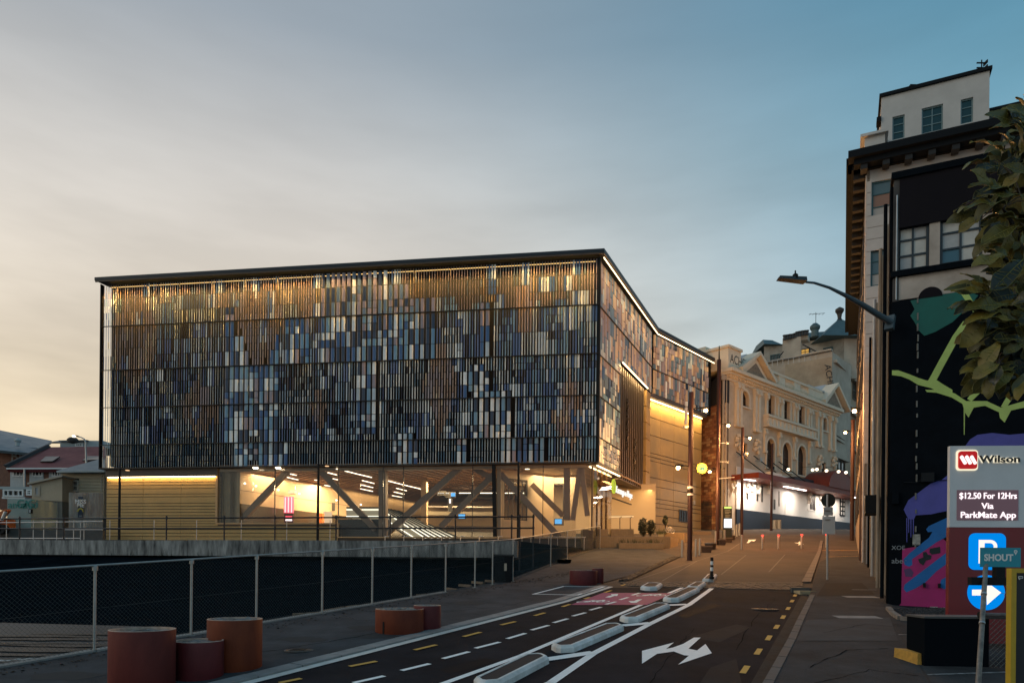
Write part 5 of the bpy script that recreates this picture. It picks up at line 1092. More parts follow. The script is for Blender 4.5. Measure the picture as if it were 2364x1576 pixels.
# balustrade hoops at the entrance and bikes
hb = thing('entrance_handrail', 'lit steel handrail with two hoops before the entrance wall', 'railing', P(1430, 1222, 53)); Zh = 53
m_ = MB().tube(P(1406, 1192.5, Zh), P(1463, 1191.5, Zh), .03, n=8); obj('rail', m_, emat('rail_glow', (1, .75, .4), .9), hb)
for x_ in (1431, 1455): m_ = MB(); m_.tube(P(x_, 1224, Zh), P(x_, 1195, Zh), .035, n=8); m_.tube(P(x_, 1195, Zh), P(x_+4, 1192, Zh), .035, n=8); obj('rail_post', m_, bronze_dk, hb)
bk = thing('parked_bicycle', 'pale bicycle leaning beside the small tree at the bronze wall', 'bicycle', P(1548, 1228, 49.5)); Zb = 49.5
def torus(mb, c, r, t, ax, n=20):
    x = Vector(ax).normalized(); z = Vector((0, 0, 1))
    pts = [Vector(c)+x*(r*math.cos(2*math.pi*i/n))+z*(r*math.sin(2*math.pi*i/n)) for i in range(n+1)]; mb.path(pts, t, 6)
w1c, w2c = P(1541, 1222.5, Zb), P(1553, 1225, Zb+.25); axb = (w2c-w1c); axb.z = 0
for c_ in (w1c, w2c): m_ = MB(); torus(m_, c_, .17, .02, axb); obj('wheel', m_, steel, bk)
m_ = MB(); u_ = Vector((0, 0, .22)); mid = (w1c+w2c)/2; m_.path([w1c, w1c+u_+axb*.2, mid+axb*.15+u_, w2c], .018, 6); m_.path([w1c+u_+axb*.2, mid, w1c], .016, 6); m_.path([mid, mid+axb*.15+u_*1.15], .016, 6); obj('frame', m_, mat('bike_white', (.7, .68, .62), .4), bk)
m_ = MB().box(w1c+u_*1.25+axb*.2, (.12, .05, .04)); obj('saddle', m_, black_metal, bk)
# ================================================================== BENCHES, KIOSK, LITTER BINS, TRANSIT SIGN
ben = mat('bench_dark', (.05, .035, .03), .5, var=.2, scale=3)
for i, (x0_, x1_, yt, yb, lb, rnd) in enumerate([(1620, 1643, 1259, 1275, 'nearest dark block bench right of the first mast', 0), (1630, 1656, 1252, 1268, 'round topped dark bench behind the nearest block bench', 1), (1661, 1676, 1244, 1258, 'dark block bench right of the tallest mast', 0), (1675, 1690, 1240, 1252, 'dark block bench at the foot of the information kiosk', 0), (1686, 1697, 1235, 1246, 'farthest small dark bench behind the kiosk', 0)]):
    a, b = GP(x0_, yb), GP(x1_, yb); Z = a.y; zt_ = P((x0_+x1_)/2, yt, Z).z; w = b.x-a.x; t = thing('bench', lb, 'bench', ((a.x+b.x)/2, Z+.35, G(Z)), 'dark benches beside the masts'); c_ = Vector(((a.x+b.x)/2, Z+.35, 0))
    if rnd: m_ = MB().lathe((c_.x, c_.y, G(Z)), [(w*.42, -.1), (w*.5, zt_-G(Z)-.06)], 20); obj('bench_base', m_, ben, t); m_ = MB().lathe((c_.x, c_.y, G(Z)), [(w*.53, zt_-G(Z)-.055), (w*.53, zt_-G(Z))], 20); obj('seat', m_, concrete, t)
    else: m_ = MB(); m_.hexa([(a.x+.08, Z+.05, G(Z)-.2), (b.x-.08, Z+.05, G(Z)-.2), (b.x-.08, Z+.7, G(Z)-.1), (a.x+.08, Z+.7, G(Z)-.1)], [(a.x, Z, zt_-.07), (b.x, Z, zt_-.07), (b.x, Z+.7, zt_-.07), (a.x, Z+.7, zt_-.07)]); obj('bench_base', m_, ben, t); m_ = MB().box((c_.x, c_.y, zt_-.03), (w+.06, .74, .06)); obj('seat', m_, mat('bench_top', (.16, .12, .09), .5), t)
def facething(name, x0_, y0_, x1_, y1_, Z, m, dep, parent): return facebox(name, x0_, y0_, x1_, y1_, Z, m, dep, parent)
kb = GP(1680, 1248); Kz = kb.y; kt_ = thing('information_kiosk', 'black information totem with a bright white lower screen', 'kiosk', kb)
facebox('kiosk_body', 1671, 1168, 1690, 1249, Kz, mat('kiosk_black', (.015, .022, .025), .35), .35, kt_); facebox('header_band', 1672, 1169, 1689, 1173, Kz-.02, emat('kiosk_green', (.75, .9, .2), 1.1), .02, kt_); facebox('screen', 1671.8, 1197, 1689.2, 1217, Kz-.02, emat('kiosk_white', (.92, .96, 1), 1.9), .02, kt_)
for k, (y_, w_) in enumerate([(1177, 11), (1180.5, 13), (1184, 9), (1189, 12), (1192, 10)]): facebox('printed_line', 1674, y_, 1674+w_, y_+.8, Kz-.02, mat('print_grey', (.3, .32, .3), .6), .015, kt_)
facebox('printed_mark', 1678, 1204, 1681, 1207, Kz-.03, emat('mark_red', (1, .3, .1), 1), .01, kt_)
lb_ = GP(1790, 1224); 
for k, (x_, lb) in enumerate([(1788.5, 'left beige litter bin of the pair beside the plain mast'), (1799, 'right beige litter bin of the pair beside the plain mast')]):
    g_ = GP(x_, 1220.5); t = thing('litter_bin', lb, 'litter bin', g_, 'paired beige litter bins'); w = 8.2/FPX*g_.y; h = 21/FPX*g_.y
    m_ = MB().box(g_+Vector((0, .2, h/2)), (w, .4, h)); obj('bin_body', m_, mat('bin_beige', (.42, .33, .22), .6), t); m_ = MB().box(g_+Vector((0, .2, h+.03)), (w+.04, .44, .05)); obj('lid', m_, ben, t); m_ = MB().box(g_+Vector((w*.28, -.005, h*.5)), (.05, .02, h*.8)); obj('vertical_slot', m_, ben, t)
ts = thing('train_sign', 'round glowing yellow train sign projecting beside the bronze wall', 'sign', P(1621, 1080, 50.5)); c_ = P(1621, 1080, 50.5)
m_ = MB().tube(c_+Vector((0, .1, 0)), c_, .34, n=28); obj('disc', m_, emat('train_yellow', (.95, .95, .18), 1.25), ts); m_ = MB().tube(c_+Vector((0, .08, 0)), c_+Vector((0, .02, 0)), .39, n=28); obj('rim', m_, mat('train_rim', (.4, .42, .05), .4), ts)
blu = mat('train_blue', (.02, .10, .16), .5)
m_ = MB().box(c_+Vector((0, -.02, .03)), (.26, .03, .34)); obj('train_mark', m_, blu, ts); m_ = MB().box(c_+Vector((0, -.045, .09)), (.20, .02, .12)); obj('train_window', m_, MT['train_yellow'], ts)
m_ = MB().box(c_+Vector((0, -.045, -.07)), (.04, .02, .04)); obj('train_lamp', m_, MT['train_yellow'], ts)
for s_ in (-1, 1): m_ = MB().beam(c_+Vector((s_*.06, -.03, -.15)), c_+Vector((s_*.14, -.03, -.24)), .03, .02); obj('train_foot', m_, blu, ts)
m_ = MB().tube(c_+Vector((.3, .05, 0)), c_+Vector((1.7, .1, 0)), .03, n=8); obj('bracket', m_, black_metal, ts)
# round sign on pole, seen from behind
sb = GP(1910, 1343); sz = sb.y; st_ = thing('street_sign', 'back of a round street sign with two plates on a tall grey pole', 'sign', sb)
m_ = MB().tube(sb, P(1910, 1141, sz), .038, n=10); obj('pole', m_, steel, st_)
c_ = P(1914, 1154, sz)+Vector((0, .06, 0)); m_ = MB().tube(c_, c_+Vector((0, .02, 0)), 16.3/FPX*sz, n=32); obj('sign_disc', m_, mat('sign_back', (.055, .065, .06), .5, .3), st_)
facebox('sign_plate', 1902, 1170, 1923, 1189, sz-.06, mat('plate_grey', (.55, .57, .58), .5), .02, st_); facebox('sign_plate', 1899, 1191, 1928, 1232, sz-.07, mat('plate_pale', (.75, .77, .78), .5), .02, st_)
for y_ in (1177, 1198): facebox('clamp', 1905, y_, 1917, y_+2, sz-.09, steel, .03, st_)
# ================================================================== THEATRE
V6 = lambda x, y: (1600+x/2.6125, 720+y/2.6125)
T0 = P(1674, 1226, 70.0); TH = Plane((T0.x, T0.y), (1.105, 1)); 
th = thing('theatre_building', 'cream two storey classical theatre with pediments and a red street canopy', 'building', (T0.x, T0.y, G(70)))
thc = mat('theatre_cream', (.64, .53, .40), .8, col2=(.46, .37, .27), var=1, scale=.9, bump=.15, bscale=20, detail=8)
thd = mat('theatre_trim', (.72, .62, .48), .75, var=.08, scale=1.5)
aR_ = TH.at(*V6(862, 800))[0]; zc = TH.at(*V6(270, 372))[1]; zc2 = TH.at(*V6(850, 570))[1]
z_e = (zc+TH.at(*V6(850, 585))[1])/2; zgr = 5.5
print('theatre', T0, aR_, zc, zc2)
def tr(x0_, y0_, x1_, y1_): (a, b), (c_, d) = V6(x0_, y0_), V6(x1_, y1_); return TH.rng(a, b, c_, d)
ops = []
wins = [tr(450, 505, 488, 618), tr(546, 535, 582, 648), tr(635, 570, 671, 673)]
arch = [tr(287, 478, 335, 570), tr(772, 632, 806, 715)]
larch = [tr(443, 765, 490, 940), tr(538, 788, 590, 962), tr(630, 808, 678, 985)]
smallw = [tr(302, 790, 327, 880), tr(778, 905, 800, 975)]
allw = wins+arch+larch+smallw
def a_of(x, y=900): return TH.at(*V6(x, y))[0]
aWL = 0.0
m_ = MB(); openings(TH, m_, aWL, aR_, zgr, z_e, allw, -.5, 0); obj('wall', m_, thc, th)
m_ = MB(); TH.box(m_, aWL+2.4, aR_-.3, zgr, z_e-.1, -9, -1.2); obj('wall_core', m_, mat('theatre_dark', (.03, .025, .02), .8), th)
glt = mat('theatre_glass', (.012, .013, .018), .12)
for w in wins: window(TH, th, *w, -.38, 2, 2, dark_frame, glt, fw=.08)
for w in smallw: window(TH, th, *w, -.3, 1, 2, dark_frame, glt, fw=.06)
def archwin(w, o=-.38):
    a0, a1, z0_, z1_ = w; r = (a1-a0)/2; zc_ = z1_-r; window(TH, th, a0, a1, z0_, z1_, o, 2, 2, dark_frame, glt, fw=.07)
    for s_ in (0, 1):                                   # spandrels that make the head round
        n = 8; pts = [((a0+a1)/2+(r*math.cos(t) if s_ else -r*math.cos(t)), zc_+r*math.sin(t)) for t in [math.pi/2*i/n for i in range(n+1)]]
        cx_ = a1 if s_ else a0; q = [(cx_, zc_)]+pts[1:]+[(cx_, z1_)] if False else pts+[(cx_, z1_)]
        m2 = MB(); TH.spoly(m2, q, -.35, .0-.004); obj('spandrel', m2, thc, th)
    m2 = MB(); n = 14
    for i in range(n):
        t0, t1 = math.pi*i/n, math.pi*(i+1)/n; c_ = (a0+a1)/2; q = [(c_+f*math.cos(t), zc_+f*math.sin(t)) for f, t in ((r+.02, t0), (r+.28, t0), (r+.28, t1), (r+.02, t1))]; TH.spoly(m2, q, -.05, .10)
    TH.box(m2, a0-.26, a0-.02, z0_, zc_, -.05, .09); TH.box(m2, a1+.02, a1+.26, z0_, zc_, -.05, .09); TH.box(m2, a0-.3, a1+.3, z0_-.18, z0_-.02, -.05, .18); obj('arch_surround', m2, thd, th)
for w in arch+larch: archwin(w)
for w in wins:
    m_ = MB(); TH.box(m_, w[0]-.3, w[0]-.03, w[2], w[3]+.1, -.05, .1); TH.box(m_, w[1]+.03, w[1]+.3, w[2], w[3]+.1, -.05, .1); TH.box(m_, w[0]-.3, w[1]+.3, w[3]+.1, w[3]+.35, -.05, .16); obj('window_surround', m_, thd, th)
# pilasters
def pil(x, z0_, z1_, w=.42, o=.28, base=True):
    a = a_of(x, 700); m_ = MB(); TH.box(m_, a-w/2, a+w/2, z0_, z1_, -.05, o); obj('pilaster', m_, thd, th)
    m_ = MB(); TH.box(m_, a-w*.75, a+w*.75, z1_, z1_+.25, -.05, o+.12); TH.box(m_, a-w*.62, a+w*.62, z1_-.45, z1_-.003, -.04, o+.06)
    for k in range(3): m_.box(TH.pt(a+(k-1)*w*.4, z1_-.2, o+.1), (.16, .16, .3), rz=.7)
    obj('capital', m_, thd, th)
    if base: m_ = MB(); TH.box(m_, a-w*.7, a+w*.7, z0_-.25, z0_, -.05, o+.1); obj('pilaster_base', m_, thd, th)
ztop = TH.at(*V6(260, 440))[1]-.05; zbal = TH.at(*V6(430, 640))[1]
for x in (256, 278, 368, 388): pil(x, TH.at(*V6(265, 680))[1], ztop)
for x in (745, 768, 822, 848): pil(x, TH.at(*V6(790, 815))[1]-.0, ztop)
for x in (437, 505, 525, 603, 622, 690, 705): pil(x, zbal+.15, ztop, .34, .22, False)
zlow = larch[0][2]
for x in (430, 515, 608, 700): pil(x, TH.at(*V6(430, 835))[1], TH.at(*V6(430, 705))[1]-.2, .36, .2)
# string courses, balcony, frieze, cornice
m_ = MB(); zb1 = TH.at(*V6(425, 618))[1]; zb2 = TH.at(*V6(425, 692))[1]; b0_, b1_x = a_of(422), a_of(722)
TH.box(m_, b0_, b1_x, zb1-.25, zb1, -.05, .62); TH.box(m_, b0_+.05, b1_x-.05, zb2+.25, zb1-.25, -.05, .42); TH.box(m_, b0_, b1_x, zb2, zb2+.25, -.05, .66); obj('balcony', m_, thd, th)
for k in range(13): a = b0_+.4+k*(b1_x-b0_-.8)/12; m_ = MB(); TH.box(m_, a-.16, a+.16, zb2+.32, zb1-.32, .42, .5); obj('balcony_panel', m_, thd, th)
m_ = MB(); TH.box(m_, 0, aR_, ztop+.25, ztop+.75, -.05, .12); TH.box(m_, -.05, aR_+.05, ztop+.75, ztop+.95, -.05, .3); obj('frieze', m_, thd, th)
m_ = MB(); TH.box(m_, -.3, aR_+.3, z_e-.35, z_e, -.6, .85); TH.box(m_, -.2, aR_+.2, z_e-.6, z_e-.353, -.6, .55); obj('cornice', m_, thd, th)
for k in range(56): a = .1+k*(aR_-.2)/55; m_ = MB(); TH.box(m_, a-.09, a+.09, z_e-.85, z_e-.6, -.05, .42); obj('modillion', m_, thd, th)
# parapet blocks, balustrade panels
zp = TH.at(*V6(610, 385))[1]; zbp = z_e+.01
a1_, a2_ = a_of(440, 400), a_of(770, 480)
m_ = MB(); TH.box(m_, a1_, a2_, zbp, zbp+.3, -.5, .2); TH.box(m_, a1_, a2_, zbp+1.35, zbp+1.6, -.5, .22); obj('parapet_rail', m_, thd, th)
for (x0_, x1_) in ((425, 452), (508, 547), (600, 640), (688, 790)): c0, c1 = a_of(x0_, 400), a_of(x1_, 440); m_ = MB(); TH.box(m_, c0, c1, zbp+.3, zbp+1.35, -.45, .16); TH.box(m_, c0+.15, c1-.15, zbp+.5, zbp+1.15, .16, .2); obj('parapet_block', m_, thd, th)
for (x0_, x1_) in ((452, 508), (547, 600), (640, 688)):
    for k in range(7): a = a_of(x0_, 400)+(k+.5)*(a_of(x1_, 420)-a_of(x0_, 400))/7; m_ = MB(); c_ = TH.pt(a, zbp+.3, 0); m_.lathe(c_, [(.07, 0), (.05, .12), (.13, .4), (.06, .75), (.08, 1.05)], 8); obj('baluster', m_, thd, th)
m_ = MB(); TH.box(m_, a_of(690, 450), a_of(790, 480), zbp+1.6, zbp+1.75, -3, .1); obj('parapet_cap', m_, mat('lead_grey', (.4, .42, .44), .6), th)
def pediment(xa, xb, xm, ym):
    a0, a1, am = a_of(xa, 335 if xa < 500 else 515), a_of(xb, 395 if xb < 600 else 570), a_of(xm, ym); zt_ = TH.at(*V6(xm, ym))[1]; am = (a0+a1)/2
    m_ = MB(); TH.spoly(m_, [(a0+.3, z_e+.01), (a1-.3, z_e+.01), (am, zt_-.35)], -.6, .35); obj('tympanum', m_, thd, th)
    for s_, e_ in ((a0-.2, 1), (a1+.2, -1)):
        m_ = MB(); d_ = .38; TH.spoly(m_, [(s_, z_e), (am, zt_-.05-d_*.2), (am, zt_+.25), (s_-e_*.2, z_e+.35)], -.7, .9); obj('raking_cornice', m_, thd, th)
    m_ = MB(); TH.spoly(m_, [(a0+1.1, z_e+.12), (a1-1.1, z_e+.12), (am, zt_-.9)], .34, .37); obj('tympanum_panel', m_, mat('tympanum_dark', (.25, .2, .15), .9, var=.3, scale=4), th)
    m_ = MB(); q = [TH.pt(a0, z_e+.3, -.7), TH.pt(am, zt_+.2, -.7), TH.pt(am, zt_+.2, -7), TH.pt(a0, z_e+.3, -7)]; q2_ = [TH.pt(a1, z_e+.3, -.7), TH.pt(am, zt_+.2, -.7), TH.pt(am, zt_+.2, -7), TH.pt(a1, z_e+.3, -7)]; up = Vector((0, 0, .12))
    m_.ext(q, up); m_.ext(q2_, up); obj('gable_roof', m_, mat('lead_grey', (.4, .42, .44), .6), th)
pediment(262, 452, 361, 262); pediment(762, 902, 836, 447)
m_ = MB(); TH.box(m_, -.15, a_of(275, 340), z_e, z_e+2.1, -2.5, .25); TH.box(m_, -.3, a_of(275, 340)+.1, z_e+2.1, z_e+2.35, -2.6, .4); TH.box(m_, .2, a_of(330, 300), z_e+.2, z_e+2.9, -6, -2.6); obj('corner_block', m_, thd, th)
ink = mat('graffiti_ink', (.03, .022, .02), .7)
def rpoly(pl, *a): pass
text_part('ACHES', plane_matrix(TH, .2, z_e+1.05, .255), 1.3, ink, th, name='graffiti', depth=.006, sx=.85)
# consoles hanging at pilaster feet
for x, y in ((262, 800), (375, 825), (757, 915), (843, 920)):
    a, z_ = TH.at(*V6(x, y)); m_ = MB()
    for k in range(9): m_.box(TH.pt(a+.5*math.sin(k*1.9), z_+.9-k*.17, .22), (.34-.02*k, .3, .26), rz=k*.8)
    obj('carved_console', m_, thd, th)
for x, y, s_ in ((320, 1050, 1), (350, 1040, 1), (383, 1055, 1), (240, 1050, .8), (448, 1060, 1), (757, 1125, .9), (690, 1120, .8)):
    a, z_ = TH.at(*V6(x, y)); m_ = MB()
    for k in range(7): m_.box(TH.pt(a+.12*math.sin(k*1.9), z_+.7-k*.22, .3), (.3-.03*k, .34, .24), rz=k*.8)
    obj('white_console', m_, white, th)
# street storey: white wall and dark dado
zd = TH.at(*V6(255, 1187))[1]; m_ = MB(); wz1 = TH.at(*V6(300, 985))[1]
TH.box(m_, a_of(255, 1200), a_of(945, 1200), zd, wz1+.8, .02, .12); obj('street_wall', m_, white, th)
zdR = TH.at(*V6(870, 1262))[1]
m_ = MB(); TH.spoly(m_, [(a_of(255, 1200), 5.2), (a_of(945, 1260), 5.2), (a_of(945, 1260), zdR), (a_of(255, 1187), zd)], .03, .16); obj('dado', m_, mat('dado_navy', (.010, .018, .035), .5), th)
for x0_, y0_, x1_, y1_ in ((316, 1085, 324, 1130), (405, 1050, 413, 1145), (510, 1080, 514, 1170), (480, 1130, 488, 1190), (700, 1095, 714, 1190), (718, 1100, 730, 1195), (376, 1100, 385, 1140)): r_ = tr(x0_, y0_, x1_, y1_); m_ = MB(); TH.box(m_, *r_, .1, .17); obj('narrow_recess', m_, dark_frame, th)
for x0_, y0_, x1_, y1_ in ((548, 1150, 582, 1225), (683, 1190, 728, 1200), (314, 1130, 342, 1142)): r_ = tr(x0_, y0_, x1_, y1_); m_ = MB(); TH.box(m_, *r_, .1, .16); obj('wall_moulding', m_, white, th)
m_ = MB(); r_ = tr(878, 1120, 908, 1230); TH.box(m_, *r_, .1, .2); obj('notice_board', m_, black_metal, th)
for k in range(4):
    for j in range(2): m_ = MB(); z_ = r_[2]+(k+.25)*(r_[3]-r_[2])/4; a = r_[0]+(j+.25)*(r_[1]-r_[0])/2; TH.box(m_, a, a+.35, z_, z_+.4, .2, .22); obj('notice_sheet', m_, white, th)
# canopy
canr = mat('canopy_red', (.20, .035, .020), .5, var=.12, scale=1); zcn = TH.at(*V6(420, 985), 2.6)[1]
c0, c1 = a_of(232, 960), a_of(945, 1090)
m_ = MB(); TH.box(m_, c0-.1, c1, zcn-.28, zcn, .15, 3.0); obj('canopy', m_, canr, th)
m_ = MB(); TH.box(m_, c0-.12, c1+.02, zcn-.42, zcn+.12, 3.0, 3.1); TH.box(m_, c0-.2, c0-.1, zcn-.42, zcn+.12, .1, 3.1); obj('canopy_fascia', m_, canr, th)
m_ = MB(); TH.box(m_, a_of(300, 965), a_of(372, 965), zcn+.12, zcn+.42, 2.3, 3.05); obj('canopy_signboard', m_, white, th)
m_ = MB(); qa, qb = a_of(640, 1000), a_of(815, 1060); cm_ = (qa+qb)/2; rd = (qb-qa)/2*.9; n = 16
for i in range(n):
    t0, t1 = math.pi*i/n, math.pi*(i+1)/n; TH.spoly(m_, [(cm_+rd*math.cos(t0), zcn+.1+rd*.62*math.sin(t0)), (cm_+rd*math.cos(t1), zcn+.1+rd*.62*math.sin(t1)), (cm_+rd*.94*math.cos(t1), zcn+.1+rd*.56*math.sin(t1)), (cm_+rd*.94*math.cos(t0), zcn+.1+rd*.56*math.sin(t0))], .2, 3.3)
TH.spoly(m_, [(cm_+rd*.96*math.cos(math.pi*i/n), zcn+.1+rd*.6*math.sin(math.pi*i/n)) for i in range(n+1)], 3.12, 3.26); obj('canopy_vault', m_, canr, th)
m_ = MB(); TH.spoly(m_, [(a_of(505, 985), zcn+.1), (qa+.4, zcn+.1), (qa+.2, zcn+.9), (a_of(535, 965), zcn+.9)], .2, 1.6); obj('canopy_hood', m_, mat('hood_dark', (.03, .02, .025), .6), th)
for x in (255, 360, 445, 510, 830): a, z_ = TH.at(*V6(x, 880 if x < 500 else 1000)); m_ = MB().tube(TH.pt(a, zcn+2.6, .1), TH.pt(a+1.2, zcn+.1, 2.8), .05, n=6); obj('tie_rod', m_, black_metal, th)
for x, y in ((262, 873), (366, 900), (440, 950)): a, z_ = TH.at(*V6(x, y)); m_ = MB(); m_.beam(TH.pt(a, z_, .1), TH.pt(a, z_+.1, .6), .06); m_.box(TH.pt(a, z_+.1, .75), (.3, .25, .35), rz=.5); obj('spotlight', m_, steel if x < 400 else black_metal, th)
# lights under the canopy
for x, pw in ((285, 230), (345, 170), (575, 210), (720, 60), (760, 170), (850, 120)):
    a = a_of(x, 1000); p = TH.pt(a, zcn-.45, 1.5); light('AREA', p, pw, (1, .84, .68), 1.6, .5, aim=(0, 0, 0))
m_ = MB(); TH.box(m_, a_of(250, 1000), a_of(310, 1000), zcn-.36, zcn-.30, 1.0, 1.3); TH.box(m_, a_of(490, 1000), a_of(620, 1000), zcn-.36, zcn-.30, 1.0, 1.3); TH.box(m_, a_of(860, 1000), a_of(900, 1000), zcn-.36, zcn-.30, 2.0, 2.3); obj('canopy_tube_light', m_, emat('tube_light', (1, .85, .75), 5), th)
# brick side wall, coping, drainpipe
BR = Plane(TH.pt(0, 0, -.02).xy, (-.52, .86)); brick = mat('brick_red', (.16, .065, .035), .85, col2=(.30, .15, .08), var=1, scale=7, bump=.4, bscale=20)
m_ = MB(); BR.box(m_, .02, 14, 4.5, z_e-1.5, -.4, 0); obj('side_wall', m_, mat('brick_mortar', (.13, .09, .06), .9, var=.3, scale=2), th)
rb = random.Random(9); nb = MB(); cnt = 0
seen_bricks = []
z_ = 6.2; k = 0
while z_ < z_e-1.9:
    a = .1+(k % 2)*.25
    while a < 7.0: seen_bricks.append((a, z_)); a += .5
    z_ += .28; k += 1
rb.shuffle(seen_bricks)
bme = [mat('brick_a', (.36, .15, .075), .85), mat('brick_b', (.22, .09, .05), .85), mat('brick_c', (.45, .22, .11), .85), mat('brick_d', (.50, .30, .16), .85)]
seen_bricks.sort(key=lambda q: q[0])
for i, (a, z_) in enumerate(seen_bricks):
    o_ = rb.uniform(.012, .035); mi_ = rb.choice([0, 0, 1, 1, 2, 3])
    if i < 298: m_ = MB(); BR.box(m_, a, a+.47, z_, z_+.25, -.05, o_); obj('brick', m_, bme[mi_], th)
    else: BR.box(nb, a, a+.47, z_, z_+.25, -.05, o_, mi_)
obj('brick_field', nb, bme, th, kind='stuff')
m_ = MB()
for i in range(8): t0, t1 = i/8, (i+1)/8; f = lambda t: z_e-1.9+2.2*(1-math.sin(t*math.pi/2)); BR.spoly(m_, [(t0*5, z_e-3.4), (t1*5, z_e-3.4), (t1*5, f(t1)), (t0*5, f(t0))], -.45, .08)
BR.box(m_, 5, 12, z_e-3.6, z_e-1.85, -.45, .08); obj('dark_gable', m_, mat('gable_dark', (.018, .018, .022), .8), th)
for a, r_, mm in ((.18, .14, mat('pipe_white', (.36, .31, .26), .6)), (.55, .09, dark_frame)): m_ = MB().tube(BR.pt(a, 7, .2), BR.pt(a, z_e-1.0, .2), r_, n=8); m_.box(BR.pt(a, z_e-.9, .2), (.5, .4, .45)); obj('drainpipe', m_, mm, th)
# second building rising behind the theatre
hb2 = thing('apartment_building', 'grey brown apartment building with a row of chimney pots behind the theatre', 'building', P(1850, 1100, 98))
stc = mat('old_stucco', (.58, .50, .40), .85, col2=(.36, .29, .23), var=1, scale=.35, bump=.2, detail=8); slate = mat('blue_slate', (.07, .12, .135), .6, var=.2, scale=2)
def slab(name, x0_, x1_, yt0, yt1, yb, Z0, Z1, dep, m, parent):
    """vertical wall slab between two picture columns standing at depths Z0 and Z1"""
    a, b = P(x0_, yt0, Z0), P(x1_, yt1, Z1); zb_ = min(P(x0_, yb, Z0).z, P(x1_, yb, Z1).z); d = Vector((b.x-a.x, b.y-a.y)).normalized(); n_ = Vector((-d.y, d.x)); n_ = n_ if n_.y > 0 else -n_; n_ = Vector((n_.x, n_.y, 0))*dep
    ba, bb = Vector((a.x, a.y, zb_)), Vector((b.x, b.y, zb_)); m_ = MB().hexa([ba, bb, bb+n_, ba+n_], [a, b, b+n_, a+n_]); return obj(name, m_, m, parent), Plane((a.x, a.y), d)
X6 = lambda x: 1600+x/2.6125; Y6 = lambda y: 720+y/2.6125
_, W1p = slab('wall', X6(440), X6(840), Y6(296), Y6(240), 1050, 98, 92, 8, stc, hb2)
_, W2p = slab('wall', X6(838), X6(990), Y6(270), Y6(325), 1230, 92, 104, 6, mat('brown_stucco', (.50, .38, .26), .85, col2=(.30, .22, .15), var=1, scale=.5, detail=8), hb2)
_, W3p = slab('penthouse_wall', X6(428), X6(912), Y6(205), Y6(150), Y6(300), 106, 99, 7, mat('penthouse_grey', (.45, .41, .35), .85, col2=(.20, .175, .145), var=1, scale=.5), hb2)
_, W4p = slab('tower_wall', X6(912), X6(990), Y6(155), Y6(150), Y6(400), 99, 99, 5, stc, hb2)
for nm, a, b, mm in (('roof', (X6(430), Y6(192)), (X6(540), Y6(196)), slate), ('roof', (X6(640), Y6(155)), (X6(912), Y6(140)), slate)):
    p, q = P(a[0], a[1], 105 if a[0] < 1780 else 102), P(b[0], b[1], 104 if b[0] < 1820 else 98.5); m_ = MB(); up = Vector((1, 4, 1.0)); m_.hexa([p, q, q+Vector((0, 6, 0)), p+Vector((0, 6, 0))], [p+Vector((.5, 2, 1.3)), q+Vector((-.8, 2, 1.3)), q+Vector((-.8, 5, 1.3)), p+Vector((.5, 5, 1.3))]); obj(nm, m_, mm, hb2)
p = P(X6(932), Y6(152), 98.5); m_ = MB(); r = 3.9; ap = p+Vector((0, 2.5, 3.6)); bs_ = [p+Vector((-r, -.8, 0)), p+Vector((r, -.8, 0)), p+Vector((r, 5.8, 0)), p+Vector((-r, 5.8, 0))]; m_.add(bs_+[ap], [(0, 1, 4), (1, 2, 4), (2, 3, 4), (3, 0, 4), (3, 2, 1, 0)]); rf_ = obj('pyramid_roof', m_, slate, hb2)
m_ = MB().lathe(ap-Vector((0, 0, .3)), [(.4, 0), (.25, .3), (.35, .9), (.6, 1.3), (.6, 1.6), (.15, 1.9)], 10); obj('finial', m_, dark_frame, rf_)
_, CHp = slab('chimney_stack', X6(540), X6(650), Y6(160), Y6(148), Y6(300), 97, 96, 1.6, stc, hb2); slab('chimney_stack', X6(648), X6(692), Y6(142), Y6(137), Y6(165), 97, 96.5, 1.6, stc, hb2)
for x, yt, yb in ((552, 140, 170), (568, 138, 165), (584, 135, 162), (600, 133, 160), (616, 128, 158), (628, 120, 156), (642, 117, 153), (658, 114, 143), (674, 112, 140), (688, 111, 138)):
    a, b = P(X6(x), Y6(yb), 96.4), P(X6(x), Y6(yt), 96.4); m_ = MB().lathe(a, [(.22, 0), (.2, (b.z-a.z)*.8), (.28, (b.z-a.z)*.85), (.28, b.z-a.z)], 10); obj('chimney_pot', m_, dark_frame, hb2)
p = P(X6(735), Y6(150), 99); m_ = MB().lathe(p, [(.5, 0), (.5, .9), (.7, 1.2), (.7, 1.5), (.3, 1.9)], 10); obj('vent', m_, slate, hb2)
m_ = MB(); q = p+Vector((.1, 0, 1.9)); m_.tube(q, q+Vector((0, 0, 1.6)), .04, n=5); m_.tube(q+Vector((-1, 0, 1.3)), q+Vector((1.3, 0, 1.5)), .03, n=5)
for k in range(5): m_.tube(q+Vector((-.8+k*.45, -.3, 1.35)), q+Vector((-.8+k*.45, .3, 1.35)), .02, n=4)
obj('aerial', m_, black_metal, hb2)
def win6(pl, x0_, y0_, x1_, y1_, c_, r_, fm, gm_, par, o=.0, fw=.1): a = pl.rng(X6(x0_), Y6(y0_), X6(x1_), Y6(y1_)); return window(pl, par, *a, o, c_, r_, fm, gm_, fw=fw, depth=.14)
tealf = mat('teal_frame', (.03, .09, .10), .5); win6(W3p, 466, 256, 524, 292, 3, 1, tealf, mat('teal_glass', (.02, .05, .06), .15), hb2); win6(W3p, 650, 222, 703, 280, 2, 3, dark_frame, emat('lit_window', (1, .55, .12), .55), hb2); win6(W3p, 785, 214, 843, 232, 3, 1, tealf, MT['teal_glass'], hb2)
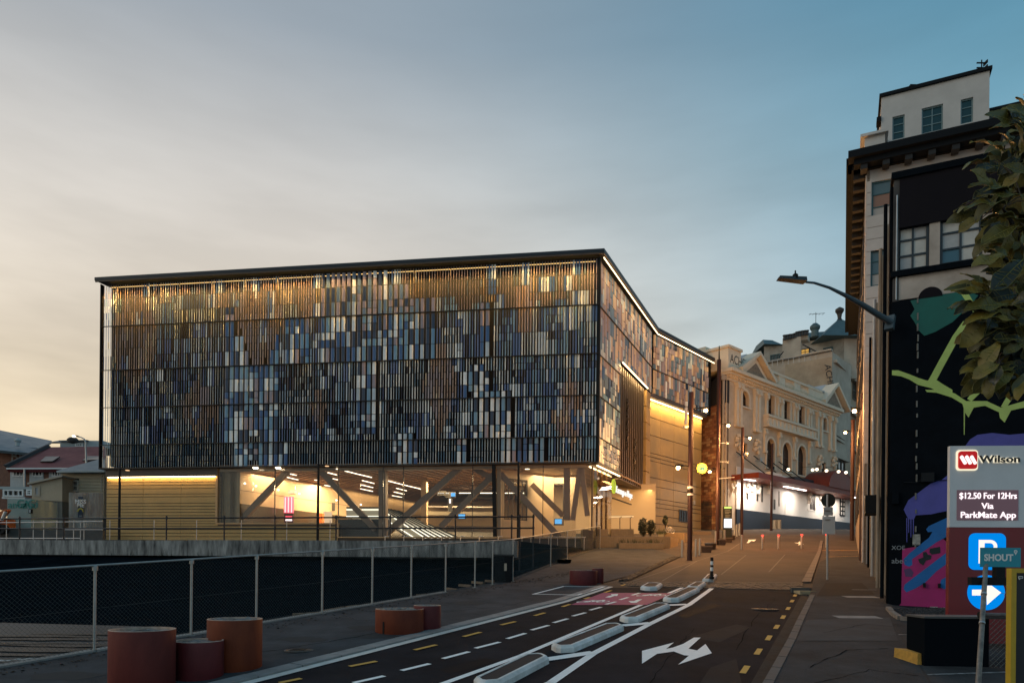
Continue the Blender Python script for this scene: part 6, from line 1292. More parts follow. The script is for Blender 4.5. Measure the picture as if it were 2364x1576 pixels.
gl2 = mat('street_glass', (.07, .08, .08), .1)
for x0_, y0_, x1_, y1_ in ((870, 380, 925, 500), (960, 420, 980, 530), (868, 600, 925, 720), (870, 830, 912, 970)): win6(W2p, x0_, y0_, x1_, y1_, 2, 2, mat('brown_frame', (.10, .07, .045), .6), gl2, hb2)
for y0_, y1_ in ((355, 375), (545, 560), (765, 790), (800, 812), (560, 590)): a0, a1, z0_, z1_ = W2p.rng(X6(843), Y6(y0_), X6(985), Y6(y1_)); m_ = MB(); W2p.box(m_, a0, a1, z0_, z0_+.35, -.05, .5); obj('cornice', m_, stc, hb2)
m_ = MB(); W1p.box(m_, 0, W1p.at(X6(838), Y6(245))[0], W1p.at(X6(640), Y6(272))[1], W1p.at(X6(640), Y6(262))[1], -.3, .35); obj('parapet_cap', m_, stc, hb2)
p, q = P(X6(415), Y6(302), 97.5), P(X6(775), Y6(252), 93); m_ = MB(); m_.tube(p, q, .04, n=5)
for k in range(12): v = p.lerp(q, k/11); m_.tube(v-Vector((0, 0, .8)), v, .03, n=5)
obj('roof_rail', m_, steel, hb2)
m_ = MB(); m_.tube(P(X6(660), Y6(195), 95), P(X6(765), Y6(250), 93.5), .07, n=6); m_.tube(P(X6(545), Y6(238), 96), P(X6(520), Y6(270), 96), .07, n=6); obj('flue', m_, black_metal, hb2)
text_part('ACHES', plane_matrix(W1p, 0, 0, 0) if False else (Matrix.Translation(P(X6(822), Y6(395), 91.9)) @ Matrix.Rotation(rad(90), 4, 'X') @ Matrix.Rotation(rad(-80), 4, 'Z')), 1.15, ink, hb2, name='graffiti', depth=.02, align='CENTER')
# hanging globe lights across the street
gs = thing('festoon_lights', 'string of small globe lights hanging before the domed canopy', 'lights', P(1900, 1090, 74)); pp = [P(1846, 1086, 74), P(1875, 1084, 74), P(1887, 1083, 75), P(1908, 1085, 76), P(1936, 1087, 78), P(1953, 1089, 80)]
m_ = MB().path([p+Vector((0, 0, .35)) for p in pp], .02, 4); obj('cable', m_, black_metal, gs)
for x, y in ((1820, 1083), (1876, 1084), (1886, 1083), (1908, 1086), (1936, 1088), (1953, 1090)):
    p = P(x, y, 75); m_ = MB().lathe(p, [(0, -.17), (.13, -.1), (.17, 0), (.13, .1), (0, .15)], 12, cap=False); obj('globe', m_, emat('globe', (1, .8, .55), 3.5), gs); m_ = MB().tube(p+Vector((0, 0, .13)), p+Vector((0, 0, .4)), .02, n=5); obj('drop_wire', m_, black_metal, gs)
# gate and railings between the bronze wall and the theatre
ig = thing('iron_gate', 'tall black iron gate between the bronze wall and the brick side wall', 'gate', P(1630, 1225, 62))
for k in range(11): x = 1620+k*2.2; m_ = MB().tube(P(x, 1224, 62), P(x, 1159+3*math.sin(k/10*math.pi)*-1, 62), .03, n=5); obj('gate_bar', m_, black_metal, ig)
for y in (1164, 1190, 1222): m_ = MB().beam(P(1619, y, 62), P(1644, y, 62), .06); obj('gate_rail', m_, black_metal, ig)
a, b = P(1600, 1243, 58), P(1642, 1226, 58); m_ = MB().box(((a.x+b.x)/2, 58.2, (a.z+b.z)/2), (b.x-a.x, .4, b.z-a.z)); tag(obj('garden_wall', m_, mat('low_wall_conc', (.16, .12, .09), .8)), 'low concrete wall below the iron gate', 'wall')
# ================================================================== TALL CREAM BUILDING AND PAINTED LOW BUILDING ON THE RIGHT
dX = Vector((.902, -.431))
EX = Plane((10.34, 19.0), dX); ES = Plane((10.34, 19.0), dS)
V8 = lambda x, y: (1900+x/2.0108, 120+y/2.0108); V7 = lambda x, y: (1920+x/2.32, 900+y/2.32)
stucco = mat('stained_stucco', (.54, .46, .40), .85, col2=(.33, .27, .225), var=1, scale=1.1, bump=.25, bscale=14, detail=8)
blackp = mat('black_wall_paint', (.0045, .0065, .0095), .9, var=.3, scale=2, bump=.2, bscale=10, spec=.06)
charcoal = mat('charcoal_band', (.013, .011, .014), .9, var=.15, scale=1, spec=.1)
pb = thing('mural_building', 'low black painted corner building with a bright graffiti mural and two upper windows', 'building', (10.34, 19.0, G(19)))
zTopE = EX.at(2042, 413)[1]; zDk = EX.at(2100, 524)[1]; zMu = EX.at(2066, 694)[1]; LE = 9.5
print('ext', zTopE, zDk, zMu)
def er(x0_, y0_, x1_, y1_): (a, b), (c_, d) = V8(x0_, y0_), V8(x1_, y1_); return EX.rng(a, b, c_, d)
wA = er(343, 790, 494, 1008); wB = er(543, 765, 742, 968); wB = (wB[0], wB[0]+(wA[1]-wA[0])*1.25, wA[2], wA[3])
m_ = MB(); openings(EX, m_, .16, LE, zMu, zDk, [wA, wB], -.4, 0); obj('wall', m_, stucco, pb)
m_ = MB(); EX.box(m_, .02, .16, zMu-.03, zTopE-.1, -.4, .02); obj('corner_strip', m_, mat('sooty_stucco', (.10, .09, .085), .85, col2=(.03, .03, .03), var=1, scale=2, stretch=(1, 1, .3)), pb)
m_ = MB(); EX.box(m_, .16, LE, zDk, zTopE-.1, -.4, .04); obj('dark_band', m_, charcoal, pb)
m_ = MB(); EX.box(m_, -.04, LE, zTopE-.1, zTopE+.08, -.5, .10); obj('coping', m_, blackp, pb)
m_ = MB(); EX.box(m_, .0, LE, 1.2, zMu-.03, -.5, .015); obj('mural_wall', m_, blackp, pb)
wp = [mat('blind_pane', (.52, .50, .46), .5, var=.1, scale=4), mat('blind_pane_b', (.40, .40, .40), .5, var=.1, scale=4), mat('blue_pane', (.05, .13, .18), .2)]
for i, w in enumerate((wA, wB)):
    wd = window(EX, pb, *w, -.13, 2, 3, mat('blue_black_frame', (.02, .03, .04), .5), [wp[0], wp[1], wp[0]], fw=.07, panes='each')
    if i == 1: LASTP[0].data.materials[0] = wp[2]
    m_ = MB(); EX.box(m_, w[0]-.14, w[1]+.14, w[2]-.17, w[2]-.02, -.1, .12); obj('sill', m_, blackp, wd)
m_ = MB(); n = 14; c_ = EX.at(*V8(498, 1140)); rr_ = .33*EX.at(*V8(545, 1140))[0]/EX.at(*V8(545, 1140))[0]
q = [(c_[0]+.28*math.cos(math.pi*i/n), zMu-.05+.28*math.sin(math.pi*i/n)) for i in range(n+1)]; EX.spoly(m_, q, -.05, .03); obj('round_head', m_, charcoal, pb)
m_ = MB(); EX.box(m_, .55, LE, zTopE+.1, zTopE+.0, 0, 0) if False else None
m_ = MB().tube(EX.pt(.1, zMu, .06), EX.pt(.1, zDk+.9, .06), .02, n=6); obj('conduit', m_, steel, pb)
m_ = MB()
z_ = zMu-.1
while z_ > 3: m_.box(EX.pt(.62+R.uniform(-.01, .01), z_, .03), (.03, .03, .10+R.random()*.1)); z_ -= R.uniform(.18, .5)
obj('peeling_paint', m_, mat('peeling', (.2, .19, .17), .9), pb, kind='stuff')
# mural: flat painted shapes, each a thin layer of paint
MU = {}
def paint(pts, colr, o=.020, mapf=V7, nm='mural_paint'):
    if colr not in MU: MU[colr] = mat('mural_%d' % len(MU), colr, .75, var=.12, scale=2.5)
    q = [EX.at(*mapf(x, y)) for x, y in pts]
    bm = bmesh.new(); 
    from mathutils.geometry import tessellate_polygon
    vs = [Vector((a, z, 0)) for a, z in q]; tris = tessellate_polygon([vs]); m_ = MB(); m_.add([EX.pt(a, z, o) for a, z in q], [tuple(t) for t in tris]); bm.free()
    return obj(nm, m_, MU[colr], pb)
GRN = (.010, .12, .095); LIME = (.42, .55, .15); VIO = (.085, .085, .36); BLU = (.012, .14, .42); PNK = (.38, .020, .15); DRK = (.012, .02, .024)
paint([(405, 1155), (660, 1108), (720, 1130), (690, 1170), (600, 1255), (520, 1300), (470, 1318), (440, 1290), (428, 1260), (405, 1225), (425, 1195)], GRN, .021, V8)
paint([(800, 1490), (933, 1440), (933, 1520), (860, 1540), (800, 1530)], GRN, .021, V8)
paint([(690, 1480), (760, 1450), (740, 1500), (700, 1510)], GRN, .021, V8)
LS_ = .024
paint([(320, 1478), (350, 1478), (400, 1496), (440, 1512), (480, 1525), (530, 1525), (560, 1545), (600, 1568), (600, 1600), (540, 1580), (500, 1560), (440, 1545), (400, 1520), (360, 1505), (320, 1500)], LIME, LS_, V8)
paint([(488, 1525), (545, 1420), (600, 1320), (650, 1250), (672, 1262), (620, 1350), (560, 1460), (520, 1535)], LIME, LS_+.001, V8)
paint([(630, 1110), (665, 1105), (720, 1200), (700, 1215)], LIME, LS_, V8)
paint([(500, 0), (600, 0), (660, 20), (720, 60), (830, 60), (905, 95), (960, 80), (1030, 60), (1130, 30), (1130, 70), (1030, 95), (960, 110), (925, 175), (900, 150), (895, 120), (820, 85), (760, 95), (732, 148), (712, 120), (700, 75), (640, 40), (560, 15), (510, 12)], LIME, LS_+.002)
paint([(748, 62), (822, -10), (790, -40), (725, 48)], LIME, LS_+.003); paint([(935, 95), (1010, -20), (980, -40), (905, 90)], LIME, LS_+.003)
paint([(706, 80), (714, 80), (711, 240), (707, 240)], LIME, LS_)
paint([(715, 300), (740, 265), (780, 240), (860, 230), (950, 240), (1060, 230), (1150, 240), (1150, 330), (715, 330)], VIO, .021)
paint([(385, 640), (410, 590), (470, 545), (530, 500), (590, 480), (640, 440), (660, 430), (660, 640), (600, 650), (530, 665), (450, 670), (440, 692), (410, 690), (400, 670)], VIO, .021)
for x in (402, 412, 424, 437): paint([(x-3, 685), (x+3, 685), (x+2, 760+(x*7) % 60), (x-2, 760+(x*7) % 60)], VIO, .022)
paint([(372, 1140), (378, 850), (440, 840), (500, 835), (560, 800), (600, 798), (630, 830), (640, 880), (640, 1168), (350, 1166)], PNK, .021)
paint([(505, 745), (520, 728), (640, 672), (660, 760), (560, 815), (430, 905), (432, 935), (415, 945), (390, 935), (385, 905), (420, 870), (520, 790), (540, 758), (515, 760)], BLU, .024)
paint([(390, 1040), (640, 850), (650, 905), (560, 970), (500, 1030), (450, 1060), (400, 1082), (385, 1065)], BLU, .024)
paint([(580, 1040), (585, 1015), (640, 985), (640, 1060), (600, 1065), (583, 1055)], BLU, .0245)
paint([(525, 848), (580, 838), (582, 872), (535, 880), (523, 868)], DRK, .028); paint([(462, 905), (490, 895), (488, 868), (505, 865), (515, 880), (535, 885), (530, 905), (505, 912), (490, 938), (470, 925)], DRK, .028)
paint([(386, 960), (420, 952), (438, 975), (430, 1000), (395, 998)], (.10, .05, .14), .026)
m_ = MB(); r_ = EX.rng(*V7(433, 772), *V7(474, 830)); EX.box(m_, *r_, .0, .04); obj('paper_poster', m_, mat('torn_paper', (.45, .44, .40), .8, col2=(.04, .04, .04), var=1, scale=9), pb)
for x0_, y0_, x1_, y1_ in ((488, 1032, 502, 1055), (568, 1034, 582, 1058)): m_ = MB(); EX.box(m_, *EX.rng(*V7(x0_, y0_), *V7(x1_, y1_)), .0, .10); obj('wall_hook', m_, black_metal, pb)
scr = mat('scribble', (.28, .30, .32), .7)
for (x, y, s_, t_) in ((318, 845, .16, 'XOE'), (312, 915, .2, 'aber')): a, z_ = EX.at(*V7(x, y)); text_part(t_, plane_matrix(EX, max(a, .05), z_, .022), s_, scr, pb, name='scribble', depth=.002)
m_ = MB(); r_ = EX.rng(*V7(322, 545), *V7(357, 612)); EX.box(m_, *r_, .02, .14); obj('meter_box', m_, blackp, pb)
m_ = MB(); a, z_ = EX.at(*V7(500, 470)); EX.box(m_, a-.1, a+.2, z_-.12, z_+.12, .02, .16); m_.path([EX.pt(a-.5, z_-.1, .05), EX.pt(a-.2, z_-.13, .09), EX.pt(a, z_, .08)], .012, 5); m_.path([EX.pt(a, z_-.1, .05), EX.pt(a+1.2, z_-.06, .05)], .01, 5); obj('junction_box', m_, black_metal, pb)
# street side of the low building: piers, dark bays, pipes
m_ = MB(); ES.box(m_, .75, 16, 1.2, zTopE-.2, -.8, -.12); obj('side_core', m_, mat('side_dark', (.05, .048, .045), .7), pb)
crm = mat('side_cream', (.36, .30, .23), .85, col2=(.22, .18, .14), var=1, scale=1.5, detail=8)
nb_ = 7; bay = 16/nb_
for k in range(nb_+1):
    a = .1+k*bay*.985; m_ = MB(); ES.box(m_, a, a+.42, 1.2 if k < 3 else 2.2, zTopE-.22, -.2, .06); obj('pier', m_, crm if k else blackp, pb)
fl_z = [2.0, 5.2, 8.2, 11.2, zTopE-.3]
for k in range(nb_):
    a0, a1 = .1+k*bay*.985+.42, .1+(k+1)*bay*.985
    for f in range(4):
        b0, b1 = fl_z[f]+.9+k*.14, fl_z[f+1]-.35+k*.03
        m_ = MB(); ES.box(m_, a0, a1, fl_z[f]+k*.14-.2, b0-.01, -.2, -.02); obj('spandrel_wall', m_, crm, pb)
        window(ES, pb, a0+.06, a1-.06, b0, b1, -.14, 3, 3, mat('iron_frame', (.10, .10, .095), .6), mat('side_glass', (.05, .055, .06), .2), fw=.05)
for a, r_ in ((.0, .05), (2.9, .05), (7.4, .06), (12, .05)): m_ = MB().tube(ES.pt(a+.25, 1.9+a*.08, .16), ES.pt(a+.25, zTopE-.6, .16), r_, n=8); obj('drainpipe', m_, [blackp, steel, crm, steel][int(a) % 4], pb)
m_ = MB(); a, z_ = ES.at(*V7(218, 705)); ES.box(m_, 4.0, 5.2, z_-.3, z_+.3, .08, .5); obj('wall_cabinet', m_, black_metal, pb)
m_ = MB(); ES.box(m_, 9.5, 9.7, 5.3, 5.7, .08, .4); obj('wall_camera', m_, white, pb)
# ---------------- tall building behind
dTL = dX; TLc = P(1993, 1300, 34.2); TF = Plane((TLc.x, TLc.y), dTL); TS = Plane((TLc.x, TLc.y), dS)
tb = thing('cream_tower', 'tall cream building with a heavy black cornice and a rooftop penthouse', 'building', (TLc.x, TLc.y, G(34)))
zC0 = TF.at(*V8(186, 555))[1]; zC1 = TF.at(1960, 352, .8)[1]
print('tower', TLc, zC0, zC1)
tstn = mat('tower_stone', (.56, .51, .48), .85, col2=(.46, .42, .39), var=1, scale=.7, bump=.12, bscale=14, detail=8)
zc_ = zC0; dpt = 22
rw = TF.rng(*V8(226, 600), *V8(266, 775)); rw2 = TF.rng(*V8(222, 912), *V8(246, 1085))
ops = [(rw[0], rw[0]+.95, rw[2], rw[3]), (rw2[0], rw2[0]+.95, rw2[2], rw2[3]), (rw[0], rw[0]+.95, 8.2, 11.3)]
m_ = MB(); openings(TF, m_, 0, 14, 3.0, zC0, ops, -.5, -.03); obj('wall', m_, tstn, tb)
m_ = MB(); TF.box(m_, .4, 14, 3, zC0, -18, -.9); TS.box(m_, .3, 26, 3, zC0, -6, -.5); obj('wall_core', m_, mat('tower_dark', (.03, .03, .03), .8), tb)
for o_ in ops: window(TF, tb, *o_, -.16, 1, 3, tealf, [mat('dusk_pane', (.42, .36, .32), .4), mat('dusk_pane_b', (.28, .14, .09), .4), mat('dusk_pane_c', (.09, .14, .16), .3)], fw=.07, panes='each')
k = 0; z_ = zC0-.55                                    # ashlar courses at the corner, joints recessed
while z_ > 8:
    z2 = z_-.58; segs = [(0, 1.05)]
    hit = any(o_[2]-.05 < (z_+z2)/2 < o_[3]+.05 for o_ in ops); 
    m_ = MB(); TF.box(m_, 0.0, ops[0][0]-.03 if hit else 2.6, z2+.025, z_, -.06, .02); obj('stone_block', m_, tstn, tb)
    z_ = z2; k += 1
z_ = zC0-.2; k = 0
while z_ > 3.6:
    z2 = z_-.58; m_ = MB(); TS.box(m_, 0.02, .95+.25*(k % 2), z2+.025, z_, -.1, .06); obj('quoin_block', m_, tstn, tb); z_ = z2; k += 1
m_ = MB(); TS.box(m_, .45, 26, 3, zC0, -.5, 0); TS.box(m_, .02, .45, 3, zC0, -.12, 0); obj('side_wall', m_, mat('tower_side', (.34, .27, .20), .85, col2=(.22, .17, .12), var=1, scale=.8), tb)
for k in range(8):
    for f in range(5): a = 2.2+k*3.0; window(TS, tb, a, a+1.5, 6.5+f*3.2, 8.6+f*3.2, .0, 2, 2, dark_frame, glt, fw=.08)
# cornice with brackets
ck = mat('cornice_black', (.008, .010, .013), .8, spec=.15)
m_ = MB(); TF.box(m_, -.85, 14, zC1-.35, zC1, -.6, .95); TF.box(m_, -.6, 14, zC1-.62, zC1-.353, -.6, .7); TF.box(m_, -.1, 14, zC0, zC1-.62, -.6, .14); TS.box(m_, -.3, 26, zC1-.35, zC1-.01, -.6, .93); TS.box(m_, -.2, 26, zC1-.62, zC1-.36, -.6, .68); TS.box(m_, 0, 26, zC0, zC1-.62, -.6, .12); obj('cornice', m_, ck, tb)
for k in range(14): m_ = MB(); a = -.3+k*.95; TF.box(m_, a, a+.3, zC1-.86, zC1-.62, .1, .62); obj('cornice_bracket', m_, mat('bracket_dark', (.016, .018, .021), .8), tb)
for k in range(16): m_ = MB(); a = .2+k*1.1; TS.box(m_, a, a+.3, zC1-.9, zC1-.62, .1, .6); obj('cornice_bracket', m_, MT['bracket_dark'], tb)
m_ = MB(); TF.box(m_, .3, 14, zC0-1.45, zC0-.9, -.02, .05); obj('frieze_line', m_, tstn, tb) if False else None
# penthouse
PHo = P(2034, 320, 37.0); PF_ = Plane((PHo.x, PHo.y), dX); zP = PF_.at(2034, 221)[1]; aE = PF_.at(2284, 240)[0]
phm = mat('penthouse_render', (.54, .52, .50), .85, col2=(.44, .425, .41), var=1, scale=.8)
po = [PF_.rng(*V8(322, 296), *V8(379, 404)), PF_.rng(*V8(458, 252), *V8(557, 370)), PF_.rng(*V8(639, 216), *V8(697, 330))]
m_ = MB(); openings(PF_, m_, 0, aE, zC1-.5, zP-.12, po, -.35, 0); PF_.box(m_, .0, aE, zC1-.5, zP-.12, -5.5, -.8); obj('penthouse_wall', m_, phm, tb)
m_ = MB(); PF_.box(m_, -.1, aE+.1, zP-.12, zP+.05, -5.6, .12); obj('penthouse_coping', m_, ck, tb)
for i, o_ in enumerate(po): window(PF_, tb, *o_, -.14, 2 if i == 1 else 1, 3, mat('pale_teal_frame', (.14, .22, .24), .5), mat('deep_teal_glass', (.008, .035, .042), .15), fw=.06)
m_ = MB(); PF_.box(m_, -.22, 0, PF_.at(*V8(262, 325))[1], PF_.at(*V8(262, 305))[1], -.5, .1); obj('wall_bracket', m_, ck, tb)
m_ = MB().box(PF_.pt(PF_.at(*V8(415, 158))[0], zP+.1, -.1), (.3, .2, .16)); obj('roof_vent', m_, ck, tb)
m_ = MB(); v = PF_.pt(PF_.at(*V8(741, 60))[0], zP, -.3); m_.tube(v, v+Vector((0, 0, .7)), .03, n=5); 
for dz in (.3, .55): m_.box(v+Vector((0, 0, dz)), (.5, .05, .05)); m_.box(v+Vector((.2, 0, dz)), (.05, .3, .15))
obj('aerial', m_, black_metal, tb)
m_ = MB(); PF_.box(m_, aE, aE+1.1, zC1-.5, zP-2.0, -6, -.8); obj('annex_wall', m_, mat('annex_teal', (.10, .17, .20), .7), tb)
m_ = MB(); PF_.box(m_, aE, aE+1.7, zP-2.0, zP-1.85, -6.2, -.3); PF_.box(m_, aE+1.0, aE+4.5, zC1-.5, zP-3.2, -6, -3); obj('annex_roof', m_, ck, tb)
cs_ = Plane(P(1996, 330, 36.5).xy, dX); m_ = MB(); z0_, z1__ = zC1-.1, cs_.at(2010, 316)[1]; cs_.box(m_, .0, .95, z0_-.2, z1__, -1, 0); cs_.box(m_, -.2, 1.1, z1__, z1__+.14, -1.2, .2); obj('chimney_stack', m_, phm, tb)
# street lamp bracketed off the corner
sl = thing('street_lamp', 'grey street lamp arm reaching left from the corner of the black mural building', 'street lamp', EX.pt(.1, 8.0, .1)); slm = mat('lamp_arm_paint', (.06, .09, .11), .5)
Zq = 18.6; pts = [P(x, y, Zq-(2055-x)/265*1.2) for x, y in ((2057, 744), (2030, 728), (1990, 703), (1950, 681), (1915, 664), (1880, 653), (1850, 650))]
m_ = MB().path(pts, [.085, .08, .07, .05, .035, .03, .026], 10); obj('lamp_arm', m_, slm, sl)
h0, h1 = pts[-1], P(1795, 643, Zq-1.5); d_ = (h1-h0); m_ = MB().hexa([h0+Vector((.1, -.13, -.02)), h0+Vector((.1, .13, -.02)), h1+Vector((0, .10, -.02)), h1+Vector((0, -.10, -.02))], [h0+Vector((.1, -.1, .09)), h0+Vector((.1, .1, .09)), h1+Vector((.04, .07, .05)), h1+Vector((.04, -.07, .05))]); obj('lamp_head', m_, mat('lamp_head_grey', (.03, .035, .04), .5), sl)
m_ = MB().lathe(P(1836, 642, Zq-1.2), [(.07, 0), (.07, .08), (.04, .11)], 10); m_.box(P(1836, 640, Zq-1.2)+Vector((0, 0, .07)), (.03, .02, .2)); obj('sensor', m_, black_metal, sl)
m_ = MB().beam(pts[0]+Vector((-.05, 0, -.2)), pts[0]+Vector((.05, .1, .2)), .22, .12); obj('wall_bracket', m_, slm, sl)
# ================================================================== PARKING SIGN
WSp = P(2192, 1200, 13.0); WS = Plane((WSp.x, WSp.y), (1, -.09)); zW1 = WS.at(2192, 1029)[1]; zW2 = WS.at(2192, 1216)[1]; zW3 = WS.at(2190, 1421)[1]; Ww = 1.95
ws = thing('parking_sign', 'tall illuminated parking pylon, white above and dark red below', 'sign', (WSp.x, WSp.y, G(13)))
m_ = MB(); WS.box(m_, 0, Ww, zW2, zW1, -.09, 0); obj('white_panel', m_, mat('sign_grey_white', (.62, .63, .65), .45, var=.05, scale=2), ws)
m_ = MB(); WS.box(m_, -.006, Ww+.006, zW3-.5, zW2-.004, -.10, .004); obj('red_panel', m_, mat('sign_dark_red', (.19, .012, .016), .4, var=.08, scale=2), ws)
def wr_(x0_, y0_, x1_, y1_): return WS.rng(*V7(x0_, y0_), *V7(x1_, y1_))
def wbox(name, r_, o0, o1, m, par=ws): m_ = MB(); WS.box(m_, *r_, o0, o1); return obj(name, m_, m, par)
def rrect(pl, mb, a0, a1, z0_, z1_, r, o0, o1, n=5):
    q = []
    for cx_, cz_, t0 in ((a1-r, z1_-r, 0), (a0+r, z1_-r, 90), (a0+r, z0_+r, 180), (a1-r, z0_+r, 270)): q += [(cx_+r*math.cos(rad(t0+90*i/n)), cz_+r*math.sin(rad(t0+90*i/n))) for i in range(n+1)]
    pl.spoly(mb, q, o0, o1)
halo = emat('halo_white', (1, .90, .66), .9)
r_ = wr_(673, 329, 772, 423); m_ = MB(); rrect(WS, m_, r_[0]-.028, r_[1]+.028, r_[2]-.028, r_[3]+.028, .06, 0, .02); obj('logo_halo', m_, halo, ws)
m_ = MB(); rrect(WS, m_, *r_, .05, .02, .05); lg = obj('logo_tile', m_, mat('logo_red', (.62, .005, .008), .4, emit=(.8, .0, .0), estr=.30), ws)
lw = emat('logo_white', (1, .97, .93), 1.15)
W_, H_ = r_[1]-r_[0], r_[3]-r_[2]
for k in range(3):
    x0_ = r_[0]+W_*(.05+.27*k); m_ = MB(); q = [(x0_+.02*W_, r_[2]+.70*H_), (x0_+.10*W_, r_[2]+.76*H_), (x0_+.16*W_, r_[2]+.74*H_), (x0_+.38*W_, r_[2]+.34*H_), (x0_+.36*W_, r_[2]+.28*H_), (x0_+.27*W_, r_[2]+.24*H_), (x0_+.21*W_, r_[2]+.27*H_), (x0_+.0*W_, r_[2]+.64*H_)]; q = [(min(r_[1]-.01, a), z) for a, z in q]
    WS.spoly(m_, q, .045, .058); obj('logo_bar', m_, lw, ws)
def wtext(t, x0_, x1_, yc, h, m, o, name, font_scale=1.38, bold=.0, dep=.008):
    r_ = wr_(x0_, yc-h/2, x1_, yc+h/2); H = (r_[3]-r_[2]); M_ = plane_matrix(WS, r_[0], (r_[2]+r_[3])/2, o)
    tp = text_part(t, Matrix.Identity(4), H*font_scale, m, None, depth=.001, bold=bold*H); xs_ = [v.co.x for v in tp.data.vertices]; ys_ = [v.co.y for v in tp.data.vertices]; w = max(xs_)-min(xs_); yc_ = (max(ys_)+min(ys_))/2; bpy.data.objects.remove(tp)
    k = (r_[1]-r_[0])/w; M_ = plane_matrix(WS, r_[0]-min(xs_)*k*0, (r_[2]+r_[3])/2-yc_, o); return text_part(t, M_, H*font_scale, m, ws, name=name, depth=dep, bold=bold*H, sx=k)
wtext('Wilson', 786, 1004, 370, 40, mat('letter_black', (.008, .008, .008), .4), .035, 'lettering', 1.28, .022, .012); wtext('Wilson', 784, 1006, 370, 40, halo, .012, 'lettering_halo', 1.28, .05, .004)
r_ = wr_(670, 535, 998, 696); wbox('led_screen', r_, -.02, .012, mat('led_screen', (.03, .02, .03), .5, emit=(.42, .24, .30), estr=.16, var=.0))
ledt = emat('led_text', (1, .84, .88), 1.25)
wtext('$12.50 For 12Hrs', 680, 986, 568, 36, ledt, .018, 'led_lettering', 1.3, .01); wtext('Via', 800, 864, 620, 34, ledt, .018, 'led_lettering', 1.3, .012); wtext('ParkMate App', 686, 980, 673, 36, ledt, .018, 'led_lettering', 1.3, .01)
pbl = emat('sign_blue', (.0, .22, .72), 1.0); pwh = emat('sign_cream', (1, .90, .80), 1.0)
r_ = wr_(732, 766, 928, 962); m_ = MB(); rrect(WS, m_, *r_, .11, .0, .03); obj('parking_square', m_, pbl, ws)
# letter P
pr_ = wr_(782, 802, 880, 922); a0, a1, z0_, z1__ = pr_; st_w = (a1-a0)*.30; m_ = MB(); WS.box(m_, a0, a0+st_w, z0_-.02, z1__, .03, .042)
cxp, rO = a1-(z1__-z0_)*.29, (z1__-z0_)*.29; czp = z1__-rO; n = 12
for i in range(n):
    t0, t1 = -math.pi/2+math.pi*i/n, -math.pi/2+math.pi*(i+1)/n; rI = rO*.52; WS.spoly(m_, [(cxp+rO*math.cos(t0), czp+rO*math.sin(t0)), (cxp+rO*math.cos(t1), czp+rO*math.sin(t1)), (cxp+rI*math.cos(t1), czp+rI*math.sin(t1)), (cxp+rI*math.cos(t0), czp+rI*math.sin(t0))], .03, .041)
WS.box(m_, a0+st_w, cxp, czp+rO*.52, z1__, .03, .0415); WS.box(m_, a0+st_w, cxp, czp-rO, czp-rO*.52, .03, .0415); obj('letter_p', m_, pwh, ws)
c_ = WS.at(*V7(824, 1083)); rc = (WS.at(*V7(923, 1083))[0]-WS.at(*V7(725, 1083))[0])/2
m_ = MB(); WS.spoly(m_, [(c_[0]+rc*math.cos(2*math.pi*i/40), c_[1]+rc*math.sin(2*math.pi*i/40)) for i in range(40)], .0, .03); obj('arrow_disc', m_, pbl, ws)
m_ = MB(); q = [WS.at(*V7(x, y)) for x, y in ((747, 1067), (822, 1067), (822, 1046), (850, 1046), (900, 1083), (826, 1148), (824, 1098), (747, 1098))]; c2 = WS.at(*V7(760, 1083))
WS.spoly(m_, [q[0], q[1], q[6], q[7]], .03, .042); WS.spoly(m_, [q[2], q[3], q[4], q[5]], .03, .043); obj('arrow', m_, pwh, ws)
light('AREA', WS.pt(1.0, 3.6, .6), 3.5, (1, .75, .8), .8, .5, aim=(rad(-90), 0, 0))
# ================================================================== BLACK BARRIER, MESH GATE, SMALL SIGNS
ba = GP(2134, 1536, .1); bb_ = Plane((ba.x, ba.y), (1, -.04)); zt_ = bb_.at(2140, 1426)[1]
bx = thing('black_barrier', 'low black block wall in front of the parking pylon', 'wall', ba); m_ = MB(); bb_.box(m_, 0, 1.02, ba.z-.2, zt_, -.55, 0); obj('barrier_face', m_, mat('barrier_black', (.004, .006, .009), .9, bump=.1, spec=.05), bx); m_ = MB(); bb_.box(m_, -.02, 2.6, zt_, zt_+.03, -.56, .02); obj('barrier_cap', m_, concrete_dk, bx)
yb_ = GP(2120, 1530, .1); m_ = MB(); m_.hexa([yb_+Vector(v) for v in ((-.09, -.12, -.1), (.1, -.12, -.1), (.1, .25, -.1), (-.14, .5, -.1))], [yb_+Vector(v) for v in ((-.07, -.1, .17), (.1, -.1, .17), (.1, .25, .2), (-.12, .5, .2))]); tag(obj('yellow_block', m_, mat('block_yellow', (.50, .28, .05), .7, var=.25, scale=9)), 'yellow painted kerb block at the left foot of the black barrier', 'kerb block')
gp_ = Plane((bb_.pt(1.0, 0, .06)).xy, (1, -.04)); mg = thing('mesh_gate', 'low chain link gate panel beside the black barrier', 'fence', gp_.pt(0, ba.z, 0))
wv = MB(); Lg, Hg = 1.3, zt_-ba.z; s_ = .085; n = int((Lg+Hg)/s_)
for k in range(n+1):
    for sg_ in (1, -1):
        s0 = k*s_-Hg; t0 = max(0, -s0); t1 = min(Hg, Lg-s0)
        if t1-t0 < .03: continue
        u0, u1 = (s0+t0, s0+t1) if sg_ > 0 else (Lg-s0-t0, Lg-s0-t1); wv.tube(gp_.pt(u0, ba.z+t0), gp_.pt(u1, ba.z+t1), .004, n=3)
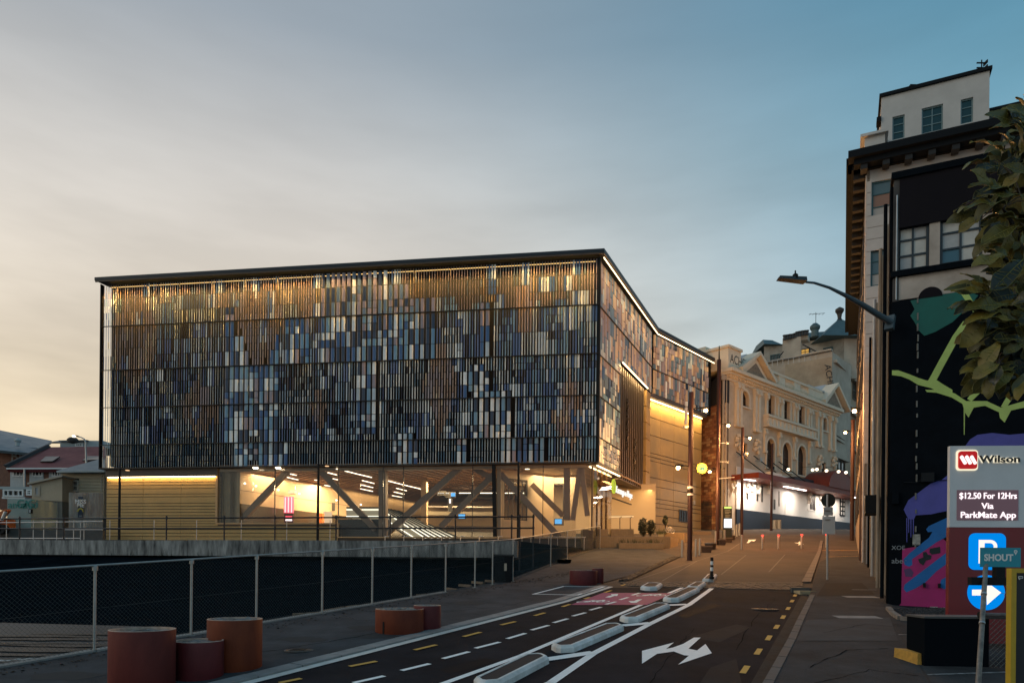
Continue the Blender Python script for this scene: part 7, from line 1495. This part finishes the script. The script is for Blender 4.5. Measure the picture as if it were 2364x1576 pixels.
obj('mesh_wire', wv, mat('gate_wire', (.16, .17, .16), .5, .5), mg, kind='stuff'); m_ = MB().tube(gp_.pt(-.15, zt_+.07), gp_.pt(1.3, zt_+.07), .035, n=10); obj('top_rail', m_, mat('rusty_pipe', (.10, .08, .075), .6, var=.4, scale=12), mg); m_ = MB().tube(gp_.pt(-.18, zt_+.07), gp_.pt(-.1, zt_+.07), .05, n=10); obj('end_cap', m_, black_metal, mg)
m_ = MB(); 
for dz in (.42, .62): m_.path([gp_.pt(.15, zt_+dz, .02), gp_.pt(.6, zt_+dz-.03, .02), gp_.pt(1.2, zt_+dz-.01, .02)], .004, 4); [m_.tube(gp_.pt(a, zt_+dz-.045, .02), gp_.pt(a+.02, zt_+dz+.02, .03), .004, n=3) for a in (.2, .45, .7)]
obj('barbed_wire', m_, MT['gate_wire'], mg)
# SHOUT sign on a leaning pole
Zs = 9.0; sh = thing('teal_sign', 'small teal sign with white lettering on a leaning grey pole', 'sign', GP(2252, 1640, .1)); SH = Plane(P(2263.5, 1286, Zs).xy, (1, -.04))
top, bot = P(2276, 1300, Zs+.03), GP(2250, 1700, .1); m_ = MB().tube(bot-Vector((0, 0, .05)), top, .030, .029, 12); obj('pole', m_, mat('worn_pole', (.22, .20, .18), .5, .4, var=.4, scale=10), sh)
for f in (.62, .80): m_ = MB().tube(bot.lerp(top, f-.005), bot.lerp(top, f+.005), .034, n=12); obj('pole_collar', m_, steel, sh)
r_ = SH.rng(*V7(797, 843), *V7(1013, 947)); m_ = MB(); SH.box(m_, *r_, -.012, .0); obj('sign_plate', m_, mat('teal_plate', (.004, .27, .36), .4, var=.06, scale=4), sh)
wl_ = mat('sign_letter_white', (.75, .75, .74), .5)
rr2 = SH.rng(*V7(816, 878), *V7(970, 914)); H = rr2[3]-rr2[2]; tp = text_part('SHOUT', Matrix.Identity(4), H*1.38, wl_, None, bold=.02*H); xs_ = [v.co.x for v in tp.data.vertices]; ys_ = [v.co.y for v in tp.data.vertices]; bpy.data.objects.remove(tp)
text_part('SHOUT', plane_matrix(SH, rr2[0], (rr2[2]+rr2[3])/2-(max(ys_)+min(ys_))/2, .002), H*1.38, wl_, sh, depth=.001, bold=.05*H, sx=(rr2[1]-rr2[0])/(max(xs_)-min(xs_)))
c_ = SH.at(*V7(985, 864)); m_ = MB(); n = 18
for i in range(n):
    t0, t1 = 2*math.pi*i/n, 2*math.pi*(i+1)/n; SH.spoly(m_, [(c_[0]+f*math.cos(t), c_[1]+f*math.sin(t)) for f, t in ((.022, t0), (.022, t1), (.012, t1), (.012, t0))], .0, .003)
SH.spoly(m_, [(c_[0]-.018, c_[1]-.012), (c_[0]+.018, c_[1]-.012), (c_[0], c_[1]-.045)], .0, .0031); SH.spoly(m_, [(c_[0]+.006*math.cos(2*math.pi*i/8), c_[1]+.006*math.sin(2*math.pi*i/8)) for i in range(8)], 0, .003); obj('pin_mark', m_, wl_, sh)
# dark bracket arms of the neighbouring frame
Zf = 8.4; br = thing('bracket_frame', 'dark steel bracket arms reaching from the yellow framed board', 'bracket', P(2330, 1340, Zf))
facebox('bracket_arm', 2243, 1332, 2340, 1350, Zf+.5, black_metal, .08, br); facebox('bracket_arm', 2300, 1308, 2321, 1332, Zf+.52, black_metal, .08, br)
fb = thing('framed_board', 'black notice board in a yellow frame at the right edge', 'sign board', P(2360, 1560, 7.6)); Zy = 7.6; ylw = mat('frame_yellow', (.50, .33, .02), .5, var=.1, scale=4)
a, b = P(2333, 1576, Zy), P(2337, 1311, Zy); A0, A1 = a.x, a.x+.62; gz = G(Zy)+.1
def fbox(nm, x0_, x1_, z0_, z1_, y0_, y1_, m): mm = MB().box(((x0_+x1_)/2, (y0_+y1_)/2, (z0_+z1_)/2), (x1_-x0_, y1_-y0_, z1_-z0_)); return obj(nm, mm, m, fb)
fbox('frame_side', A0, A0+.055, gz, b.z-.05, Zy, Zy+.08, ylw); fbox('frame_side', A1-.055, A1, gz, b.z-.05, Zy, Zy+.08, ylw); fbox('frame_top', A0, A1, b.z-.05, b.z, Zy, Zy+.08, ylw); fbox('board', A0+.055, A1-.055, gz+.02, b.z-.05, Zy+.02, Zy+.05, mat('board_black', (.01, .012, .018), .5))
mm = MB(); q = P(2356, 1332, Zy+.01); mm.lathe((0, 0, 0), [(.001, 0)], 3) if False else None; mm.box(q, (.05, .006, .026)); mm.box(q+Vector((-.012, 0, -.018)), (.012, .006, .012)); obj('speech_mark', mm, wl_, fb); mm = MB().box(q+Vector((0, -.005, 0)), (.034, .004, .012)); obj('speech_inset', mm, MT['board_black'], fb)
# gravel bed at the mural's foot
gv = MB(); rg = random.Random(4); A_, B_, C__, D_ = GP(2050, 1405, .1), GP(2188, 1404, .1), GP(2190, 1424, .1), GP(2066, 1422, .1)
for i in range(2600):
    u, v = rg.random(), rg.random(); p = A_.lerp(B_, u).lerp(D_.lerp(C__, u), v); s_ = rg.uniform(.012, .035); gv.hexa([p+Vector((rg.uniform(-s_, s_), rg.uniform(-s_, s_), 0)) for _ in range(3)], [p+Vector((rg.uniform(-s_, s_)*.7, rg.uniform(-s_, s_)*.7, s_*1.2)) for _ in range(3)])
o = obj('gravel', gv, mat('gravel_dark', (.06, .06, .065), .9, var=.5, scale=30), kind='stuff'); o['label'] = 'dark gravel bed at the foot of the mural'
kb_ = thing('bed_edging', 'broken pale concrete edging around the gravel bed', 'edging', D_)
eg = [GP(2050, 1406, .1), GP(2062, 1420, .1), GP(2078, 1430, .1), GP(2134, 1436, .1)]
for a, b in zip(eg, eg[1:]):
    for k in range(3): p, q = a.lerp(b, k/3+.02), a.lerp(b, (k+1)/3-.02); m_ = MB().beam(p+Vector((0, 0, .03+R.uniform(-.01, .01))), q+Vector((0, 0, .03)), .11, .12); obj('edging_block', m_, mat('edging', (.20, .18, .16), .85, var=.3, scale=8), kb_)
m_ = MB(); 
for k in range(26): p = EX.pt(.9+k*.11+R.uniform(-.03, .03), 0, .02); m_.box((p.x, p.y, EX.at(2120, 1401)[1]+R.uniform(-.015, .02)), (.09, .03, .03), rz=-.4)
obj('chipped_paint', m_, mat('chip_white', (.4, .38, .36), .9), pb, kind='stuff')
# ================================================================== MAGNOLIA OVERHANGING FROM THE RIGHT
mg_ = thing('magnolia_tree', 'large leaved magnolia branch hanging into the picture at the top right', 'tree', (4.3, 4.6, G(4.6)))
bark = mat('bark', (.05, .04, .03), .9, var=.3, scale=9, bump=.4)
leafA = mat('leaf_green', (.045, .047, .007), .5, col2=(.105, .092, .012), var=1, scale=12); leafB = mat('leaf_bronze', (.13, .095, .013), .5, col2=(.20, .16, .025), var=1, scale=14); leafC = mat('leaf_dark', (.018, .022, .010), .4, var=.3, scale=10); veinm = mat('leaf_vein', (.20, .19, .045), .5)
def lcoord(x, y, Z): return P(x, y, Z)
root_ = Vector((4.3, 4.6, G(4.6)-.1)); crown = lcoord(2560, 780, 4.7)
m_ = MB().path([root_, root_+Vector((-.05, 0, 1.2)), root_+Vector((-.12, .05, 2.3)), crown], [.16, .13, .10, .07], 12); obj('trunk', m_, bark, mg_)
rm = random.Random(21)
clusters = [(2335, 330, 60), (2290, 400, 60), (2350, 460, 60), (2270, 480, 70), (2330, 560, 70), (2290, 640, 60), (2345, 690, 60), (2270, 720, 55), (2240, 705, 40), (2320, 790, 50), (2260, 840, 30), (2345, 840, 50), (2370, 300, 40), (2400, 520, 80), (2420, 700, 80), (2400, 380, 70)]
bm_ = MB()
for (x, y, r_) in clusters: bm_.path([crown, crown.lerp(lcoord(x, y, 4.0), .55)+Vector((0, 0, -.08)), lcoord(x+45, y, 4.0)], [.03, .016, .008], 6)
for k in range(150):
    x, y, r_ = rm.choice(clusters); q = lcoord(x+45, y, 4.0+rm.uniform(-.1, .3)); a = rm.uniform(0, 6.28); e_ = lcoord(x+50+r_*.9*math.cos(a), y+r_*.9*math.sin(a), rm.uniform(3.9, 4.4)); bm_.path([q, q.lerp(e_, .5)+Vector((0, 0, .02)), e_], [.005, .0035, .002], 4)
obj('branch', bm_, bark, mg_, kind='stuff')
def leaf_mesh(L, W, curl, name, mats):
    """a leaf along +X with a folded blade, wavy rim and a raised midrib"""
    m_ = MB(); n = 9; wv_ = rm.uniform(0, 6)
    prof = [.06, .34, .58, .76, .90, .99, 1.0, .90, .64, .05]
    mid, up_, lo_ = [], [], []
    for i in range(n+1):
        t = i/n; x = L*t; z = -curl*L*t*t; w = W*prof[i]/2; e = .012*math.sin(wv_+t*11); mid.append(Vector((x, 0, z))); up_.append(Vector((x-.02*L, w, z+w*.28+e))); lo_.append(Vector((x-.02*L, -w, z+w*.28-e)))
    vs = mid+up_+lo_; N_ = n+1
    fs = [(i, i+1, N_+i+1, N_+i) for i in range(n)]+[(i+1, i, 2*N_+i, 2*N_+i+1) for i in range(n)]; m_.add(vs, fs, 0)
    for i in range(n-1): m_.beam(mid[i]+Vector((0, 0, .001)), mid[i+1]+Vector((0, 0, .001)), .0035*(1-i/n)+.001, mi=1)
    for rim in (up_, lo_):
        for i in range(n): m_.beam(rim[i], rim[i+1], .0016, mi=1)
    for i in range(2, n-1):
        for rim in (up_, lo_): m_.beam(mid[i-1]+Vector((0, 0, .001)), rim[i].lerp(mid[i-1], .1)+Vector((0, 0, .001)), .0012, mi=1)
    me = m_.mesh(name, mats); me.shade_smooth(); return me
variants = {}
for key, mm in (('a', leafA), ('b', leafB), ('c', leafC)): variants[key] = [leaf_mesh(rm.uniform(.18, .24), rm.uniform(.085, .115), rm.uniform(.1, .45), 'leaf', [mm, veinm]) for _ in range(4)]
nl = 0
def add_leaf(p, d, roll, key, sc):
    global nl
    x = d.normalized(); up_ = Vector((0, -.75, .65)); y = up_.cross(x); y = y.normalized() if y.length > .05 else x.orthogonal().normalized(); z = x.cross(y)
    M_ = Matrix((x, y, z)).transposed().to_4x4() @ Matrix.Rotation(roll, 4, 'X'); me = rm.choice(variants[key]); o = bpy.data.objects.new('leaf', me); link(o, mg_); M_ = M_ @ Matrix.Scale(sc, 4); M_.translation = p-WL[mg_.name]; o.matrix_local = M_; nl += 1
for (x, y, r_) in clusters:
    for k in range(20 if x < 2390 else 8):
        if nl >= 300: break
        a = rm.uniform(0, 2*math.pi); q = rm.random()**.6*r_; px, py = x-12+q*math.cos(a), y+q*math.sin(a)*1.05; Z = rm.uniform(3.75, 4.35)
        p = lcoord(px+58, py, Z); out = Vector((math.cos(a)-.55, rm.uniform(-.5, .1), -math.sin(a)*.7-.25)); key = rm.choices('abc', [5, 2.2, 3])[0]
        if q > r_*.75 and rm.random() < .4: key = 'b'
        add_leaf(p, out, rm.uniform(-.7, .7), key, rm.uniform(.6, .92))
for (x, y, dx, dy, key, sc) in [(2270, 440, -1, .3, 'a', 1.2), (2262, 470, -1, .05, 'a', 1.25), (2300, 455, -1, .2, 'a', 1.1), (2255, 350, -.8, .5, 'b', .9), (2262, 705, -1, .05, 'a', 1.2), (2250, 720, -1, -.1, 'b', 1.0), (2245, 790, -.8, -.9, 'b', .9), (2275, 860, -.9, -.4, 'b', 1.0), (2300, 600, -.8, -.7, 'c', 1.4), (2320, 300, -.4, 1, 'a', 1.1), (2290, 520, -1, -.35, 'a', 1.2)]:
    add_leaf(lcoord(x+62, y, 3.8), Vector((dx, -.1, dy)), rm.uniform(-.3, .3), key, sc*.9)
fm_ = MB()
for k in range(900):
    x, y, r_ = rm.choice(clusters); a = rm.uniform(0, 6.28); q = rm.random()**.7*r_*.85; p = lcoord(max(x, 2285)+55+q*math.cos(a), y+q*math.sin(a)*1.1, rm.uniform(4.2, 4.9)); d = Vector((rm.uniform(-1, .6), rm.uniform(-.5, .3), rm.uniform(-.9, .5))).normalized(); s_ = d.cross(Vector((rm.uniform(-.4, .4), -1, rm.uniform(-.4, .4)))).normalized(); L_ = rm.uniform(.11, .18); W_ = L_*.26; tipn = Vector((0, -.02, -.02)); cc = [p, p+d*L_*.25+s_*W_*.8, p+d*L_*.6+s_*W_, p+d*L_*.9+s_*W_*.6, p+d*L_+tipn, p+d*L_*.9-s_*W_*.6, p+d*L_*.6-s_*W_, p+d*L_*.25-s_*W_*.8]; fm_.add([p+d*L_*.5+tipn]+cc, [(0, i+1, (i+1) % 8+1) for i in range(8)], rm.choice([0, 0, 1, 2]))
obj('inner_foliage', fm_, [leafC, leafA, leafB], mg_, kind='stuff')
# ================================================================== LEFT BACKGROUND
V0 = lambda x, y: (x/4.6125, 960+y/4.6125)
bkr = mat('house_brick', (.24, .11, .07), .85, col2=(.15, .07, .05), var=1, scale=3); cream_wb = mat('weatherboard', (.47, .37, .25), .7, var=.08, scale=2); lpaint = mat('pale_grey_paint', (.45, .46, .46), .7, var=.1, scale=2)
redroof = mat('red_roof', (.20, .035, .035), .7, col2=(.13, .024, .026), var=1, scale=.7); bluetin = mat('blue_tin_roof', (.14, .19, .22), .5, .2, col2=(.10, .14, .17), var=1, scale=.5); palew = mat('pale_wall', (.38, .42, .43), .7)
def q4(name, pts, dep, m, parent):
    """pts: (x, y, Z) picture corners of a face; extruded backwards"""
    p = [P(x, y, Z) for x, y, Z in pts]; m_ = MB().hexa(p, [v+Vector(dep) for v in p]); return obj(name, m_, m, parent)
def Q(x, y, Z): a, b = V0(x, y); return (a, b, Z)
# far shed with the long blue roof
fs_ = thing('blue_roof_warehouse', 'long brick warehouse with a pale blue metal roof at the far left edge', 'building', P(40, 1200, 96))
q4('roof', [Q(-200, 290, 92), Q(430, 345, 92), Q(550, 262, 104), Q(-200, 110, 104)], (0, .2, -.3), bluetin, fs_); q4('wall', [Q(-200, 900, 91), Q(300, 900, 91), Q(300, 385, 91), Q(-200, 320, 91)], (0, 10, 0), bkr, fs_)
q4('lower_roof', [Q(-200, 345, 89), Q(335, 395, 89), Q(405, 350, 92), Q(-200, 262, 92)], (0, .2, -.3), bluetin, fs_)
q4('skylight', [Q(400, 345, 91.8), Q(455, 340, 91.8), Q(455, 328, 91.8), Q(400, 330, 91.8)], (0, .6, 0), palew, fs_); 
m_ = MB().lathe(P(*V0(188, 318), 90.5), [(.25, 0), (.25, .5), (.4, .6), (.4, .8), (.1, 1.0)], 10); obj('vent', m_, palew, fs_)
text_part('BOMOR', Matrix.Translation(P(*V0(112, 435), 90.8)) @ Matrix.Rotation(rad(90), 4, 'X'), 2.6, mat('graffiti_silver', (.30, .30, .29), .6), fs_, name='graffiti', depth=.02, sx=.7)
fh = thing('grey_villa', 'pale house with a low hip roof and white windows behind the red roof', 'building', P(190, 1020, 105))
q4('roof', [Q(535, 275, 106), Q(1100, 275, 106), Q(1040, 262, 112), Q(640, 258, 112)], (0, .2, -.2), bluetin, fh); q4('wall', [Q(640, 330, 105), Q(1100, 330, 105), Q(1100, 262, 105), Q(640, 262, 105)], (0, 8, 0), palew, fh); q4('roof_edge', [Q(625, 268, 104.5), Q(925, 262, 104.5), Q(925, 252, 104.5), Q(625, 258, 104.5)], (0, 3, 0), bluetin, fh)
fpl = Plane(P(*V0(640, 300), 104.9).xy, (1, 0)); window(fpl, fh, *fpl.rng(*V0(800, 288), *V0(888, 325)), .0, 4, 1, white, gl2, fw=.14)
m_ = MB().lathe(P(*V0(776, 252), 103), [(.0, -.6), (.7, -.4), (.8, 0), (.5, .3), (0, .35)], 12, cap=False); obj('satellite_dish', m_, dark_frame, fh)
# brick house with the red roof
rh = thing('red_roof_house', 'brick house with a dark red roof and white framed windows on the left', 'house', P(120, 1160, 78))
q4('roof', [Q(70, 560, 77), Q(1120, 560, 77), Q(1120, 325, 86), Q(530, 330, 86)], (0, .3, -.35), redroof, rh)
q4('ridge_board', [Q(65, 565, 76.8), Q(1120, 562, 76.8), Q(1120, 548, 76.8), Q(65, 550, 76.8)], (0, .3, 0), white, rh)
q4('barge_board', [Q(60, 520, 76.9), Q(90, 548, 76.9), Q(545, 325, 86), Q(515, 305, 86)], (-.3, 0, 0), black_metal, rh)
q4('wall', [Q(0, 1000, 78), Q(1120, 1000, 78), Q(1120, 560, 78), Q(0, 560, 78)], (0, 8, 0), bkr, rh); q4('gable_wall', [Q(-60, 980, 79), Q(75, 980, 79), Q(75, 520, 79), Q(-60, 560, 79)], (0, 8, 0), bkr, rh)
rhp = Plane(P(*V0(200, 620), 77.95).xy, (1, 0))
for x0_, x1_ in ((140, 255), (345, 460), (556, 650)):
    r_ = rhp.rng(*V0(x0_, 585), *V0(x1_, 645)); window(rhp, rh, *r_, .05, 3, 1, white, [glt], fw=.14)
for x0_, x1_ in ((112, 262), (316, 466), (523, 660)):
    r_ = rhp.rng(*V0(x0_, 570), *V0(x1_, 752)); m_ = MB(); rhp.box(m_, *r_, -.02, .04); obj('white_bay', m_, lpaint, rh)
q4('skylight', [Q(430, 492, 79.2), Q(560, 490, 79.2), Q(640, 440, 81), Q(490, 440, 81)], (0, -.05, .12), mat('roof_glass', (.03, .03, .03), .3), rh); q4('skylight', [Q(880, 480, 79.4), Q(1100, 470, 79.4), Q(1100, 438, 81), Q(940, 435, 81)], (0, -.05, .12), MT['roof_glass'], rh)
m_ = MB().tube(P(*V0(262, 560), 76.9), P(*V0(262, 750), 76.9), .1, n=6); obj('drainpipe', m_, steel, rh)
wp_ = Plane(P(*V0(20, 800), 74).xy, (1, 0)); wv_ = thing('glazed_porch', 'low white glazed porch with four panes below the brick house', 'porch', P(*V0(130, 860), 74))
m_ = MB(); wp_.box(m_, *wp_.rng(*V0(5, 752), *V0(350, 778)), -3, .1); obj('roof', m_, palew, wv_); window(wp_, wv_, *wp_.rng(*V0(35, 780), *V0(255, 858)), -.1, 4, 1, white, glt, fw=.16, depth=.2); window(wp_, wv_, *wp_.rng(*V0(283, 780), *V0(345, 845)), -.1, 1, 2, white, glt, fw=.16, depth=.2); m_ = MB(); wp_.box(m_, *wp_.rng(*V0(20, 860), *V0(265, 880)), -3, .0); obj('base_wall', m_, white, wv_)
# cream weatherboard house next to the station
ch = thing('weatherboard_house', 'cream weatherboard house with a hipped grey roof beside the station', 'house', P(190, 1150, 62))
CHP = Plane(P(*V0(660, 600), 60).xy, (1, .0)); 
def cr(x0_, y0_, x1_, y1_): return CHP.rng(*V0(x0_, y0_), *V0(x1_, y1_))
a0, a1, z0_, z1__ = cr(662, 600, 1110, 1080); ow = cr(733, 682, 832, 805)
m_ = MB(); CHP.box(m_, a0, a1, z0_-1, z1__, -6, -.3); obj('wall_core', m_, dark_frame, ch)
z_ = z0_; 
while z_ < z1__-.02:
    zz2 = min(z_+.26, z1__); parts_ = [(a0, a1)] if (z_ > ow[3] or zz2 < ow[2]) else [(a0, ow[0]-.1), (ow[1]+.1, a1)]
    for c0, c1 in parts_: m_ = MB(); m_.hexa([CHP.pt(c0, z_, -.3), CHP.pt(c1, z_, -.3), CHP.pt(c1, z_, .09), CHP.pt(c0, z_, .09)], [CHP.pt(c0, zz2-.01, -.3), CHP.pt(c1, zz2-.01, -.3), CHP.pt(c1, zz2-.01, .0), CHP.pt(c0, zz2-.01, .0)]); obj('weatherboard', m_, cream_wb, ch)
    z_ = zz2
window(CHP, ch, ow[0]-.1, ow[1]+.1, ow[2], ow[3], -.1, 1, 2, mat('house_trim', (.40, .34, .27), .7), mat('net_curtain', (.14, .13, .12), .4), fw=.14, depth=.2)
q4('roof', [Q(600, 582, 59.3), Q(1110, 578, 59.3), Q(1110, 460, 64), Q(1050, 460, 64)], (0, .2, -.2), bluetin, ch); q4('gutter', [Q(600, 598, 59.2), Q(1110, 596, 59.2), Q(1110, 580, 59.2), Q(600, 582, 59.2)], (0, .3, 0), palew, ch)
m_ = MB(); CHP.box(m_, *cr(655, 598, 668, 1080), -.2, .09); CHP.box(m_, *cr(1078, 598, 1090, 810), -.2, .09); obj('corner_board', m_, MT['house_trim'], ch)
lt = thing('lean_to_shed', 'tan lean-to shed with a sloping roof left of the weatherboard house', 'shed', P(*V0(500, 900), 59)); q4('wall', [Q(340, 888, 58.5), Q(662, 908, 58.5), Q(662, 630, 58.5), Q(340, 715, 58.5)], (0, 4, 0), mat('tan_board', (.44, .35, .25), .8, var=.1, scale=1), lt)
q4('roof', [Q(290, 728, 58.2), Q(662, 645, 58.2), Q(662, 628, 58.2), Q(290, 708, 58.2)], (0, 4, 0), MT['house_trim'], lt); q4('base_wall', [Q(335, 1215, 58.6), Q(662, 1215, 58.6), Q(662, 900, 58.6), Q(335, 885, 58.6)], (0, 4, 0), mat('shed_grey', (.20, .19, .165), .85, var=.15, scale=1.5), lt)
ltp = Plane(P(*V0(400, 800), 58.5).xy, (1, 0)); window(ltp, lt, *ltp.rng(*V0(360, 745), *V0(430, 855)), .0, 1, 1, MT['house_trim'], mat('curtain', (.34, .33, .33), .5), fw=.16)
for k in range(9): x = 345+k*35; m_ = MB(); ltp.box(m_, *ltp.rng(*V0(x, 910), *V0(x+3, 1200)), .0, .03); obj('cladding_batten', m_, dark_frame, lt)
tn = thing('corrugated_screen', 'rusty pale corrugated iron screen between the house and the station', 'fence', P(*V0(910, 1180), 55)); nst = 22
tin = mat('corrugated_iron', (.52, .51, .48), .6, .1, col2=(.26, .19, .15), var=1, scale=1.4, stretch=(1, 1, .35), detail=8)
pa, pb_ = P(*V0(735, 812), 55), P(*V0(1100, 812), 55); zb_ = P(*V0(900, 1190), 55).z
for k in range(nst):
    x0_, x1_ = pa.x+(pb_.x-pa.x)*k/nst, pa.x+(pb_.x-pa.x)*(k+1)/nst; c_ = (x0_+x1_)/2; m_ = MB().hexa([(x0_, 55, zb_), (c_, 54.93, zb_), (x1_, 55, zb_), (c_, 55.04, zb_)], [(x0_, 55, pa.z), (c_, 54.93, pa.z), (x1_, 55, pa.z), (c_, 55.04, pa.z)]); obj('iron_sheet', m_, tin, tn)
bn = thing('blue_banner', 'narrow dark blue banner with white words and a yellow emblem on corrugated iron', 'banner', P(*V0(857, 1080), 54.8))
facebox('banner_cloth', *V0(832, 858), *V0(881, 1078), 54.8, mat('banner_navy', (.010, .025, .06), .6), .04, bn)
for t_, y, s_ in (('MISS', 912, 1.0), ('ME', 948, 1.0)): text_part(t_, Matrix.Translation(P(*V0(857, y), 54.76)) @ Matrix.Rotation(rad(90), 4, 'X'), .46, white, bn, depth=.01, align='CENTER', bold=.01)
c_ = P(*V0(857, 1018), 54.76); m_ = MB(); n = 14
for i in range(n):
    t0, t1 = math.pi*i/n, math.pi*(i+1)/n; m_.ext([c_+Vector((.26*math.cos(t0), 0, .3*math.sin(t0))), c_+Vector((.26*math.cos(t1), 0, .3*math.sin(t1))), c_+Vector((.16*math.cos(t1), 0, .2*math.sin(t1))), c_+Vector((.16*math.cos(t0), 0, .2*math.sin(t0)))], (0, -.02, 0))
obj('emblem_arc', m_, mat('emblem_yellow', (.5, .38, .05), .5), bn)
for y in (1058, 1066): facebox('small_print', *V0(840, y), *V0(874, y+4), 54.77, mat('print_grey2', (.35, .35, .35), .6), .01, bn)
gs_ = thing('grey_container', 'pale green grey cabinet with teal scribbles left of the lean-to', 'container', P(*V0(200, 1200), 52)); facebox('container_body', *V0(75, 882), *V0(334, 1230), 52, mat('cabinet_green', (.24, .30, .28), .7, var=.15, scale=1.2), 3, gs_)
tsm = mat('scribble_teal', (.03, .22, .19), .6)
for t_, x, y, s_ in (('anoz', 84, 945, .75), ('GiGi', 175, 935, .85), ('Ax', 240, 945, .9)): text_part(t_, Matrix.Translation(P(*V0(x, y), 51.96)) @ Matrix.Rotation(rad(90), 4, 'X'), s_, tsm, gs_, name='scribble', depth=.01)
facebox('meter_box', *V0(303, 990), *V0(330, 1034), 51.8, black_metal, .2, gs_); facebox('meter_window', *V0(309, 996), *V0(325, 1028), 51.78, palew, .02, gs_)
# orange digger part at the frame's edge
dg = thing('orange_digger', 'orange construction machine just inside the left edge behind the railing', 'digger', P(*V0(20, 1150), 50)); org = mat('digger_orange', (.42, .10, .015), .5, var=.15, scale=3)
q4('boom', [Q(-60, 1150, 50), Q(70, 1000, 50), Q(60, 985, 50), Q(-60, 1050, 50)], (0, .5, 0), org, dg); q4('body', [Q(-120, 1190, 50.4), Q(0, 1190, 50.4), Q(0, 1090, 50.4), Q(-120, 1060, 50.4)], (0, 1.6, 0), org, dg); m_ = MB().tube(P(*V0(20, 1110), 49.8), P(*V0(60, 1020), 49.8), .12, n=8); obj('hydraulic_ram', m_, steel, dg)
for k in range(3): m_ = MB().tube(P(*V0(-80+k*40, 1200), 49.9), P(*V0(-80+k*40, 1200), 49.9)+Vector((0, .5, 0)), .35, n=14); obj('wheel', m_, black_metal, dg)
# distant street lamp with curved arm
sb_ = P(*V0(922, 700), 66); sl2 = thing('street_lamp', 'distant curved street lamp rising above the red roof, lit at its tip', 'street lamp', sb_); m_ = MB().path([P(*V0(x, y), 66) for x, y in ((922, 700), (918, 480), (912, 280), (898, 245), (868, 228), (832, 218))], [.10, .09, .07, .06, .05, .045], 8); obj('lamp_arm', m_, steel, sl2)
m_ = MB().beam(P(*V0(835, 217), 66), P(*V0(790, 208), 66), .3, .12); obj('lamp_head', m_, dark_frame, sl2); m_ = MB().lathe(P(*V0(789, 213), 65.9), [(0, -.12), (.15, -.06), (.18, .02), (0, .1)], 10, cap=False); obj('bulb', m_, emat('far_bulb', (1, .8, .55), 5), sl2)
# paved yard and clutter before the houses
yd = thing('yard_wall', 'low grey block wall behind the pale handrail at the left', 'wall', P(*V0(500, 1250), 50)); facebox('wall_face', *V0(0, 1215), *V0(1095, 1310), 50.5, mat('yard_grey', (.07, .068, .065), .85, var=.3, scale=1), .3, yd)
